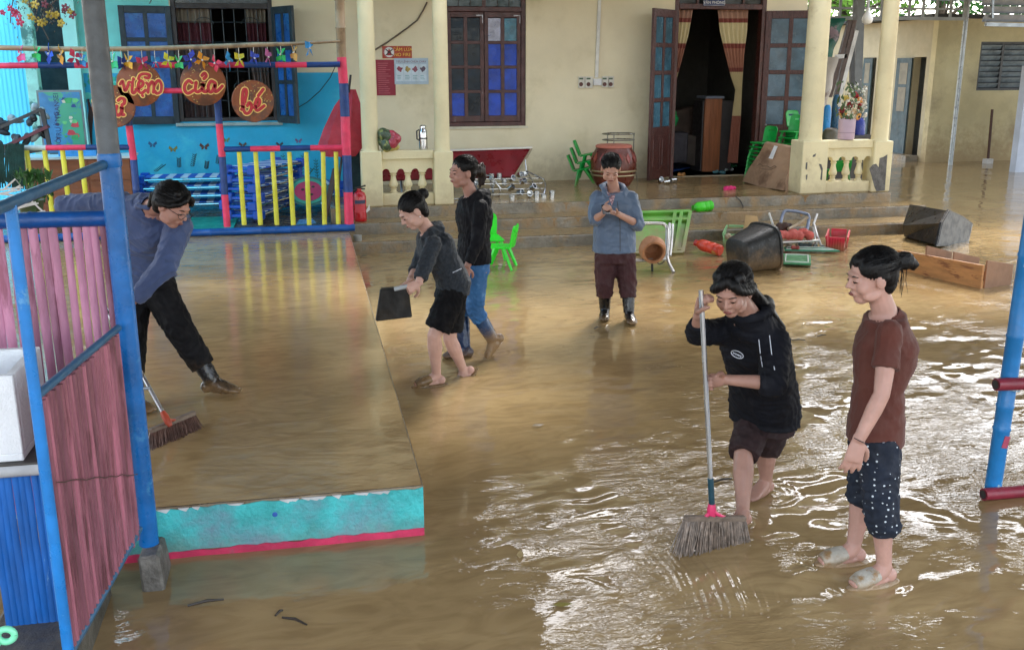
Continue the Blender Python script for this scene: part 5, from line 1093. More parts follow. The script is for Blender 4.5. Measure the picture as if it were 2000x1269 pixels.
tpp([(1228, 508, 11.2), (1265, 508, 11.2), (1300, 505, 11.2)], .022, 'frame', m_al, sf)
tpp([(1308, 437, 11.6), (1306, 470, 11.4), (1304, 505, 11.2), (1316, 532, 11.0)], .02, 'leg', m_al, sf)
tpp([(1314, 438, 11.7), (1312, 470, 11.5), (1309, 500, 11.3)], .016, 'leg', m_al, sf)
tpp([(1273, 508, 11.2), (1274, 530, 11.1)], .014, 'leg', m_dark, sf)
tpp([(1280, 507, 11.1), (1288, 516, 11.1), (1298, 510, 11.1)], .008, 'strap', m_dark, sf)
c = at(1274, 486, 11.15); R = frame_to(Vector((-.15, -1, -.25)))
tag(MB().lathe([(.001, -.14), (.09, -.14), (.12, -.12), (.165, .0), (.15, .06), (.125, .1), (.14, .12), (.12, .122), (.105, .10), (.13, .04), (.14, 0), (.10, -.10), (.001, -.10)], c, 24, R, caps=False).build('clay_pot', mat('muddy terracotta', '#a5724e', .6, .2, 5, .2, 30, col2='#7c5638', thr=(.5, .62), ps=4), smooth=True, auto=60), 'terracotta pot lying mouth-out on the aluminium frame', 'pot')
def bottle(p0, p1, r, name, m, label, cap):
    p0, p1 = Vector(p0), Vector(p1); L_ = (p1-p0).length; R = frame_to(p1-p0)
    o = MB().lathe([(r*.85, 0), (r, L_*.04), (r, L_*.2), (r*.93, L_*.22), (r, L_*.24), (r, L_*.44), (r*.93, L_*.46), (r, L_*.48), (r, L_*.74), (r*.8, L_*.84), (r*.5, L_*.9), (r*.5, L_)], p0, 16, R).build(name, m, smooth=True, auto=40); tag(o, label, 'bottle')
    MB().lathe([(r*.56, L_*.93), (r*.56, L_*1.02)], p0, 12, R).build('cap', cap, o, smooth=True)
p = on(1356, 404, .38); q = on(1389, 400, .38); p.y = q.y = 13.75; p = at(1354, 406, 13.72); q = at(1390, 401, 13.78)
bottle(q, p, .075, 'green_bottle', mat('lime plastic', '#3fc024', .35, .12), 'lime green bottle lying on the upper step', mat('lime cap', '#2f9a1c', .4))
p = on(1408, 490, .07); p2 = at(1388, 466, 12.6); bottle((p.x, p.y, .07), (p.x-.22, p.y+.32, .13), .075, 'red_bottle', mat('orange-red plastic', '#d2432a', .35, .2, col2='#c98a4a', thr=(.6, .66), ps=6), 'orange-red bottle lying in the water by the lowest step', mat('red cap', '#a8201c', .4))
def basket(corners, h, name, m, label, flare=.02, rim=True, holes=6):
    cs = [Vector((p.x, p.y, .0)) for p in corners]; ctr = sum(cs, Vector())/4; root = thing(name, label, 'basket', ctr)
    mb = MB(); 
    for i in range(4):
        p, q = cs[i], cs[(i+1) % 4]; out = ((p+q)/2-ctr).normalized()*flare
        quad_slab([p, q, q+out+Vector((0, 0, h)), p+out+Vector((0, 0, h))], .008, 'side', m, root)
        if rim: MB().bar(p+out*1.2+Vector((0, 0, h)), q+out*1.2+Vector((0, 0, h)), .022).build('rim', m, root)
        for k in range(1, holes): s_ = p.lerp(q, k/holes)+out*.6; MB().bar(s_+Vector((0, 0, .01))+out*.3, s_+out*.9+Vector((0, 0, h)), .008).build('rib', m, root)
    quad_slab([c_+Vector((0, 0, .012)) for c_ in cs], .006, 'bottom', m, root)
    return root
G4 = lambda pts: [on(x, y, 0) for x, y in pts]
basket(G4([(1414, 482), (1466, 484), (1472, 466), (1422, 464)]), .17, 'pale_basket', mat('pale green plastic', '#8cc08a', .45, .1, mud=(0, .18, .7)), 'pale green basket of debris behind the dark tub', .02)
basket(G4([(1617, 488), (1648, 490), (1652, 474), (1622, 472)]), .17, 'red_basket', mat('bright red plastic', '#c8203c', .4, .1, mud=(0, .16, .7)), 'bright red basket floating right of the clutter', .03)
q = on(1434, 472, .1); tag(lumpy((q.x, q.y, .17), .05, 7, 40, (.12, .05, .03)).build('debris_heap', mat('pale debris', '#a89a80', .7, .3, 12, .5, 30), smooth=True), 'pale rubbish heaped in the green basket', 'rubbish')
q = on(1452, 470, 0); tag(quad_slab([q+Vector((-.02, 0, .12)), q+Vector((.24, -.05, .10)), q+Vector((.18, 0, .34)), q+Vector((.02, .02, .36))], .02, 'card_scrap', mat('tan card', '#b59468', .7, .15), None), 'tan card sticking out of the green basket', 'card')
# dark tub lying on its side
def rsq(c, R, a, b_, n=28, k=.35):
    out = []
    for i in range(n):
        t = 2*PI*i/n; cs_, sn = math.cos(t), math.sin(t); f = (abs(cs_)**4+abs(sn)**4)**-.25
        out.append(c+R @ Vector((cs_*f*a, sn*f*b_, 0)))
    return out
m_tub = mat('speckled black plastic', (.009, .010, .011), .5, .3, 8, .3, 30, col2=(.035, .037, .04), thr=(.58, .62), ps=30, mud=(0, .35, .5))
tu = thing('dark_tub', 'speckled black plastic tub tipped on its side in the water', 'tub', on(1480, 540, 0))
c0 = at(1443, 505, 10.9); c0.z = .20; ax = Vector((.93, .30, .16)).normalized(); R = frame_to(ax)
rg = [rsq(c0+ax*t-Vector((0, 0, .0)), R, s_, s_) for t, s_ in ((-.05, .15), (-.03, .195), (0, .205), (.40, .27), (.402, .29), (.43, .29), (.432, .265), (.40, .255), (.05, .19))]
MB().loft(rg).build('body', m_tub, tu, smooth=True, auto=35)
for t in (0.25, 1.3): MB().bar(c0+R @ Vector((.19*math.cos(t), .19*math.sin(t), 0)), c0+ax*.40+R @ Vector((.265*math.cos(t), .265*math.sin(t), 0)), .02).build('rib', m_tub, tu)
tb2 = thing('black_trough', 'black muddy trough lying on its side near the porch end', 'trough', on(1830, 478, 0))
m_tr = mat('muddy black rubber', (.006, .006, .008), .35, .4, 5, .2, 25, col2=(.032, .022, .014), thr=(.48, .62), ps=3.5)
E0 = [(1829, 478), (1838, 436), (1852, 412), (1880, 425), (1897, 438), (1888, 476)]; E1 = [(1766, 462), (1763, 440), (1777, 399), (1790, 401), (1800, 415), (1795, 462)]
r0 = [at(x, y, 11.75+.5*(x-1829)/68) for x, y in E0]; r1 = [at(x, y, 12.55+.5*(x-1763)/37) for x, y in E1]
MB().loft([r1, r0]).build('body', m_tr, tb2)
cc = sum(r0, Vector())/6; MB().loft([[cc+(p-cc)*1.02+Vector((0, -.004, 0)) for p in r0], [cc+(p-cc)*.99+Vector((.012, -.012, 0)) for p in r0]]).build('end_panel', mat('blue-black end panel', (.006, .010, .018), .4, .3), tb2)
for i in range(6): MB().bar(cc+(r0[i]-cc)*1.03, cc+(r0[(i+1) % 6]-cc)*1.03, .025).build('rim', m_tr, tb2)
# toppled wooden shelf
m_wd = mat('orange pine board', '#b07a48', .5, .2, 2.5, .2, 10, col2='#7c4a2a', thr=(.56, .66), ps=3, stretch=(1.2, 1.2, 6))
sh = thing('toppled_shelf', 'orange pine shelf unit lying on its side in the water', 'shelf', on(1835, 550, 0))
A_, B_ = on(1752, 528, -.02), on(1918, 567, -.02); h_ = at(1750, 488, A_.y).z
dr_ = (B_-A_).normalized(); nb = Vector((-dr_.y, dr_.x, 0)); nb = nb if nb.y > 0 else -nb
quad_slab([A_, B_, B_+Vector((0, 0, h_+.05)), A_+Vector((0, 0, h_+.02))], .03, 'front_board', m_wd, sh, bevel=.004)
m_wd2 = mat('pale brown shelf board', '#8d6a52', .55, .2, 3, .2, 12)
for t, hh in ((.30, .13), (.62, .12), (.985, .10)):
    p = A_.lerp(B_, t)+nb*.03; quad_slab([p, p+nb*.42+Vector((0, 0, .0)), p+nb*.42+Vector((0, 0, h_+.02)), p+Vector((0, 0, h_+hh))], .022, 'divider', m_wd2, sh)
quad_slab([A_+nb*.45, B_+nb*.45, B_+nb*.45+Vector((0, 0, .12)), A_+nb*.45+Vector((0, 0, .10))], .02, 'back_board', m_wd2, sh)
# metal chair frame with debris
cf = thing('wrecked_chair', 'wrecked grey metal chair frame draped with debris', 'chair', on(1560, 490, 0))
m_bf = mat('blue-grey metal tube', (.16, .19, .26), .4, .2, metal=.4)
tpp([(1522, 450, 12.3), (1530, 416, 12.5), (1545, 412, 12.5), (1572, 417, 12.5), (1580, 425, 12.4), (1574, 458, 12.2)], .022, 'back_frame', m_bf, cf)
tpp([(1512, 446, 12.4), (1502, 416, 12.5)], .014, 'leg', m_al, cf); tpp([(1588, 440, 12.2), (1596, 418, 12.3)], .016, 'leg', m_al, cf)
tpp([(1590, 438, 12.2), (1596, 460, 12.0), (1604, 480, 11.9)], .016, 'leg', m_al, cf); tpp([(1588, 444, 12.2), (1592, 465, 12.0), (1595, 478, 11.9)], .014, 'leg', m_al, cf)
tpp([(1518, 474, 11.9), (1555, 472, 11.9), (1598, 470, 11.9)], .018, 'cross_bar', m_al, cf)
tpp([(1540, 447, 12.1), (1560, 437, 12.2), (1578, 424, 12.2)], .02, 'slat', mat('grey wooden slat', '#9a8a72', .6, .2), cf)
q = at(1545, 458, 12.0); tag(lumpy((q.x, q.y, q.z), .055, 26, 50, (.24, .10, .015)).build('red_cushion', mat('salmon red cushion', '#b9544a', .7, .2, 6, .3, 30), smooth=True), 'salmon red cushion lying on the wrecked chair', 'cushion')
q = at(1530, 445, 12.2); tag(lumpy((q.x, q.y, q.z), .06, 6, 51, (.1, .06, .03)).build('dark_rag', mat('dark brown rag', '#3c2a22', .8, .2), smooth=True), 'dark brown rag hanging on the wrecked chair back', 'rag')
for i, (pts, col, nm, lab) in enumerate((([(1528, 516), (1584, 518), (1583, 500), (1530, 498)], '#2f8050', 'green_board', 'flat dark green board with a white line in the water'), ([(1526, 490), (1640, 492), (1618, 486), (1528, 485)], '#1f7d5e', 'green_plank', 'long teal green plank floating behind the dark tub'))):
    ps_ = [on(x, y, .03) for x, y in pts]; o = quad_slab(ps_, .02, nm, mat(nm, col, .45, .2), None); tag(o, lab, 'board')
    ct = sum(ps_, Vector())/4; zup = Vector((0, 0, .024))
    for j in range(4): MB().bar(ct+(ps_[j]-ct)*.8+zup, ct+(ps_[(j+1) % 4]-ct)*.8+zup, .012).build('white_line', mat('white line', (.6, .62, .58), .6), o)
for i in range(7):
    q = on(1524+i*12+random.uniform(-3, 3), random.uniform(476, 498), .03); tag(lumpy((q.x, q.y, .06), .035, 4, 60+i, (.07, .04, .015)).build('wet_scrap', mat('wet scrap %d' % i, random.choice(['#6a5a48', '#8a3a34', '#a09a8c', '#3a4a4a', '#7c6a52']), .5, .3, 10), smooth=True), ORDS[i]+' sodden scrap from the left under the wrecked chair', 'scrap', 'scraps under the wrecked chair')
# behind the right balustrade: blue tubs and wooden pieces, tarpaulin
for i, (px0, py0, px1, py1, Yq, col, nm, lab) in enumerate(((1606, 205, 1624, 255, 16.2, '#1f86c8', 'blue_jug', 'light blue water jug behind the flower vase'), (1622, 185, 1642, 252, 16.8, '#1d4f6c', 'teal_bin', 'dark teal bin behind the flower vase'), (1664, 230, 1690, 262, 16.3, '#162a86', 'navy_basin', 'navy basin right of the flower vase'), (1606, 250, 1640, 272, 15.6, '#5a5548', 'grey_board', 'grey board lying behind the right balustrade'))):
    a, b_ = at(px0, py1, Yq), at(px1, py0, Yq); w = (b_.x-a.x)/2
    tag(MB().lathe([(w*.85, a.z-.35), (w, a.z-.3), (w, b_.z-.12), (w*.8, b_.z-.04), (w*.5, b_.z)], ((a.x+b_.x)/2, Yq, 0), 16).build(nm, mat(nm+' plastic', col, .35, .15), smooth=True), lab, 'container')
a, b_ = at(1600, 278, 16.2), at(1700, 270, 16.2); tag(MB().bb(a.x, b_.x, 15.9, 17.0, .46, at(1640, 262, 16.2).z-.02).build('low_table', mat('dark low table', (.05, .045, .04), .6), bevel=.01), 'dark low table behind the right balustrade', 'table')
tp_ = thing('tarpaulin', 'green and white tarpaulin hung behind the right column', 'tarpaulin', at(1630, 170, 18.2))
def sheet(cor, n, amp, name, m, parent):
    vv = []
    for i in range(n+1):
        for j in range(n+1):
            u, v = i/n, j/n; p = cor[0].lerp(cor[1], u).lerp(cor[3].lerp(cor[2], u), v); vv.append(p+Vector((0, amp*math.sin(u*11+3*v)+amp*.5*math.sin(v*14+u*4), 0)))
    return MB().add(vv, [(i*(n+1)+j, i*(n+1)+j+1, (i+1)*(n+1)+j+1, (i+1)*(n+1)+j) for i in range(n) for j in range(n)]).build(name, m, parent, smooth=True, auto=180)
sheet([at(1560, 36, 18.6), at(1648, 36, 18.6), at(1625, 118, 18.4), at(1560, 120, 18.4)], 14, .05, 'green_sheet', mat('dark green tarp', '#1d5a4a', .5, .25, 2, col2='#8f7c80', thr=(.52, .6), ps=2.5), tp_)
sheet([at(1560, 110, 18.3), at(1634, 112, 18.3), at(1612, 235, 18.0), at(1560, 230, 18.0)], 14, .06, 'white_sheet', mat('pale grey tarp', '#b8b0a4', .5, .15, 2, col2='#7c6c60', thr=(.5, .64), ps=2.5), tp_)
ld = thing('leaning_frame', 'white and brown wooden frame leaning behind the porch end', 'frame', at(1630, 180, 18.9))
for (x0, y0, x1, y1), m_ in (((1668, 40, 1632, 190), mat('brown lath', (.09, .06, .05), .6)), ((1660, 40, 1620, 190), MATS['brown lath']), ((1672, 60, 1640, 185), mat('white lath', (.62, .62, .6), .5)), ((1664, 90, 1664, 185), mat('dark grey post', (.06, .065, .07), .6)), ((1632, 111, 1652, 110), MATS['white lath'])): MB().bar(at(x0, y0, 18.9), at(x1, y1, 18.9), .08).build('lath', m_, ld)
tag(MB().bar(at(1679, -20, 19.0), at(1672, 190, 19.0), .16).build('grey_column', mat('grey steel column', (.15, .165, .17), .5), None), 'dark grey steel column behind the flower vase', 'column')

# ================================================================ inside the play area
cab = thing('wooden_cabinet', 'low orange-brown wooden cabinet behind the left pickets', 'cabinet', at(155, 400, 14.4))
a, b_ = at(55, 400, 14.4), at(254, 309, 14.4)
MB().bb(a.x, b_.x, 14.4, 14.9, .272, b_.z).build('carcass', mat('orange-brown cabinet wood', '#7c4526', .45, .2, 3, .2, 12, stretch=(1, 1, 5)), cab)
MB().bb(a.x-.03, b_.x+.03, 14.36, 14.93, b_.z+.001, b_.z+.03).build('top', mat('pale cabinet top', (.55, .62, .62), .5), cab)
for i in range(5):
    for j in range(3): xx = a.x+(b_.x-a.x)*i/5; z_ = .30+(b_.z-.30)*j/3; MB().bb(xx+.012, xx+(b_.x-a.x)/5-.012, 14.385, 14.40, z_+.008, z_+(b_.z-.30)/3-.008).build('board', MATS['orange-brown cabinet wood'], cab, bevel=.003)
q0, q1 = at(118, 306, 14.6), at(190, 292, 14.6); tag(MB().bb(q0.x, q1.x, 14.5, 14.85, b_.z+.032, b_.z+.10).build('striped_mat', mat('blue striped cloth', '#3d8fd0', .7, .2)), 'folded blue striped mat on the wooden cabinet', 'mat')
# stacks of blue child beds
m_bed = mat('blue bed plastic', '#1450b4', .35, .15, 4); m_bed2 = mat('white bed stripe', (.55, .66, .78), .7, .1); m_bed3 = mat('blue bed cloth', '#1d57b8', .7, .15)
def make_bed():
    root = thing('child_bed', '', 'bed', (0, 0, 0), 'blue child beds stacked in the play area')
    Lb, Wb = 1.25, .56
    for sx in (-1, 1):
        MB().bb(sx*Lb/2-.05, sx*Lb/2+.05, -Wb/2, Wb/2, .03, .075).build('end_frame', m_bed, root, bevel=.01)
        for sy in (-1, 1): MB().box((sx*Lb/2, sy*(Wb/2-.06), .065), (.13, .14, .125)).build('corner_block', m_bed, root, bevel=.015)
    n = 11
    for i in range(n): MB().bb(-Lb/2+.05+(Lb-.1)*i/n, -Lb/2+.05+(Lb-.1)*(i+1)/n-.001, -Wb/2+.03, Wb/2-.03, .085, .098+.0004*(i % 2)).build('cloth_stripe', m_bed2 if i % 2 else m_bed3, root)
    for sy in (-1, 1): MB().tube([(-Lb/2, sy*(Wb/2-.02), .06), (Lb/2, sy*(Wb/2-.02), .06)], .014, 6).build('side_rail', m_chr, root)
    return root
bed = make_bed()
cb_ = at(508, 335, 14.9)
for i in range(6): place(bed, (cb_.x+.02*i-.02, 14.75+.02*(i % 2), .33+i*.122), math.radians(62+(-1)**i*3+(5-i)*1.2), 'blue striped child bed, '+('topmost' if i == 5 else ORD[i])+' of the tall stack behind the right pickets')
cb2 = at(352, 360, 15.7)
for i in range(4): place(bed, (cb2.x+.03*i, 15.75, .32+i*.125), math.radians(2-i), 'blue striped child bed, '+('topmost' if i == 3 else ORD[i])+' of the low stack along the mural wall')
cb3 = at(575, 380, 15.6)
for i in range(3): place(bed, (cb3.x+.05, 15.7, .30+i*.125), math.radians(-10+8*i), 'blue striped child bed, '+('topmost' if i == 2 else ORD[i])+' of the short stack near the melon board')
# melon board, picket sign and brown lath near the right fence end
mb_ = thing('melon_board', 'round painted melon board leaning behind the right pickets', 'board', at(605, 385, 14.6)); c = at(603, 374, 14.6); R = frame_to((-.2, -1, .35))
for r_, z_, col, nm in ((.30, 0, '#1f6a6a', 'rind'), (.255, .012, '#2f9a8a', 'rind'), (.20, .022, '#a82a5c', 'flesh')): MB().lathe([(r_, 0), (r_, .012)], c+R @ Vector((0, 0, z_)), 24, R, sy=.72).build(nm, mat('melon '+col, col, .5, .15), mb_)
for dx, dy in ((-.08, .02), (.05, -.05), (.07, .06), (-.02, -.07)): MB().ball(c+R @ Vector((dx, dy, .036)), (.026, .018, .006), R, 8, 5).build('seed', m_dark, mb_)
tag(MB().bar(at(633, 430, 13.7), at(655, 330, 14.2), .07, .03).build('brown_lath', mat('dark brown lath', (.06, .03, .022), .6)), 'dark brown lath leaning behind the last pickets', 'lath')
tag(quad_slab([at(578, 440, 13.5), at(618, 437, 13.5), at(610, 428, 13.75), at(585, 430, 13.75)], .01, 'blue_tile', mat('pale blue tile', '#3f86b8', .3, .1), None), 'pale blue tile lying inside the right pickets', 'tile')
# red parasol and dark cloth by the first column
pc = thing('folded_parasol', 'folded red parasol hanging behind the thick fence post', 'parasol', at(668, 250, 14.6))
tpz = at(686, 175, 14.7)
rgs = []
for t, w in ((0, .03), (.25, .16), (.6, .26), (.85, .30), (1, .20)):
    p = tpz.lerp(at(664, 305, 14.5), t); rgs.append([p+Vector(((w+.04*(k % 2))*math.cos(k*PI/7), (w*.6+.04*(k % 2))*math.sin(k*PI/7), .0)) for k in range(14)])
MB().loft(rgs).build('cloth', mat('faded red cloth', '#a8303e', .7, .15, 5), pc, smooth=True, auto=30)
MB().tube([tpz+Vector((0, 0, .2)), at(655, 420, 14.4)], .016, 8).build('pole', m_dark, pc)
tag(MB().bb(at(690, 300, 14.8).x-.10, at(690, 300, 14.8).x+.10, 14.78, 14.82, .3, 1.9).build('dark_cloth', mat('dark teal cloth', (.012, .04, .05), .8, .3)), 'dark teal cloth hanging beside the first column', 'cloth')
# mural motifs: butterflies, grasses, a painted tree
def mural(pts, col, name='motif', dy=.008): return MB().prism([(at(x, y, YW-.006).x, at(x, y, YW-.006).z) for x, y in pts], YW-dy, YW-.0052).build(name, mat('mural '+col, col, .6, .15), school)
for x, y, col, s_ in ((298, 282, '#23527a', 1), (338, 291, '#7a7a3a', 1), (399, 286, '#5a3428', 1.1), (474, 283, '#4a3a34', .9), (546, 282, '#3a3440', .8), (583, 275, '#6a5a8a', .8), (442, 273, '#5a7a4a', .8)):
    for sx in (-1, 1):
        mural([(x, y), (x+sx*7*s_, y-6*s_), (x+sx*9*s_, y-1*s_), (x+sx*5*s_, y+2*s_)], col, 'butterfly'); mural([(x, y+.5), (x+sx*5*s_, y+2.2*s_), (x+sx*5*s_, y+6*s_), (x+sx*1.5*s_, y+5*s_)], col, 'butterfly', .0082)
rs = random.Random(2)
for x0, y0, x1, y1 in ((305, 335, 322, 322), (376, 325, 381, 300), (350, 327, 349, 308), (403, 330, 405, 315), (425, 320, 428, 303), (549, 345, 553, 300), (588, 345, 592, 300), (620, 350, 616, 310), (580, 350, 560, 330), (596, 350, 612, 328)):
    mural([(x0, y0), (x0+1, y0), (x1+.6, y1), (x1, y1)], '#1f4a48', 'painted_stem')
    n = 7
    for k in range(n):
        t = k/n; x, y = x0+(x1-x0)*t, y0+(y1-y0)*t
        for sx in (-1, 1): mural([(x, y), (x+sx*4, y-3.5), (x+sx*4.5, y-2), (x+sx*.8, y+.6)], '#16383c' if x0 < 500 else '#1f5a3c', 'painted_leaf', .0082 if sx > 0 else .0078)
tpts = [(168, 320), (182, 320), (180, 260), (183, 215), (190, 185), (186, 185), (178, 210), (172, 180), (168, 182), (173, 215), (170, 260)]
mural(tpts, '#3a2420', 'painted_tree')
for i in range(26): x, y, r_ = rs.uniform(158, 240), rs.uniform(148, 200), rs.uniform(4, 8); mural([(x+r_*math.cos(t)*1.3, y+r_*math.sin(t)) for t in np.linspace(0, 2*PI, 9)[:-1]], rs.choice(['#1f8f7a', '#2fae94', '#12705f', '#5fcab8']), 'painted_leaf', .0075+.0002*i)
# framed poster, shelf, net, plant rack on the left
po = thing('framed_poster', 'framed blue and green school poster standing behind the fence', 'poster', at(125, 285, 15.4)); YP = 15.4
a, b_ = at(85, 300, YP), at(158, 176, YP); MB().bb(a.x, b_.x, YP, YP+.03, a.z, b_.z).build('frame', mat('grey poster frame', (.16, .19, .2), .5), po)
a, b_ = at(89, 299, YP-.002), at(155, 180, YP-.002); MB().bb(a.x, b_.x, YP-.006, YP-.001, a.z, b_.z).build('print', mat('blue poster print', '#2f78a8', .4, .25, 3, col2='#3f9a7a', thr=(.5, .56), ps=2.5), po)
for w_, py_ in (('MÔI', 279), ('TRƯỜNG', 246), ('TRANSEI', 208)): q = at(113-(py_-240)*-.05, py_, YP-.01); text_mb(w_, .095, (q.x, YP-.008, q.z), (0, 0, 1), (-1, 0, 0), .0006).build('lettering', mat('navy poster letters', '#1c2f5c', .5), po)
rs = random.Random(4)
for i in range(16): x, y, r_ = rs.uniform(120, 150), rs.uniform(188, 285), rs.uniform(3, 8); MB().prism([(at(x+r_*math.cos(t)*(1+.3*math.sin(3*t+i)), y+r_*math.sin(t), YP).x, at(x+r_*math.cos(t), y+r_*math.sin(t)*(1+.3*math.cos(2*t)), YP).z) for t in np.linspace(0, 2*PI, 10)[:-1]], YP-.0085-.0001*i, YP-.0065).build('picture_patch', mat('poster patch %d' % (i % 5), ['#2f9a5a', '#1c3f7c', '#b83a44', '#5fb874', '#c8c8b4'][i % 5], .5, .2), po)
shf = thing('shoe_rack', 'dark tilted rack crowded with grey shoes at the left edge', 'rack', at(45, 285, 13.9)); Yr = 13.9
for (x0, y0, x1, y1), r_, m_ in (((-20, 258, 82, 213, ), .03, mat('dark rack rail', (.03, .035, .04), .5)), ((-20, 300, 95, 247), .05, mat('maroon rack board', '#5a2a38', .5, .2)), ((-20, 310, 100, 290), .03, MATS['dark rack rail'])): MB().bar(at(x0, y0, Yr), at(x1, y1, Yr), r_*2, .04).build('rail', m_, shf)
MB().bar(at(82, 213, Yr), at(98, 292, Yr), .05).build('side', MATS['dark rack rail'], shf)
for i in range(18):
    x = random.uniform(2, 88); y = 250-.42*x+random.uniform(-6, 14)+(42 if i % 2 else 0); q = at(x, y, Yr+.02+.004*i); col = random.choice(['#5c6a74', '#2c3640', '#8fa0a8', '#39444e', '#1f262c'])
    R = rotm(random.uniform(-.5, .5), random.uniform(-.6, .9), random.uniform(0, 3)); tag(MB().ball(q, (.10, .045, .04), R, 8, 6).ball(q+R @ Vector((-.05, 0, .03)), (.05, .042, .045), R, 8, 6).build('shoe', mat('shoe '+col, col, .5, .2, 9), smooth=True), 'small grey or dark shoe among the others on the tilted rack', 'shoe', 'shoes on the tilted rack')
nt_ = MB(); rs = random.Random(8)
for i in range(90): x = rs.uniform(-25, 46); nt_.tube([at(x, 282+rs.uniform(-2, 2), 13.1), at(x+rs.uniform(-2, 4), 330, 13.08), at(x+rs.uniform(-3, 8), 362+rs.uniform(-8, 8), 13.1)], .008, 4)
tag(stuff(nt_.build('hanging_net', mat('dark green net', (.008, .045, .04), .7, .4))), 'dark green string net hanging at the left edge', 'net')
pr2 = thing('wire_rack', 'white wire rack with a leafy plant at the left edge', 'rack', at(60, 430, 6.0)); Yq = 6.2
m_ww = mat('white wire', (.66, .66, .64), .5, .1)
for pts in ([(-10, 378), (52, 384), (100, 428)], [(-10, 428), (30, 408), (75, 397)], [(-10, 415), (70, 395)], [(-10, 434), (88, 412)], [(52, 384), (20, 432)], [(30, 386), (26, 432)], [(-10, 400), (60, 390)], [(5, 372), (30, 350), (40, 362), (10, 380)], [(-8, 372), (45, 366)], [(-10, 380), (40, 371)]): MB().tube([at(x, y, Yq) for x, y in pts], .0055, 6).build('wire', m_ww, pr2, smooth=True)
lvs = MB(); rs = random.Random(6)
for i in range(340):
    cx_, cy_, sx_, sy_ = ((66, 345, 24, 9) if i % 3 else (72, 378, 20, 9)); q = at(rs.gauss(cx_, sx_*.7), rs.gauss(cy_, sy_*.6), Yq+rs.uniform(-.12, .2)); s_ = rs.uniform(.02, .045); R = frame_to((rs.gauss(0, 1), rs.gauss(0, 1)-.6, rs.gauss(0, 1)+.5))
    lvs.add([q+R @ Vector(p)*s_ for p in ((0, -.6, 0), (.25, 0, .08), (0, .8, 0), (-.25, 0, .08))], [(0, 1, 2, 3)])
pl_ = thing('potted_plant', 'feathery dark green plant standing in the white wire rack', 'plant', at(66, 420, Yq+.1))
stuff(lvs.build('foliage', mat('feathery leaf', (.03, .12, .025), .5, .4, 20), pl_))
for i in range(6): MB().tube([at(62+i, 420, Yq+.05), at(60+i*3, 385, Yq+.06), at(50+i*7, 350, Yq+.05)], .004, 5).build('stem', mat('green stem', (.05, .10, .03), .6), pl_)
q = at(62, 412, Yq+.12); MB().lathe([(.05, -.06), (.075, .06), (.08, .065), (.06, .06)], q, 14).build('pot', mat('dull green pot', '#4a5a3a', .6, .3), pl_, smooth=True)
q = at(2, 412, Yq+.1); tag(lumpy(q, .03, 5, 71, (.03, .03, .02)).build('pink_packet', mat('pink packet', '#d04a6a', .5, .2), smooth=True), 'pink packet lying in the white wire rack', 'packet')
# artificial flower vine hanging at the upper left
vn = thing('flower_vine', 'hanging artificial vine with pink and yellow flowers, upper left corner', 'vine', at(80, 30, 12.0)); rs = random.Random(12)
for i in range(24):
    pink = i % 3 == 0; x, y = (rs.gauss(22, 12), rs.gauss(22, 14)) if pink else (rs.gauss(92, 24), rs.gauss(18, 14)); q = at(x, y, 12.0+rs.uniform(-.1, .1)); mb = MB(); R = frame_to((rs.uniform(-.6, .6), -1, rs.uniform(-.6, .4))); r_ = rs.uniform(.022, .042)
    for k in range(5): a = k*2*PI/5; mb.ball(q+R @ Vector((math.cos(a)*r_*.7, math.sin(a)*r_*.7, 0)), (r_*.6, r_*.45, r_*.25), R @ rotm(0, 0, a), 6, 4)
    mb.build('blossom', mat('blossom '+('pink' if pink else ('mauve' if i % 4 == 0 else 'yellow')), '#a83a5c' if pink else ('#6f3444' if i % 4 == 0 else '#b0a048'), .6, .2), vn, smooth=True)
vl = MB()
for i in range(190):
    x, y = (rs.gauss(24, 16), rs.gauss(18, 16)) if rs.random() < .3 else (rs.gauss(85, 24), rs.gauss(22, 19)); q = at(x, y, 12.0+rs.uniform(-.12, .12)); s_ = rs.uniform(.015, .032); R = frame_to((rs.gauss(0, 1), -1, rs.gauss(0, 1)))
    vl.add([q+R @ Vector(p)*s_ for p in ((0, -.6, 0), (.3, 0, .08), (0, .8, 0), (-.3, 0, .08))], [(0, 1, 2, 3)])
stuff(vl.build('leaves', mat('vine leaf', (.085, .06, .05), .6, .4, 20, col2=(.10, .11, .07), thr=(.5, .55), ps=8), vn))
for pts in ([(50, -20), (62, 20), (80, 48), (95, 78)], [(50, -10), (100, 10), (125, 45)], [(30, -20), (22, 20), (20, 46)], [(120, -10), (85, 25), (72, 62)], [(185, -10), (192, 12)], [(300, -10), (292, 8)]): MB().tube([at(x, y, 12.0) for x, y in pts], .006, 5).build('stem', mat('vine stem', (.06, .045, .035), .7), vn, smooth=True)
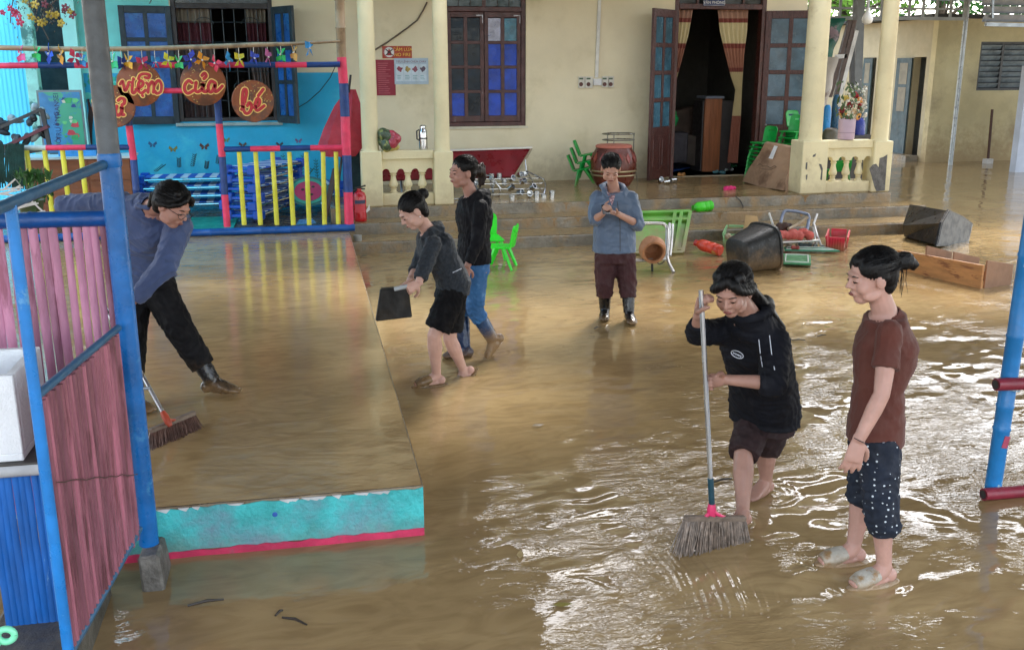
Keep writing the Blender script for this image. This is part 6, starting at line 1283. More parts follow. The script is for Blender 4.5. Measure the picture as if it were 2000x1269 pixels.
# floating sticks, leaves, ripples of rubbish
DEB = [(402, 1176, .16, .1, 'stick'), (545, 1196, .05, .8, 'stick'), (575, 1212, .14, -.6, 'stick'), (735, 712, .12, .5, 'stick'), (1605, 655, .1, .2, 'stick'), (1410, 938, .14, .15, 'stick'), (710, 500, .10, .4, 'stick'), (1165, 640, .07, .6, 'stick'), (1560, 664, .12, -.2, 'stick')]
for i, (x, y, l, a, k) in enumerate(DEB):
    z = PT+.012 if x < 600 and y < 900 else .012; q = on(x, y, z); d_ = Vector((math.cos(a), math.sin(a)*1.2, .02)).normalized()*l/2
    tag(MB().tube([q-d_, q+Vector((.004, .01, .004)), q+d_], [.005, .007, .004], 6).build('floating_stick', mat('wet twig', (.03, .02, .013), .5), smooth=True), ['dark twig floating near the lower left', 'short twig in front of the platform corner', 'thin branching twig floating in front of the platform', 'dark twig at the platform right edge', 'dark twig far right of the standing woman', 'dark twig beside the broom handle', 'dark twig at the foot of the lowest step', 'small twig by the rubber boots', 'twig near the back of the brown-shirted woman'][i], 'twig', 'floating twigs')
LF = [(1098, 1180, '#8a7f2c'), (1016, 1082, '#a08a5a'), (1130, 540, '#7a5a30'), (1720, 330, '#3a2a1c'), (1690, 820, '#5a6a24'), (1050, 830, '#5a4a2c'), (940, 560, '#6a5030')]
for i, (x, y, col) in enumerate(LF):
    q = on(x, y, .011); s_ = .045; a = i*1.3; R = rotm(.05, .05, a)
    tag(MB().add([q+R @ Vector(p)*s_ for p in ((-1, 0, 0), (-.3, .4, .05), (.5, .3, .03), (1.1, 0, .08), (.5, -.3, .03), (-.3, -.4, .05))], [(0, 1, 2, 3, 4, 5)]).build('fallen_leaf', mat('leaf '+col, col, .5, .3)), ['yellow-green leaf floating at the lower middle', 'tan leaf floating before the platform corner', 'brown leaf left of the rubber boots', 'dark leaf far back by the shed', 'green leaf near the brown-shirted woman', 'olive leaf in the middle of the yard', 'brown leaf under the green chair'][i], 'leaf', 'floating leaves')
# ================================================================ people
def skin_mat(name, col): return mat(name, col, .5, .10, 9, .08, 120, spec=.4, sss=.12, col2=tuple(c*.86 for c in srgb(col)), thr=(.5, .75), ps=6)
SK = {k: skin_mat('skin '+k, v) for k, v in dict(a='#b58d80', b='#a07a6c', c='#b48b7b', d='#a47b6e', e='#c0998b', f='#b18576').items()}
m_hair = mat('black hair', (.0028, .0027, .0034), .5, .4, 8, .4, 60, spec=.28, stretch=(1, 1, .25))
m_hair2 = mat('dark brown hair', (.012, .0055, .004), .5, .4, 8, .5, 60, stretch=(1, 1, .25))
m_lip, m_eye, m_brow = mat('lip', '#7c4640', .45, .1), mat('eye', (.012, .009, .008), .2), mat('eyebrow', (.02, .015, .013), .7)
m_boot = mat('black rubber boot', (.005, .006, .008), .25, .3, 6, .1, 20, spec=.45, mud=(-.02, .09, .8))
m_bootm = mat('muddy rubber boot', (.02, .03, .05), .3, .4, 6, .15, 20, mud=(.12, .34, .95))
m_sandal = mat('muddy white sandal', (.40, .385, .335), .45, .25, 12, .3, 40, col2=MUD, thr=(.50, .62), ps=14, mud=(-.01, .10, .95))
def hframe(hd, hu):
    y = Vector(hd).normalized(); z = Vector(hu); z = (z-y*z.dot(y)).normalized(); x = y.cross(z)
    return Matrix((x, y, z)).transposed()
HSC = [1.06]
def head(mb, hc, R, s):
    L = lambda p: hc+R @ (Vector(p)*s)
    B = lambda p, r: mb.ball(L(p), tuple(q*s for q in r), R, 16, 12)
    B((0, -.014, .030), (.072, .092, .078)); B((0, .020, -.022), (.060, .066, .082)); B((0, .046, -.080), (.030, .032, .026))
    for sx in (-1, 1):
        B((sx*.034, .050, -.030), (.027, .028, .030)); B((sx*.040, .020, -.066), (.022, .038, .024)); B((sx*.074, -.008, -.008), (.010, .021, .031)); B((sx*.012, .086, -.025), (.009, .010, .008))
        B((sx*.030, .073, .004), (.016, .011, .010))
    B((0, .072, .026), (.046, .017, .013)); B((0, .079, -.055), (.024, .012, .014)); B((0, .098, -.021), (.0105, .012, .010))
    mb.tube([L((0, .080, .012)), L((0, .092, -.008)), L((0, .100, -.020))], [.008*s, .0095*s, .011*s], 8)
def face_bits(parent, hc, R, s, down=True):
    L = lambda p: hc+R @ (Vector(p)*s)
    for sx in (-1, 1):
        MB().tube([L((sx*.018, .0825, .000)), L((sx*.030, .0845, -.002 if down else .003)), L((sx*.043, .0765, .001))], [.0016*s, .0036*s, .0016*s], 6).build('eye', m_eye, parent, smooth=True)
        MB().tube([L((sx*.014, .0845, .019)), L((sx*.030, .0855, .025)), L((sx*.047, .0735, .021))], [.002*s, .0034*s, .0016*s], 6).build('eyebrow', m_brow, parent, smooth=True)
    MB().ball(L((0, .0895, -.0545)), (.021*s, .006*s, .0068*s), R, 10, 6).build('lips', m_lip, parent, smooth=True)
def hand(mb, w, d, n, curl=.5, thumb=1, s=1., spread=.0, tcurl=.4):
    d = Vector(d).normalized(); n = Vector(n); n = (n-d*n.dot(d)).normalized(); x = d.cross(n)
    R = Matrix((x, d, n)).transposed(); L = lambda p: w+R @ (Vector(p)*s)
    mb.tube([L((0, -.03, 0)), L((0, .0, 0)), L((0, .03, 0)), L((0, .07, 0)), L((0, .088, 0))], [.026*s, .028*s, .037*s, .040*s, .036*s], 12, flat=.42, upv=n)
    for i, (ox, ln) in enumerate(((-.029, .066), (-.0098, .076), (.0098, .071), (.029, .056))):
        p = Vector((ox, .084-.004*abs(i-1.3), 0)); a = curl*.7; pts = [L(p-Vector((0, .02, 0))), L(p)]; rr = [.0095, .0098]
        sp = (i-1.5)*spread
        for f, da, r in ((.45, curl, .0092), (.31, curl*1.1, .0086), (.24, curl*.8, .0072)):
            p = p+Vector((math.sin(sp)*math.cos(a), math.cos(a)*math.cos(sp), math.sin(a)))*ln*f; pts.append(L(p)); rr.append(r); a += da
        mb.tube(pts, [q*s for q in rr], 8); mb.ball(pts[-1], rr[-1]*s, nu=8, nv=6)
    tx = thumb*1.; p = Vector((tx*.026, .018, .008)); pts = [L(p)]; a = .85
    for ln, da in ((.036, -.35), (.030, -.3), (.024, -.2)):
        p = p+Vector((tx*math.sin(a), math.cos(a), .35+tcurl))*ln*.9; pts.append(L(p)); a += da*(1+tcurl)
    mb.tube(pts, [.0155*s, .013*s, .0115*s, .009*s], 8); mb.ball(pts[-1], .009*s, nu=8, nv=6)
def foot(mb, ank, fd, up=(0, 0, 1), k=1., ln=1.):
    f = Vector(fd).normalized(); u = Vector(up); u = (u-f*u.dot(f)).normalized(); x = f.cross(u); R = Matrix((x, f, u)).transposed(); L = lambda p: ank+R @ Vector(p)
    mb.ball(L((0, -.035*k, -.045)), (.032*k, .036*k, .036*k), R); mb.tube([L((0, -.01, .02)), L((0, .02, -.02)), L((0, .08*ln, -.042)), L((0, .135*ln, -.056)), L((0, .175*ln, -.062))], [.036*k, .04*k, .043*k, .046*k, .03*k], 12, flat=[1, 1, .75, .5, .45], upv=tuple(u))
    mb.ball(L((0, .06*ln, -.06)), (.038*k, .11*ln, .022*k), R)
def torso_rings(J, infl=0., hem=.10, hips=.165, waist=.128, chest=.140, sh=.150, dh=.112, dw=.092, dc=.108, top=1., ease=1., n=28):
    P, N = J['P'], J['N']; lh = (J['hL']-J['hR']).normalized(); ls = (J['sL']-J['sR']).normalized(); up0 = J.get('upP', Vector((0, 0, 1))); S = (J['sL']+J['sR'])/2
    mid = J.get('W') or P.lerp(N, .42)
    path = [(P-up0*hem, hips, dh, 0), (P, hips, dh, .05), (P.lerp(mid, .55), (hips+waist)/2, (dh+dw)/2, .2), (mid, waist, dw, .4), (mid.lerp(S, .5), chest*.99, dc, .7), (mid.lerp(S, .8), chest*1.04, dc*.98, .9), (S.lerp(N, .15), sh, dc*.72, 1), (S.lerp(N, .75), .085*top, .070*top, 1)]
    rings = []
    for i, (c, a, b_, t) in enumerate(path):
        q0, q1 = path[max(i-1, 0)][0], path[min(i+1, len(path)-1)][0]; up = (q1-q0).normalized(); x = lh.lerp(ls, t).normalized(); x = (x-up*x.dot(up)).normalized(); f = up.cross(x)
        e = infl*(ease if i < 4 else 1)
        ring = []
        for k in range(n):
            th = 2*PI*k/n; cx, sy = math.cos(th), math.sin(th); g = (abs(cx)**2.6+abs(sy)**2.6)**(-1/2.6)
            bust = .028*max(0, sy)**2*(1 if i in (4, 5) else (.4 if i == 6 else 0))*J.get('bust', 1)
            ring.append(c+x*(cx*g*(a+e))+f*(sy*g*(b_+e)+bust))
        rings.append(ring)
    return rings
def limb(mb, pts, rs, n=12, flat=None):
    P = [Vector(p) for p in pts]; F, Rr = [], []
    for i in range(len(P)-1):
        p1, p2 = P[i], P[i+1]
        for t in np.linspace(0, 1, 5, endpoint=(i == len(P)-2)):
            F.append(p1.lerp(p2, t)); Rr.append(rs[i]+(rs[i+1]-rs[i])*t)
    mb.tube(F, Rr, n); return mb
def seg(a, b_, t): return Vector(a).lerp(Vector(b_), t)
def arm_mb(mb, s, e, w, k=1.):
    limb(mb, [s, seg(s, e, .5), e, seg(e, w, .3), w], [.046*k, .043*k, .036*k, .037*k, .0255*k]); mb.ball(s, .05*k); mb.ball(e, .0365*k)
def leg_mb(mb, h, kn, an, k=1.):
    limb(mb, [h, seg(h, kn, .5), kn, seg(kn, an, .3), seg(kn, an, .7), an], [.084*k, .070*k, .053*k, .057*k, .041*k, .034*k]); mb.ball(kn, .054*k)
def sleeve(mb, s, e, w, t, r0=.062, r1=.054, cuff=.05):
    """sleeve to fraction t of the whole arm (0.5 is the elbow)"""
    s, e, w = Vector(s), Vector(e), Vector(w)
    if t <= .5: p = seg(s, e, t*2); limb(mb, [s, seg(s, p, .5), p], [r0, (r0+r1)/2, cuff])
    else: p = seg(e, w, t*2-1); limb(mb, [s, seg(s, e, .5), e, p], [r0, (r0+r1)/2, r1, cuff]); mb.ball(e, r1)
    mb.ball(s, r0*1.0)
def strands(root, hc, R, bun, n=130, seed=1, m=None, side=1.):
    """thin combed strands and flyaways lying over the hair towards the bun"""
    rs = random.Random(seed); s = HSC[0]; mb = MB(); c = V((0, -.026, .044)); rad = V((.0855, .0985, .0825)); bd = V(bun).normalized()
    for i in range(n):
        ph_ = rs.uniform(-1.9, 1.9); el_ = rs.uniform(.05, .9) if abs(ph_) < 1 else rs.uniform(-.35, .7)
        d0 = V((math.sin(ph_)*math.cos(el_), math.cos(ph_)*math.cos(el_), math.sin(el_)+.12)).normalized(); pts = []; k = rs.uniform(.55, 1.); off = 1+rs.uniform(-.004, .012)+(rs.random() < .12)*rs.uniform(.01, .05)
        for t in np.linspace(rs.uniform(0, .25), k, 7):
            d = d0.lerp(bd, t).normalized(); w = off+.006*math.sin(t*9+i); pts.append(hc+R @ (V((c.x+d.x*rad.x*w, c.y+d.y*rad.y*w, c.z+d.z*rad.z*w))*s))
        mb.tube(pts, [.0009, .0013, .0015, .0015, .0014, .0012, .0006], 4)
    stuff(mb.build('hair_strands', m or m_hair, root, smooth=True))
V = Vector
def hair_cap(mb, hc, R, s=None, back=1., low=0.):
    s = s or HSC[0]
    L = lambda p: hc+R @ (Vector(p)*s); B = lambda p, r: mb.ball(L(p), tuple(q*s for q in r), R, 18, 14)
    B((0, -.026, .044), (.084, .097, .081)); B((0, -.058, .004+low), (.070*back, .054, .066)); B((0, .010, .070), (.058, .052, .040)); B((0, -.060, -.036), (.056, .038, .050))
    for sx in (-1, 1): B((sx*.046, -.012, .045), (.035, .060, .050))
def parted(mb, L, part=.012, s=1.):
    for sx in (-1, 1):
        mb.tube([L((part, .052, .100)), L((part+sx*.026, .072, .080)), L((part*.3+sx*.054, .062, .050)), L((sx*.074, .030, .022)), L((sx*.078, -.015, .000)), L((sx*.062, -.06, -.01))], [.018*s, .022*s, .022*s, .020*s, .022*s, .03*s], 10)
        mb.ball(L((sx*.045, .02, .085)), .030*s)
def collar(mb, J, r=.078, h0=-.05, h1=.03, w=0.012):
    ax = (J['H']-J['N']).normalized(); c = J['N']; R_ = frame_to(ax)
    mb.lathe([(r*1.25, h0), (r*1.02, (h0+h1)/2), (r*.97, h1), (r*.97-w, h1), (r*.97-w, h0)], c, 20, R_, caps=False)
    mb.lathe([(r*1.2, h0-.03), (r*1.2, h0+.01)], c, 20, R_)
def person(label, J, skin, hd, hu, arms, hair=m_hair, hs=1.1, feet=None, eyes=True, base=None, voxel=.0055):
    HSC[0] = hs
    root = thing('person', label, 'person', base or (J['P'].x, J['P'].y, 0)); mb = MB(); R = hframe(hd, hu)
    head(mb, J['H'], R, hs)
    nb = J['N']; mb.tube([J['H']+R @ Vector((0, -.018, -.035)), J['H'].lerp(nb, .62)+R @ Vector((0, -.006, 0))*.5, nb, nb-(J['N']-J['P']).normalized()*.05], [.050, .051, .057, .07], 14)
    mb.loft(torso_rings(J))
    for sd in 'LR':
        arm_mb(mb, J['s'+sd], J['e'+sd], J['w'+sd]); leg_mb(mb, J['h'+sd], J['k'+sd], J['a'+sd])
        if sd in arms: hand(mb, J['w'+sd], **arms[sd])
        fd, up = (feet or {}).get(sd, ((-1, 0, 0), (0, 0, 1))); foot(mb, J['a'+sd], fd, up)
    remesh(mb, 'body', skin, root, voxel, 2)
    face_bits(root, J['H'], R, hs)
    return root, R
def ank(px, py, z=0., h=.085): p = on(px, py, z); return Vector((p.x, p.y, z+h))
V = Vector

def on_front(px, py, Y): return at(px, py, Y)
def snap(obj_name_parent, px, py, lift=.003):
    """point on the garment surface along the sight line through (px, py)"""
    best = None
    d = ray(px, py).normalized()
    for ch_ in obj_name_parent.children:
        if ch_.type == 'MESH' and ch_.name.split('.')[0] in ('jacket', 'hoodie', 'tshirt'):
            Mi = world_of(ch_).inverted(); o_ = Mi @ EYE; ok, loc, no, ix = ch_.ray_cast(o_, Mi.to_3x3() @ d)
            if ok: best = (world_of(ch_) @ loc, (world_of(ch_).to_3x3() @ no).normalized())
    return (best[0]-d*lift) if best else None
# ---------------------------------------------------------------- A: woman in the brown T-shirt
J = dict(H=at(1701, 541, 3.96), N=at(1727, 606, 3.97), P=at(1710, 838, 3.97), W=at(1716, 755, 3.97), sL=at(1738, 648, 3.83), sR=at(1718, 640, 4.12), eL=at(1722, 770, 3.73), wL=at(1676, 862, 3.72), eR=at(1712, 765, 4.20), wR=at(1684, 850, 4.16),
         hL=at(1714, 852, 3.89), hR=at(1706, 848, 4.06), kL=at(1720, 962, 3.85), kR=at(1688, 955, 4.08), aL=ank(1724, 1138), aR=ank(1664, 1098))
dA = (J['wL']-J['eL']).normalized()
pA, R = person('woman in a brown T-shirt and dotted trousers watching at the right', J, SK['a'], (-1, .10, -.17), (-.14, 0, 1), dict(L=dict(d=dA+V((.12, 0, -.7)), n=(.35, 1, .1), curl=.30, thumb=1, s=1.06, spread=.11, tcurl=.2), R=dict(d=(-.2, 0, -1), n=(0, -1, 0), curl=.4, thumb=-1)), feet=dict(L=((-1, -.1, 0), (0, 0, 1)), R=((-1, .02, 0), (0, 0, 1))))
mb = MB().loft(torso_rings(J, .022, .045, hips=.160, waist=.128, chest=.138, ease=.9)); sleeve(mb, J['sL'], J['eL'], J['wL'], .30, .060, .058, .064); sleeve(mb, J['sR'], J['eR'], J['wR'], .30, .060, .058, .062); collar(mb, J, .070, -.055, -.012)
remesh(mb, 'tshirt', mat('brown ribbed cotton', '#55291f', .85, .10, 5, .15, 90, sheen=.08), pA, .008, 5, .0035, .11, 1, fold=[(J['W'], (0, 0, 1), .16, .05, .003), (J['sL']+V((0, 0, -.08)), (.3, 0, 1), .09, .04, .003)])
def dot_mat():
    m = mat('navy dotted cotton', (.0045, .010, .024), .8, .2, 6, .2, 60); nt = m.node_tree; N = nt.nodes; L = nt.links; b = N['Principled BSDF']; cur = b.inputs['Base Color'].links[0].from_socket
    tc = N.new('ShaderNodeTexCoord'); v = N.new('ShaderNodeTexVoronoi'); v.inputs['Scale'].default_value = 34; v.inputs['Randomness'].default_value = .35; L.new(tc.outputs['Object'], v.inputs[0])
    r = N.new('ShaderNodeMath'); r.operation = 'LESS_THAN'; r.inputs[1].default_value = .17; L.new(v.outputs['Distance'], r.inputs[0])
    x = N.new('ShaderNodeMix'); x.data_type = 'RGBA'; L.new(r.outputs[0], x.inputs[0]); L.new(cur, x.inputs[6]); x.inputs[7].default_value = (.5, .56, .62, 1); L.new(x.outputs[2], b.inputs['Base Color']); return m
mb = MB()
rg = torso_rings(J, .006, .12, hips=.160)[:3]; mb.loft(rg)
for sd, py in (('L', .55), ('R', .28)):
    e_ = seg(J['k'+sd], J['a'+sd], py); limb(mb, [J['h'+sd], seg(J['h'+sd], J['k'+sd], .5), J['k'+sd], seg(J['k'+sd], e_, .6), e_], [.108, .102, .088, .086, .066])
    mb.tube([e_+V((0, 0, .07)), e_+V((.004, 0, .035)), e_], [.082, .084, .064], 14)
remesh(mb, 'trousers', dot_mat(), pA, .008, 4, .006, .12, 2, fold=[(J['kL']+V((0, 0, -.06)), (0, .2, 1), .15, .05, .010), (J['kR']+V((0, 0, -.04)), (0, .2, 1), .14, .05, .009), (J['P']+V((-.05, -.05, -.12)), (.5, 0, 1), .16, .06, .004)])
mb = MB(); hair_cap(mb, J['H'], R); L = lambda p: J['H']+R @ (V(p)*HSC[0])
for sx in (-1, 1): mb.ball(L((sx*.050, .022, .050)), (.032, .048, .042), R, 14, 10); mb.ball(L((sx*.066, -.022, .018)), (.020, .036, .036), R, 12, 8)
mb.ball(L((0, .030, .078)), (.055, .050, .034), R, 14, 10)
mb.tube([L((0, -.095, .045)), L((0, -.13, .042)), L((.0, -.165, .030)), L((0, -.185, .012)), L((0, -.172, -.004))], [.046, .042, .036, .026, .012], 10); mb.ball(L((0, -.145, .052)), (.036, .042, .032), R); mb.ball(L((.01, -.172, .022)), (.026, .028, .022), R)
mb.ball(L((0, -.075, -.030)), (.055, .032, .045), R)
remesh(mb, 'hair', m_hair, pA, .006, 3, groove=(L((0, -.12, .04)), R @ V((0, 1, 0)), 46, .0011))
strands(pA, J['H'], R, (0, -1, .05), seed=65)
for i in range(9): p = L((random.uniform(-.03, .03), -.115-random.uniform(0, .04), .01)); MB().tube([p, p+V((random.uniform(-.008, .012), 0, -.05)), p+V((random.uniform(-.01, .02), 0, -.10-random.uniform(0, .03)))], [.0018, .0014, .0006], 5).build('hair_strand', m_hair, pA)
w_ = J['wL']; R2 = frame_to(dA); MB().tube([w_+R2 @ V((.0285*math.cos(t), .026*math.sin(t), -.008)) for t in np.linspace(0, 2*PI, 22)], .0022, 5).build('bracelet', m_dark, pA)
def sandal(root, a, fd, up=(0, 0, 1), m=m_sandal):
    f = V(fd).normalized(); u = V(up); u = (u-f*u.dot(f)).normalized(); x = f.cross(u); Rf = Matrix((x, f, u)).transposed(); Lf = lambda p: a+Rf @ V(p)
    mb = MB().ball(Lf((0, .055, -.082)), (.052, .155, .016), Rf, 14, 8)
    mb.tube([Lf((0, .04, -.025)), Lf((0, .07, -.034)), Lf((0, .12, -.048)), Lf((0, .165, -.062))], [.044, .051, .054, .040], 14, flat=.72, upv=tuple(u))
    remesh(mb, 'sandal', m, root, .006, 2)
sandal(pA, J['aL'], (-1, -.1, 0)); sandal(pA, J['aR'], (-1, .02, .03))

# ---------------------------------------------------------------- B: woman sweeping with the broom
J = dict(H=at(1431, 568, 4.40), N=at(1464, 616, 4.50), P=at(1494, 800, 4.84), W=at(1488, 735, 4.72), sL=at(1515, 668, 4.48), sR=at(1425, 645, 4.70), eL=at(1510, 748, 4.32), wL=at(1416, 741, 4.42), eR=at(1362, 652, 4.55), wR=at(1365, 612, 4.42),
         hL=at(1512, 815, 4.80), hR=at(1476, 812, 4.90), kL=at(1496, 878, 4.86), kR=at(1452, 888, 4.70), aL=ank(1494, 965), aR=ank(1449, 1030), bust=1.2)
hb = on(1396, 1045, .0); BY = 4.36
handTop, handLow = at(1370, 588, BY), at(1382, 748, BY)
btop, bbot = at(1369, 567, BY), at(1390, 978, BY)
bax = (bbot-btop).normalized()
pB, R = person('woman in black jacket and brown shorts sweeping with the long broom', J, SK['b'], (-.62, -.66, -.42), (-.28, -.25, 1), dict(L=dict(d=V((handLow.x-J['wL'].x, .0, handLow.z-J['wL'].z-.01)), n=V((-.2, -1, .0)), curl=1.0, thumb=1, s=1.0, tcurl=.7), R=dict(d=(.12, -.25, 1), n=(.35, -.9, -.2), curl=1.1, thumb=-1, s=1.05, tcurl=.7)), feet=dict(L=((-.8, -.5, 0), (0, 0, 1)), R=((-.85, -.5, 0), (0, 0, 1))))
m_bjk = mat('black jacket cloth', (.0038, .0046, .0085), .8, .25, 6, .25, 50, spec=.25)
mb = MB().loft(torso_rings(J, .030, .075, hips=.168, waist=.150, chest=.150, ease=1.1)); sleeve(mb, J['sL'], J['eL'], J['wL'], .64, .082, .078, .062); sleeve(mb, J['sR'], J['eR'], J['wR'], .78, .078, .066, .052)
collar(mb, J, .082, -.06, .025); N_b = J['N']; mb.tube([N_b+V((math.cos(t)*.088+.012, math.sin(t)*.080+.012, .012+.02*math.cos(t))) for t in np.linspace(0, 2*PI, 20)], .030, 8)
remesh(mb, 'jacket', m_bjk, pB, .009, 5, .006, .12, 4, fold=[(J['eL'], (1, 0, .3), .13, .05, .006), (J['W'], (.2, 0, 1), .2, .07, .007), (J['eR'], (.3, 0, 1), .12, .05, .006)])
mb = MB(); mb.loft(torso_rings(J, .012, .12, hips=.166)[:3])
for sd in 'LR': limb(mb, [J['h'+sd], seg(J['h'+sd], J['k'+sd], .6), seg(J['h'+sd], J['k'+sd], 1.02)], [.108, .10, .088])
remesh(mb, 'shorts', mat('dark brown shorts cloth', (.020, .007, .008), .85, .2, 6, .2, 60), pB, .008, 4, .005, .10, 5, fold=[(J['kR']+V((0, 0, .06)), (.2, 0, 1), .12, .045, .006)])
L = lambda p: J['H']+R @ (V(p)*HSC[0]); mb = MB(); hair_cap(mb, J['H'], R)
parted(mb, L, -.012, 1.1)
mb.tube([L((.0, -.07, .01)), at(1490, 600, 4.56), at(1520, 640, 4.58), at(1533, 690, 4.60)], [.062, .058, .045, .014], 12, flat=.6); mb.ball(at(1492, 598, 4.55), (.06, .05, .06))
remesh(mb, 'hair', m_hair, pB, .007, 3, groove=(L((0, -.02, .10)), R @ V((0, .2, 1)), 40, .0014))
strands(pB, J['H'], R, (0, -.9, -.3), seed=66)
for sx in (1,): MB().ball(L((sx*.076, -.006, -.036)), .0055, nu=8, nv=6).build('earring', mat('pearl', (.8, .8, .78), .2), pB, smooth=True)
bpy.context.view_layer.update()
m_white = mat('white print', (.62, .66, .74), .6, .05)
def print_line(root, pts, r, name, m=m_white):
    P = [snap(root, *p) for p in pts]; P = [p for p in P if p is not None]
    if len(P) > 1: MB().tube(P, r, 5).build(name, m, root)
print_line(pB, [(1440+12.5*math.cos(t)*math.cos(.42)-6.2*math.sin(t)*math.sin(.42), 692+12.5*math.cos(t)*math.sin(.42)+6.2*math.sin(t)*math.cos(.42)) for t in np.linspace(0, 2*PI, 26)], .0022, 'logo_outline')
print_line(pB, [(1432+i*1.6, 688.5+i*.75+(1.6 if i % 2 else -1.2)) for i in range(11)], .0026, 'logo_script')
print_line(pB, [(1482, 663), (1485, 690), (1489, 716)], .0022, 'sleeve_piping'); print_line(pB, [(1503, 655), (1507, 690), (1513, 722)], .0022, 'sleeve_piping')
# long broom
br = thing('long_broom', 'long-handled broom with pink neck held by the woman in black', 'broom', (bbot.x, BY, 0))
MB().tube([btop, bbot.lerp(btop, .10)], .0125, 12).build('handle', mat('polished steel handle', (.62, .66, .70), .16, .1, metal=.9), br, smooth=True)
MB().tube([bbot.lerp(btop, .115), bbot+bax*.02], .0155, 12).build('grip_sleeve', mat('dark teal sleeve', (.008, .05, .075), .4), br, smooth=True)
m_pk = mat('pink broom plastic', '#d8386a', .35, .12); q = bbot+bax*.015
MB().lathe([(.018, 0), (.024, -.03), (.020, -.06)], q, 12).build('neck', m_pk, br, smooth=True)
hl, hr = at(1337, 1012, BY-.02), at(1455, 1012, BY+.05); zc = hl.z
for t in (.30, .5, .72): MB().tube([q+V((0, 0, -.04)), (q+V((0, 0, -.05))).lerp(hl.lerp(hr, t), .6), hl.lerp(hr, t)], [.012, .010, .008], 8).build('strut', m_pk, br, smooth=True)
MB().bar(hl, hr, .036, .03).build('head_bar', mat('mud grey head', (.17, .13, .10), .5, .3, 20), br, bevel=.006)
def bristles(parent, hl, hr, zdrop, flare, n, m, r=.0028, lean=(0, 0)):
    mb = MB(); dx = (hr-hl)
    for i in range(n):
        t = random.random(); w = random.uniform(-.022, .022); p = hl+dx*t+V((0, w, -.008)); tt = t-.5+random.uniform(-.03, .03); e = hl+dx*(.5+(tt)*flare)+V((lean[0]+random.uniform(-.012, .012), w*2.2+lean[1], -zdrop*random.uniform(.86, 1.05)))
        mb.tube([p, p.lerp(e, .5)+V((random.uniform(-.006, .006), random.uniform(-.004, .004), .004)), e], [r*1.2, r, r*.6], 4)
    stuff(mb.build('bristles', m, parent))
bristles(br, hl, hr, zc+.005, 1.22, 560, mat('muddy bristle', (.19, .145, .115), .4, .45, 30), lean=(-.02, -.03))

# ---------------------------------------------------------------- C: woman with the phone
J = dict(H=at(1193, 330, 8.88), N=at(1198, 368, 8.99), P=at(1200, 488, 9.0), W=at(1200, 440, 9.0), sL=at(1231, 388, 8.96), sR=at(1167, 387, 9.03), eL=at(1246, 438, 8.86), wL=at(1205, 417, 8.70), eR=at(1163, 428, 8.93), wR=at(1178, 417, 8.72),
         hL=at(1219, 497, 9.0), hR=at(1183, 496, 9.02), kL=at(1226, 560, 8.95), kR=at(1181, 556, 9.0), aL=ank(1228, 627), aR=ank(1181, 620))
ph = at(1183, 409, 8.66)
pC, R = person('woman in a blue-grey jacket and rubber boots looking at a phone', J, SK['c'], (-.18, -.80, -.52), (-.03, -.35, 1), dict(L=dict(d=ph+V((.03, .01, -.02))-J['wL'], n=(-.1, -.5, .9), curl=.75, thumb=-1, s=.95, tcurl=.5), R=dict(d=ph+V((-.01, .0, 0))-J['wR'], n=(.4, -.5, .6), curl=.8, thumb=1, s=.95, tcurl=.5)), hs=1.1, feet=dict(L=((-.1, -1, 0), (0, 0, 1)), R=((-.35, -1, 0), (0, 0, 1))), voxel=.006)
m_cj = mat('blue-grey nylon', '#52657f', .5, .10, 5, .2, 40, sheen=.1)
mb = MB().loft(torso_rings(J, .032, .02, hips=.172, waist=.165, chest=.160, sh=.162, ease=1.15)); sleeve(mb, J['sL'], J['eL'], J['wL'], .62, .080, .072, .058); sleeve(mb, J['sR'], J['eR'], J['wR'], .62, .080, .072, .058)
for sx in (-1, 1): mb.tube([J['N']+V((sx*.02, .075, .055)), J['N']+V((sx*.10, .03, .03)), J['N']+V((sx*.105, -.06, -.01)), J['N']+V((sx*.07, -.12, -.07))], [.03, .04, .038, .02], 10, flat=.5)
collar(mb, J, .082, -.06, .0); remesh(mb, 'jacket', m_cj, pC, .009, 5, .006, .12, 7, fold=[(J['eL'], (1, 0, .5), .13, .05, .007), (J['eR'], (1, 0, -.5), .13, .05, .007), (J['W'], (0, 0, 1), .2, .07, .006), (J['P'], (0, 0, 1), .2, .05, .004)])
MB().tube([J['N']+V((-.012, -.165, -.10)), J['W']+V((-.008, -.20, .05)), J['P']+V((-.005, -.195, .02))], .0035, 5).build('zip', m_dark, pC)
bpy.context.view_layer.update()
n_ = 8; vv = []
for r_ in range(n_+1):
    for k in range(n_+1): y = 362+r_*40/n_; hw = 13*(1-r_/n_)+.4; q = snap(pC, 1194+(k/n_*2-1)*hw+r_*.15, y, .004); vv.append(q if q is not None else J['N'])
MB().add(vv, [(a*(n_+1)+b, a*(n_+1)+b+1, (a+1)*(n_+1)+b+1, (a+1)*(n_+1)+b) for a in range(n_) for b in range(n_)]).build('blouse', mat('mauve floral blouse', '#8a6a74', .8, .3, 40, col2='#c9b0b4', thr=(.5, .56), ps=38), pC, smooth=True)
m_cp = mat('maroon trouser cloth', (.045, .012, .015), .8, .15, 6, .2, 50)
mb = MB(); mb.loft(torso_rings(J, .012, .12, hips=.168)[:3])
for sd in 'LR': e_ = seg(J['k'+sd], J['a'+sd], .44); limb(mb, [J['h'+sd], seg(J['h'+sd], J['k'+sd], .5), J['k'+sd], e_], [.112, .105, .090, .082])
remesh(mb, 'trousers', m_cp, pC, .009, 4, .006, .13, 8, fold=[(J['kL']+V((0, 0, -.03)), (0, 0, 1), .12, .05, .009), (J['kR']+V((0, 0, -.03)), (0, 0, 1), .12, .05, .009)])
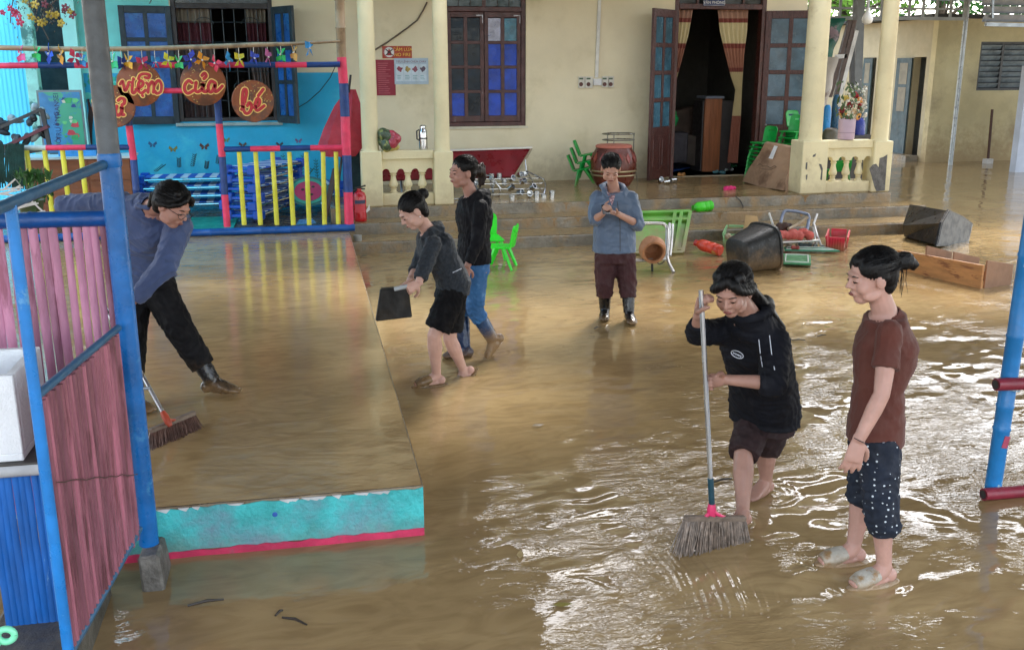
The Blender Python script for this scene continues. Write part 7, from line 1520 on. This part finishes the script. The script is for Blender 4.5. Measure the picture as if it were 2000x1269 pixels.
def boot(root, k, a, fd, m, t=.2, up=(0, 0, 1)):
    mb = MB(); p = seg(k, a, t); limb(mb, [p, seg(p, a, .5), a], [.066, .060, .054], 14); foot(mb, a, fd, up, 1.22, 1.08)
    remesh(mb, 'rubber_boot', m, root, .008, 3, .002, .09, 3)
for sd, fd in (('L', (-.1, -1, 0)), ('R', (-.35, -1, 0))): boot(pC, J['k'+sd], J['a'+sd], fd, m_boot, .25)
mb = MB(); hair_cap(mb, J['H'], R); L = lambda p: J['H']+R @ (V(p)*HSC[0]); mb.ball(L((.035, -.10, .01)), (.035, .035, .035), R)
remesh(mb, 'hair', m_hair, pC, .007, 3, groove=(L((0, -.11, .02)), R @ V((0, 1, 0)), 36, .0012))
strands(pC, J['H'], R, (.2, -1, .1), seed=67)
fo = tag(MB().box(ph, (.068, .135, .009), rotm(.55, 0, -.15)).build('phone', mat('black phone', (.01, .01, .012), .15), bevel=.004), 'dark phone held by the woman in the blue-grey jacket', 'phone')

# ---------------------------------------------------------------- D: woman in black walking in jeans
J = dict(H=at(903, 337, 8.0), N=at(920, 380, 8.02), P=at(926, 505, 8.02), W=at(926, 455, 8.02), sL=at(938, 405, 7.88), sR=at(908, 398, 8.17), eL=at(934, 470, 7.80), wL=at(912, 522, 7.76), eR=at(915, 465, 8.28), wR=at(905, 520, 8.22),
         hL=at(930, 515, 7.94), hR=at(922, 513, 8.10), kL=at(928, 606, 7.93), kR=at(902, 608, 8.08), aL=at(962, 662, 7.98), aR=ank(907, 697))
pD, R = person('woman in a black jacket, jeans and muddy boots walking left', J, SK['d'], (-.93, -.36, -.03), (.03, 0, 1), dict(L=dict(d=(-.2, 0, -1), n=(.2, 1, 0), curl=.4, thumb=1), R=dict(d=(-.2, 0, -1), n=(0, -1, 0), curl=.4, thumb=-1)), hs=1.13, feet=dict(L=((-.62, 0, -.78), (-.78, 0, .62)), R=((-1, -.1, 0), (0, 0, 1))), voxel=.006)
mb = MB().loft(torso_rings(J, .026, .03, hips=.158, waist=.140, chest=.146, ease=1.1)); sleeve(mb, J['sL'], J['eL'], J['wL'], .93, .072, .062, .048); sleeve(mb, J['sR'], J['eR'], J['wR'], .93, .070, .06, .048)
mb.tube([J['N']+V((-.05, -.09, -.05)), J['N']+V((.05, -.10, .01)), J['N']+V((.12, 0, .0)), J['N']+V((.06, .10, .01))], [.03, .045, .055, .03], 10); mb.ball(J['N']+V((.12, -.03, -.06)), (.05, .09, .07))
collar(mb, J, .080, -.06, .01); remesh(mb, 'hoodie', mat('black hoodie cloth', (.0040, .0042, .0070), .8, .25, 6, .25, 50, spec=.25), pD, .009, 5, .006, .12, 10, fold=[(J['eL'], (0, 0, 1), .13, .05, .006), (J['W'], (0, 0, 1), .2, .07, .006)])
m_jean = mat('blue denim', '#2c5f92', .8, .2, 5, .25, 90, col2='#6a94bd', thr=(.5, .68), ps=5)
mb = MB(); mb.loft(torso_rings(J, .010, .12, hips=.156)[:3])
for sd, t in (('L', .32), ('R', .14)): e_ = seg(J['k'+sd], J['a'+sd], t); limb(mb, [J['h'+sd], seg(J['h'+sd], J['k'+sd], .5), J['k'+sd], e_], [.105, .094, .076, .074])
remesh(mb, 'jeans', m_jean, pD, .008, 4, .005, .1, 11, fold=[(J['kL'], (0, 0, 1), .1, .045, .007), (J['kR'], (0, 0, 1), .1, .045, .007)])
boot(pD, J['kR'], J['aR'], (-1, -.1, 0), mat('navy rubber boot', (.01, .03, .085), .3, .3, 6, mud=(0, .1, .8)), .08)
boot(pD, J['kL'], J['aL'], (-.62, 0, -.78), mat('half muddy navy boot', (.012, .05, .13), .35, .3, 6, mud=(.12, .34, .95)), .26, (-.78, 0, .62))
mb = MB(); hair_cap(mb, J['H'], R); L = lambda p: J['H']+R @ (V(p)*HSC[0])
remesh(mb, 'hair', m_hair, pD, .007, 3, groove=(L((0, -.12, .0)), R @ V((0, 1, 0)), 36, .0012))
strands(pD, J['H'], R, (0, -1, -.1), seed=68)
mb = MB().ball(L((0, -.135, .0)), (.045, .050, .048), R); mb.tube([L((0, -.12, -.02)), L((0.02, -.165, -.03)), L((.02, -.16, -.10)), L((.02, -.15, -.13))], [.03, .03, .018, .006], 8); mb.tube([L((0, -.09, .0)), L((0, -.13, .02)), L((0, -.165, .0)), L((0, -.18, -.05)), L((0, -.17, -.11))], [.032, .036, .032, .022, .006], 10); mb.tube([L((0, -.13, .03)), L((0, -.17, .045)), L((0, -.195, .02))], [.02, .018, .006], 8)
remesh(mb, 'hair_tail', m_hair2, pD, .007, 2, groove=(L((0, -.15, -.2)), (0, .4, 1.), 30, .002))

# ---------------------------------------------------------------- E: woman with the dustpan
J = dict(H=at(806, 414, 7.18), N=at(838, 452, 7.28), P=at(886, 552, 7.36), W=at(866, 506, 7.33), sL=at(846, 476, 7.14), sR=at(834, 470, 7.46), eL=at(829, 522, 7.02), wL=at(817, 553, 6.95), eR=at(816, 520, 7.38), wR=at(800, 549, 7.12),
         hL=at(888, 566, 7.28), hR=at(884, 562, 7.44), kL=at(848, 656, 7.22), kR=at(878, 660, 7.42), aL=ank(853, 752), aR=at(905, 722, 7.50), upP=V((.25, 0, 1)).normalized())
pE, R = person('woman in a charcoal hoodie and black shorts carrying a dustpan', J, SK['e'], (-.80, -.22, -.56), (-.50, 0, .85), dict(L=dict(d=(-.75, .1, -.45), n=(.25, .85, -.3), curl=1.05, thumb=1, s=1.0, tcurl=.7), R=dict(d=(-.8, -.1, -.5), n=(.1, -.4, -.9), curl=1.0, thumb=-1, s=1.0, tcurl=.7)), hs=1.1, feet=dict(L=((-1, -.1, 0), (0, 0, 1)), R=((-.72, -.1, -.70), (-.70, 0, .72))), voxel=.0055)
m_eh = mat('charcoal melange jersey', (.013, .019, .028), .85, .35, 30, .25, 90, sheen=.06)
mb = MB().loft(torso_rings(J, .022, .06, hips=.160, waist=.142, chest=.142, ease=1.1)); sleeve(mb, J['sL'], J['eL'], J['wL'], .88, .068, .062, .055); sleeve(mb, J['sR'], J['eR'], J['wR'], .72, .066, .06, .055)
mb.tube([J['N']+V((-.07, -.08, -.05)), J['N']+V((.0, -.10, .01)), J['N']+V((.075, -.04, .025)), J['N']+V((.08, .06, .03)), J['N']+V((.0, .10, .03))], [.024, .038, .046, .044, .028], 10); mb.ball(J['N']+V((.12, -.03, -.07)), (.06, .09, .06), rotm(0, .6))
collar(mb, J, .080, -.06, .01); remesh(mb, 'hoodie', m_eh, pE, .008, 5, .005, .10, 13, fold=[(J['N']+V((.08, -.08, -.02)), (.6, 0, .8), .13, .035, .006), (J['eL'], (0, 0, 1), .12, .04, .005), (J['P']+V((0, 0, .06)), (.35, 0, 1), .16, .05, .005)])
mb = MB(); mb.loft(torso_rings(J, .012, .14, hips=.160)[:3])
for sd in 'LR': limb(mb, [J['h'+sd], seg(J['h'+sd], J['k'+sd], .5), seg(J['h'+sd], J['k'+sd], .86)], [.115, .112, .108])
remesh(mb, 'shorts', mat('black shorts cloth', (.0025, .0025, .0038), .8, .2, 6, .2, 60, spec=.2), pE, .008, 4, .006, .11, 14, fold=[(J['hL']+V((-.12, -.05, -.12)), (.4, 0, 1), .13, .05, .008)])
mb = MB(); hair_cap(mb, J['H'], R); L = lambda p: J['H']+R @ (V(p)*HSC[0]); mb.ball(L((0, -.135, .050)), (.036, .038, .042), R); mb.ball(L((.01, -.12, .07)), (.024, .03, .022), R)
remesh(mb, 'hair', m_hair, pE, .006, 3, groove=(L((0, -.11, .045)), R @ V((0, 1, 0)), 40, .0011))
strands(pE, J['H'], R, (0, -1, .15), seed=69)
MB().ball(L((-.078, -.004, -.040)), .0055, nu=8, nv=6).build('earring', MATS['pearl'], pE, smooth=True)
bpy.context.view_layer.update()
print_line(pE, [(884+i*1.35, 532.5-i*.62+(.9 if i % 2 else -.9)) for i in range(14)], .0028, 'hem_print')
m_msh = mat('mud coated shoe', (.20, .125, .06), .3, .25, 10, .2, 30); sandal(pE, J['aL'], (-1, -.1, 0), m=m_msh); sandal(pE, J['aR'], (-.72, -.1, -.70), (-.70, 0, .72), m=m_msh)
dp = thing('dustpan', 'black square dustpan held by the woman in charcoal hoodie', 'dustpan', at(770, 600, 6.95)); YD = 6.98
q = [at(745, 566, YD), at(796, 563, YD), at(803, 619, YD-.03), at(736, 627, YD-.03)]
quad_slab([q[3], q[2], q[1], q[0]], .012, 'pan', mat('wet black plastic', (.010, .009, .008), .6, .3, 6, .15, 20, spec=.25, col2=(.020, .015, .010), thr=(.5, .66), ps=4), dp, bevel=.002)
for a, b_ in ((q[0], q[3]), (q[1], q[2]), (q[0], q[1])): MB().bar(a+V((0, .02, 0)), b_+V((0, .02, 0)), .014, .05, (0, 1, 0)).build('rim', MATS['wet black plastic'], dp)
MB().tube([at(770, 565, YD), at(795, 559, YD-.01), at(822, 552, YD-.02)], [.018, .015, .013], 10).build('handle', mat('pale grey handle', (.35, .38, .40), .4), dp, smooth=True)

# ---------------------------------------------------------------- F: woman in the blue top on the platform
J = dict(H=at(337, 402, 6.18), N=at(297, 404, 6.42), P=at(283, 540, 6.78), W=at(270, 475, 6.66), sL=at(350, 440, 6.38), sR=at(240, 398, 6.58), eL=at(322, 520, 6.12), wL=at(256, 592, 6.06), eR=at(128, 402, 6.80), wR=at(188, 446, 6.62),
         hL=at(304, 556, 6.76), hR=at(262, 556, 6.80), kL=at(352, 645, 6.62), kR=at(258, 660, 6.70), aL=at(415, 742, 6.56), aR=ank(256, 800, PT), upP=V((-.3, .35, 1)).normalized())
J['aL'].z = PT+.10
pF, R = person('woman in a slate blue top and glasses bending over on the platform', J, SK['f'], (.72, -.45, -.52), (.45, -.15, .85), dict(L=dict(d=(-.6, -.2, -.75), n=(-.5, .6, .3), curl=1.0, thumb=1, tcurl=.6), R=dict(d=(.8, 0, -.5), n=(.3, -.5, -.3), curl=.5, thumb=1)), hs=1.12, feet=dict(L=((.95, -.28, -.02), (0, 0, 1)), R=((.8, -.6, 0), (0, 0, 1))), base=(J['P'].x, J['P'].y, PT), voxel=.006)
m_fb = mat('slate blue jersey', '#43557f', .8, .14, 5, .22, 60, sheen=.15)
mb = MB().loft(torso_rings(J, .030, .06, hips=.165, waist=.155, chest=.152, ease=1.1)); sleeve(mb, J['sL'], J['eL'], J['wL'], .96, .088, .074, .05); sleeve(mb, J['sR'], J['eR'], J['wR'], .94, .082, .074, .05)
mb.tube([J['N']+V((math.cos(t)*.09, math.sin(t)*.085, .01)) for t in np.linspace(0, 2*PI, 18)], .02, 8)
collar(mb, J, .076, -.06, .005); remesh(mb, 'tshirt', m_fb, pF, .009, 5, .006, .13, 16, fold=[(J['eL'], (.7, 0, 1), .16, .06, .007), (J['W'], (.2, .2, 1), .22, .08, .008), (seg(J['sR'], J['eR'], .6), (1, 0, 0), .15, .05, .007), (J['N']+V((.05, -.1, -.12)), (.7, 0, -.7), .16, .07, .006)])
m_fp = mat('black muddy trousers', (.0028, .003, .0045), .75, .3, 6, .2, 50, spec=.25, mud=(.32, .56, .45))
mb = MB(); mb.loft(torso_rings(J, .014, .13, hips=.166)[:3])
for sd, t in (('L', .72), ('R', .9)): e_ = seg(J['k'+sd], J['a'+sd], t); limb(mb, [J['h'+sd], seg(J['h'+sd], J['k'+sd], .5), J['k'+sd], e_], [.118, .112, .098, .088])
remesh(mb, 'trousers', m_fp, pF, .009, 4, .007, .13, 17, fold=[(J['kL'], (.6, 0, 1), .14, .06, .009)])
for sd, fd in (('L', (.95, -.28, -.02)), ('R', (.8, -.6, 0))): boot(pF, J['k'+sd], J['a'+sd], fd, mat('black boot with muddy sole', (.012, .014, .018), .2, .3, 6, mud=(PT, PT+.14, .9)), .45)
mb = MB(); hair_cap(mb, J['H'], R, back=1.05, low=-.01); L = lambda p: J['H']+R @ (V(p)*HSC[0])
parted(mb, L, .0, .85)
mb.tube([L((0, -.09, .0)), L((0, -.125, -.02)), L((0, -.12, -.09))], [.035, .03, .01], 10)
remesh(mb, 'hair', m_hair, pF, .007, 3, groove=(L((0, -.10, .0)), R @ V((0, 1, 0)), 38, .0012))
strands(pF, J['H'], R, (0, -1, -.3), seed=70)
MB().ball(L((0, -.105, -.01)), (.032, .018, .03), R).build('hair_tie', mat('pale ribbon', (.5, .55, .66), .6, .3, 20), pF, smooth=True)
gm = mat('glasses frame', (.02, .015, .015), .3)
for sx in (-1, 1):
    MB().tube([L((sx*(.031+.021*math.cos(t)), .098-.012*abs(math.cos(t)) if sx*math.cos(t) > 0 else .098, -.004+.016*math.sin(t))) for t in np.linspace(0, 2*PI, 18)], .0018, 5).build('glasses_rim', gm, pF); MB().tube([L((sx*.052, .088, .0)), L((sx*.072, .05, .004)), L((sx*.076, .0, .006))], .0022, 5).build('glasses_temple', gm, pF)
MB().tube([L((-.010, .099, -.002)), L((.010, .099, -.002))], .0018, 5).build('glasses_bridge', gm, pF)
# short broom on the platform
b2 = thing('platform_broom', 'muddy broom with red neck swept over the platform', 'broom', on(335, 850, PT))
p1 = on(322, 812, PT+.13); p0 = at(205, 600, 6.15); MB().tube([p0, p1], .0125, 10).build('handle', mat('grey steel handle', (.42, .44, .47), .25, .15, metal=.8), b2, smooth=True)
dd = (p1-p0).normalized(); MB().lathe([(.015, -.03), (.021, 0), (.019, .05), (.012, .07)], p1, 12, frame_to(dd)).build('neck', mat('muddy red plastic', '#a8442c', .4, .2), b2, smooth=True)
hl, hr = on(292, 842, PT+.07), on(380, 806, PT+.07); MB().bar(hl, hr, .034, .03).build('head_bar', MATS['mud grey head'], b2, bevel=.006)
for t in (.35, .6): MB().tube([p1+dd*.03, hl.lerp(hr, t)], [.01, .008], 8).build('strut', MATS['muddy red plastic'], b2, smooth=True)
bristles(b2, hl, hr, .075, 1.12, 420, mat('dark muddy bristle', (.13, .075, .06), .4, .4, 30), lean=(.03, -.10))
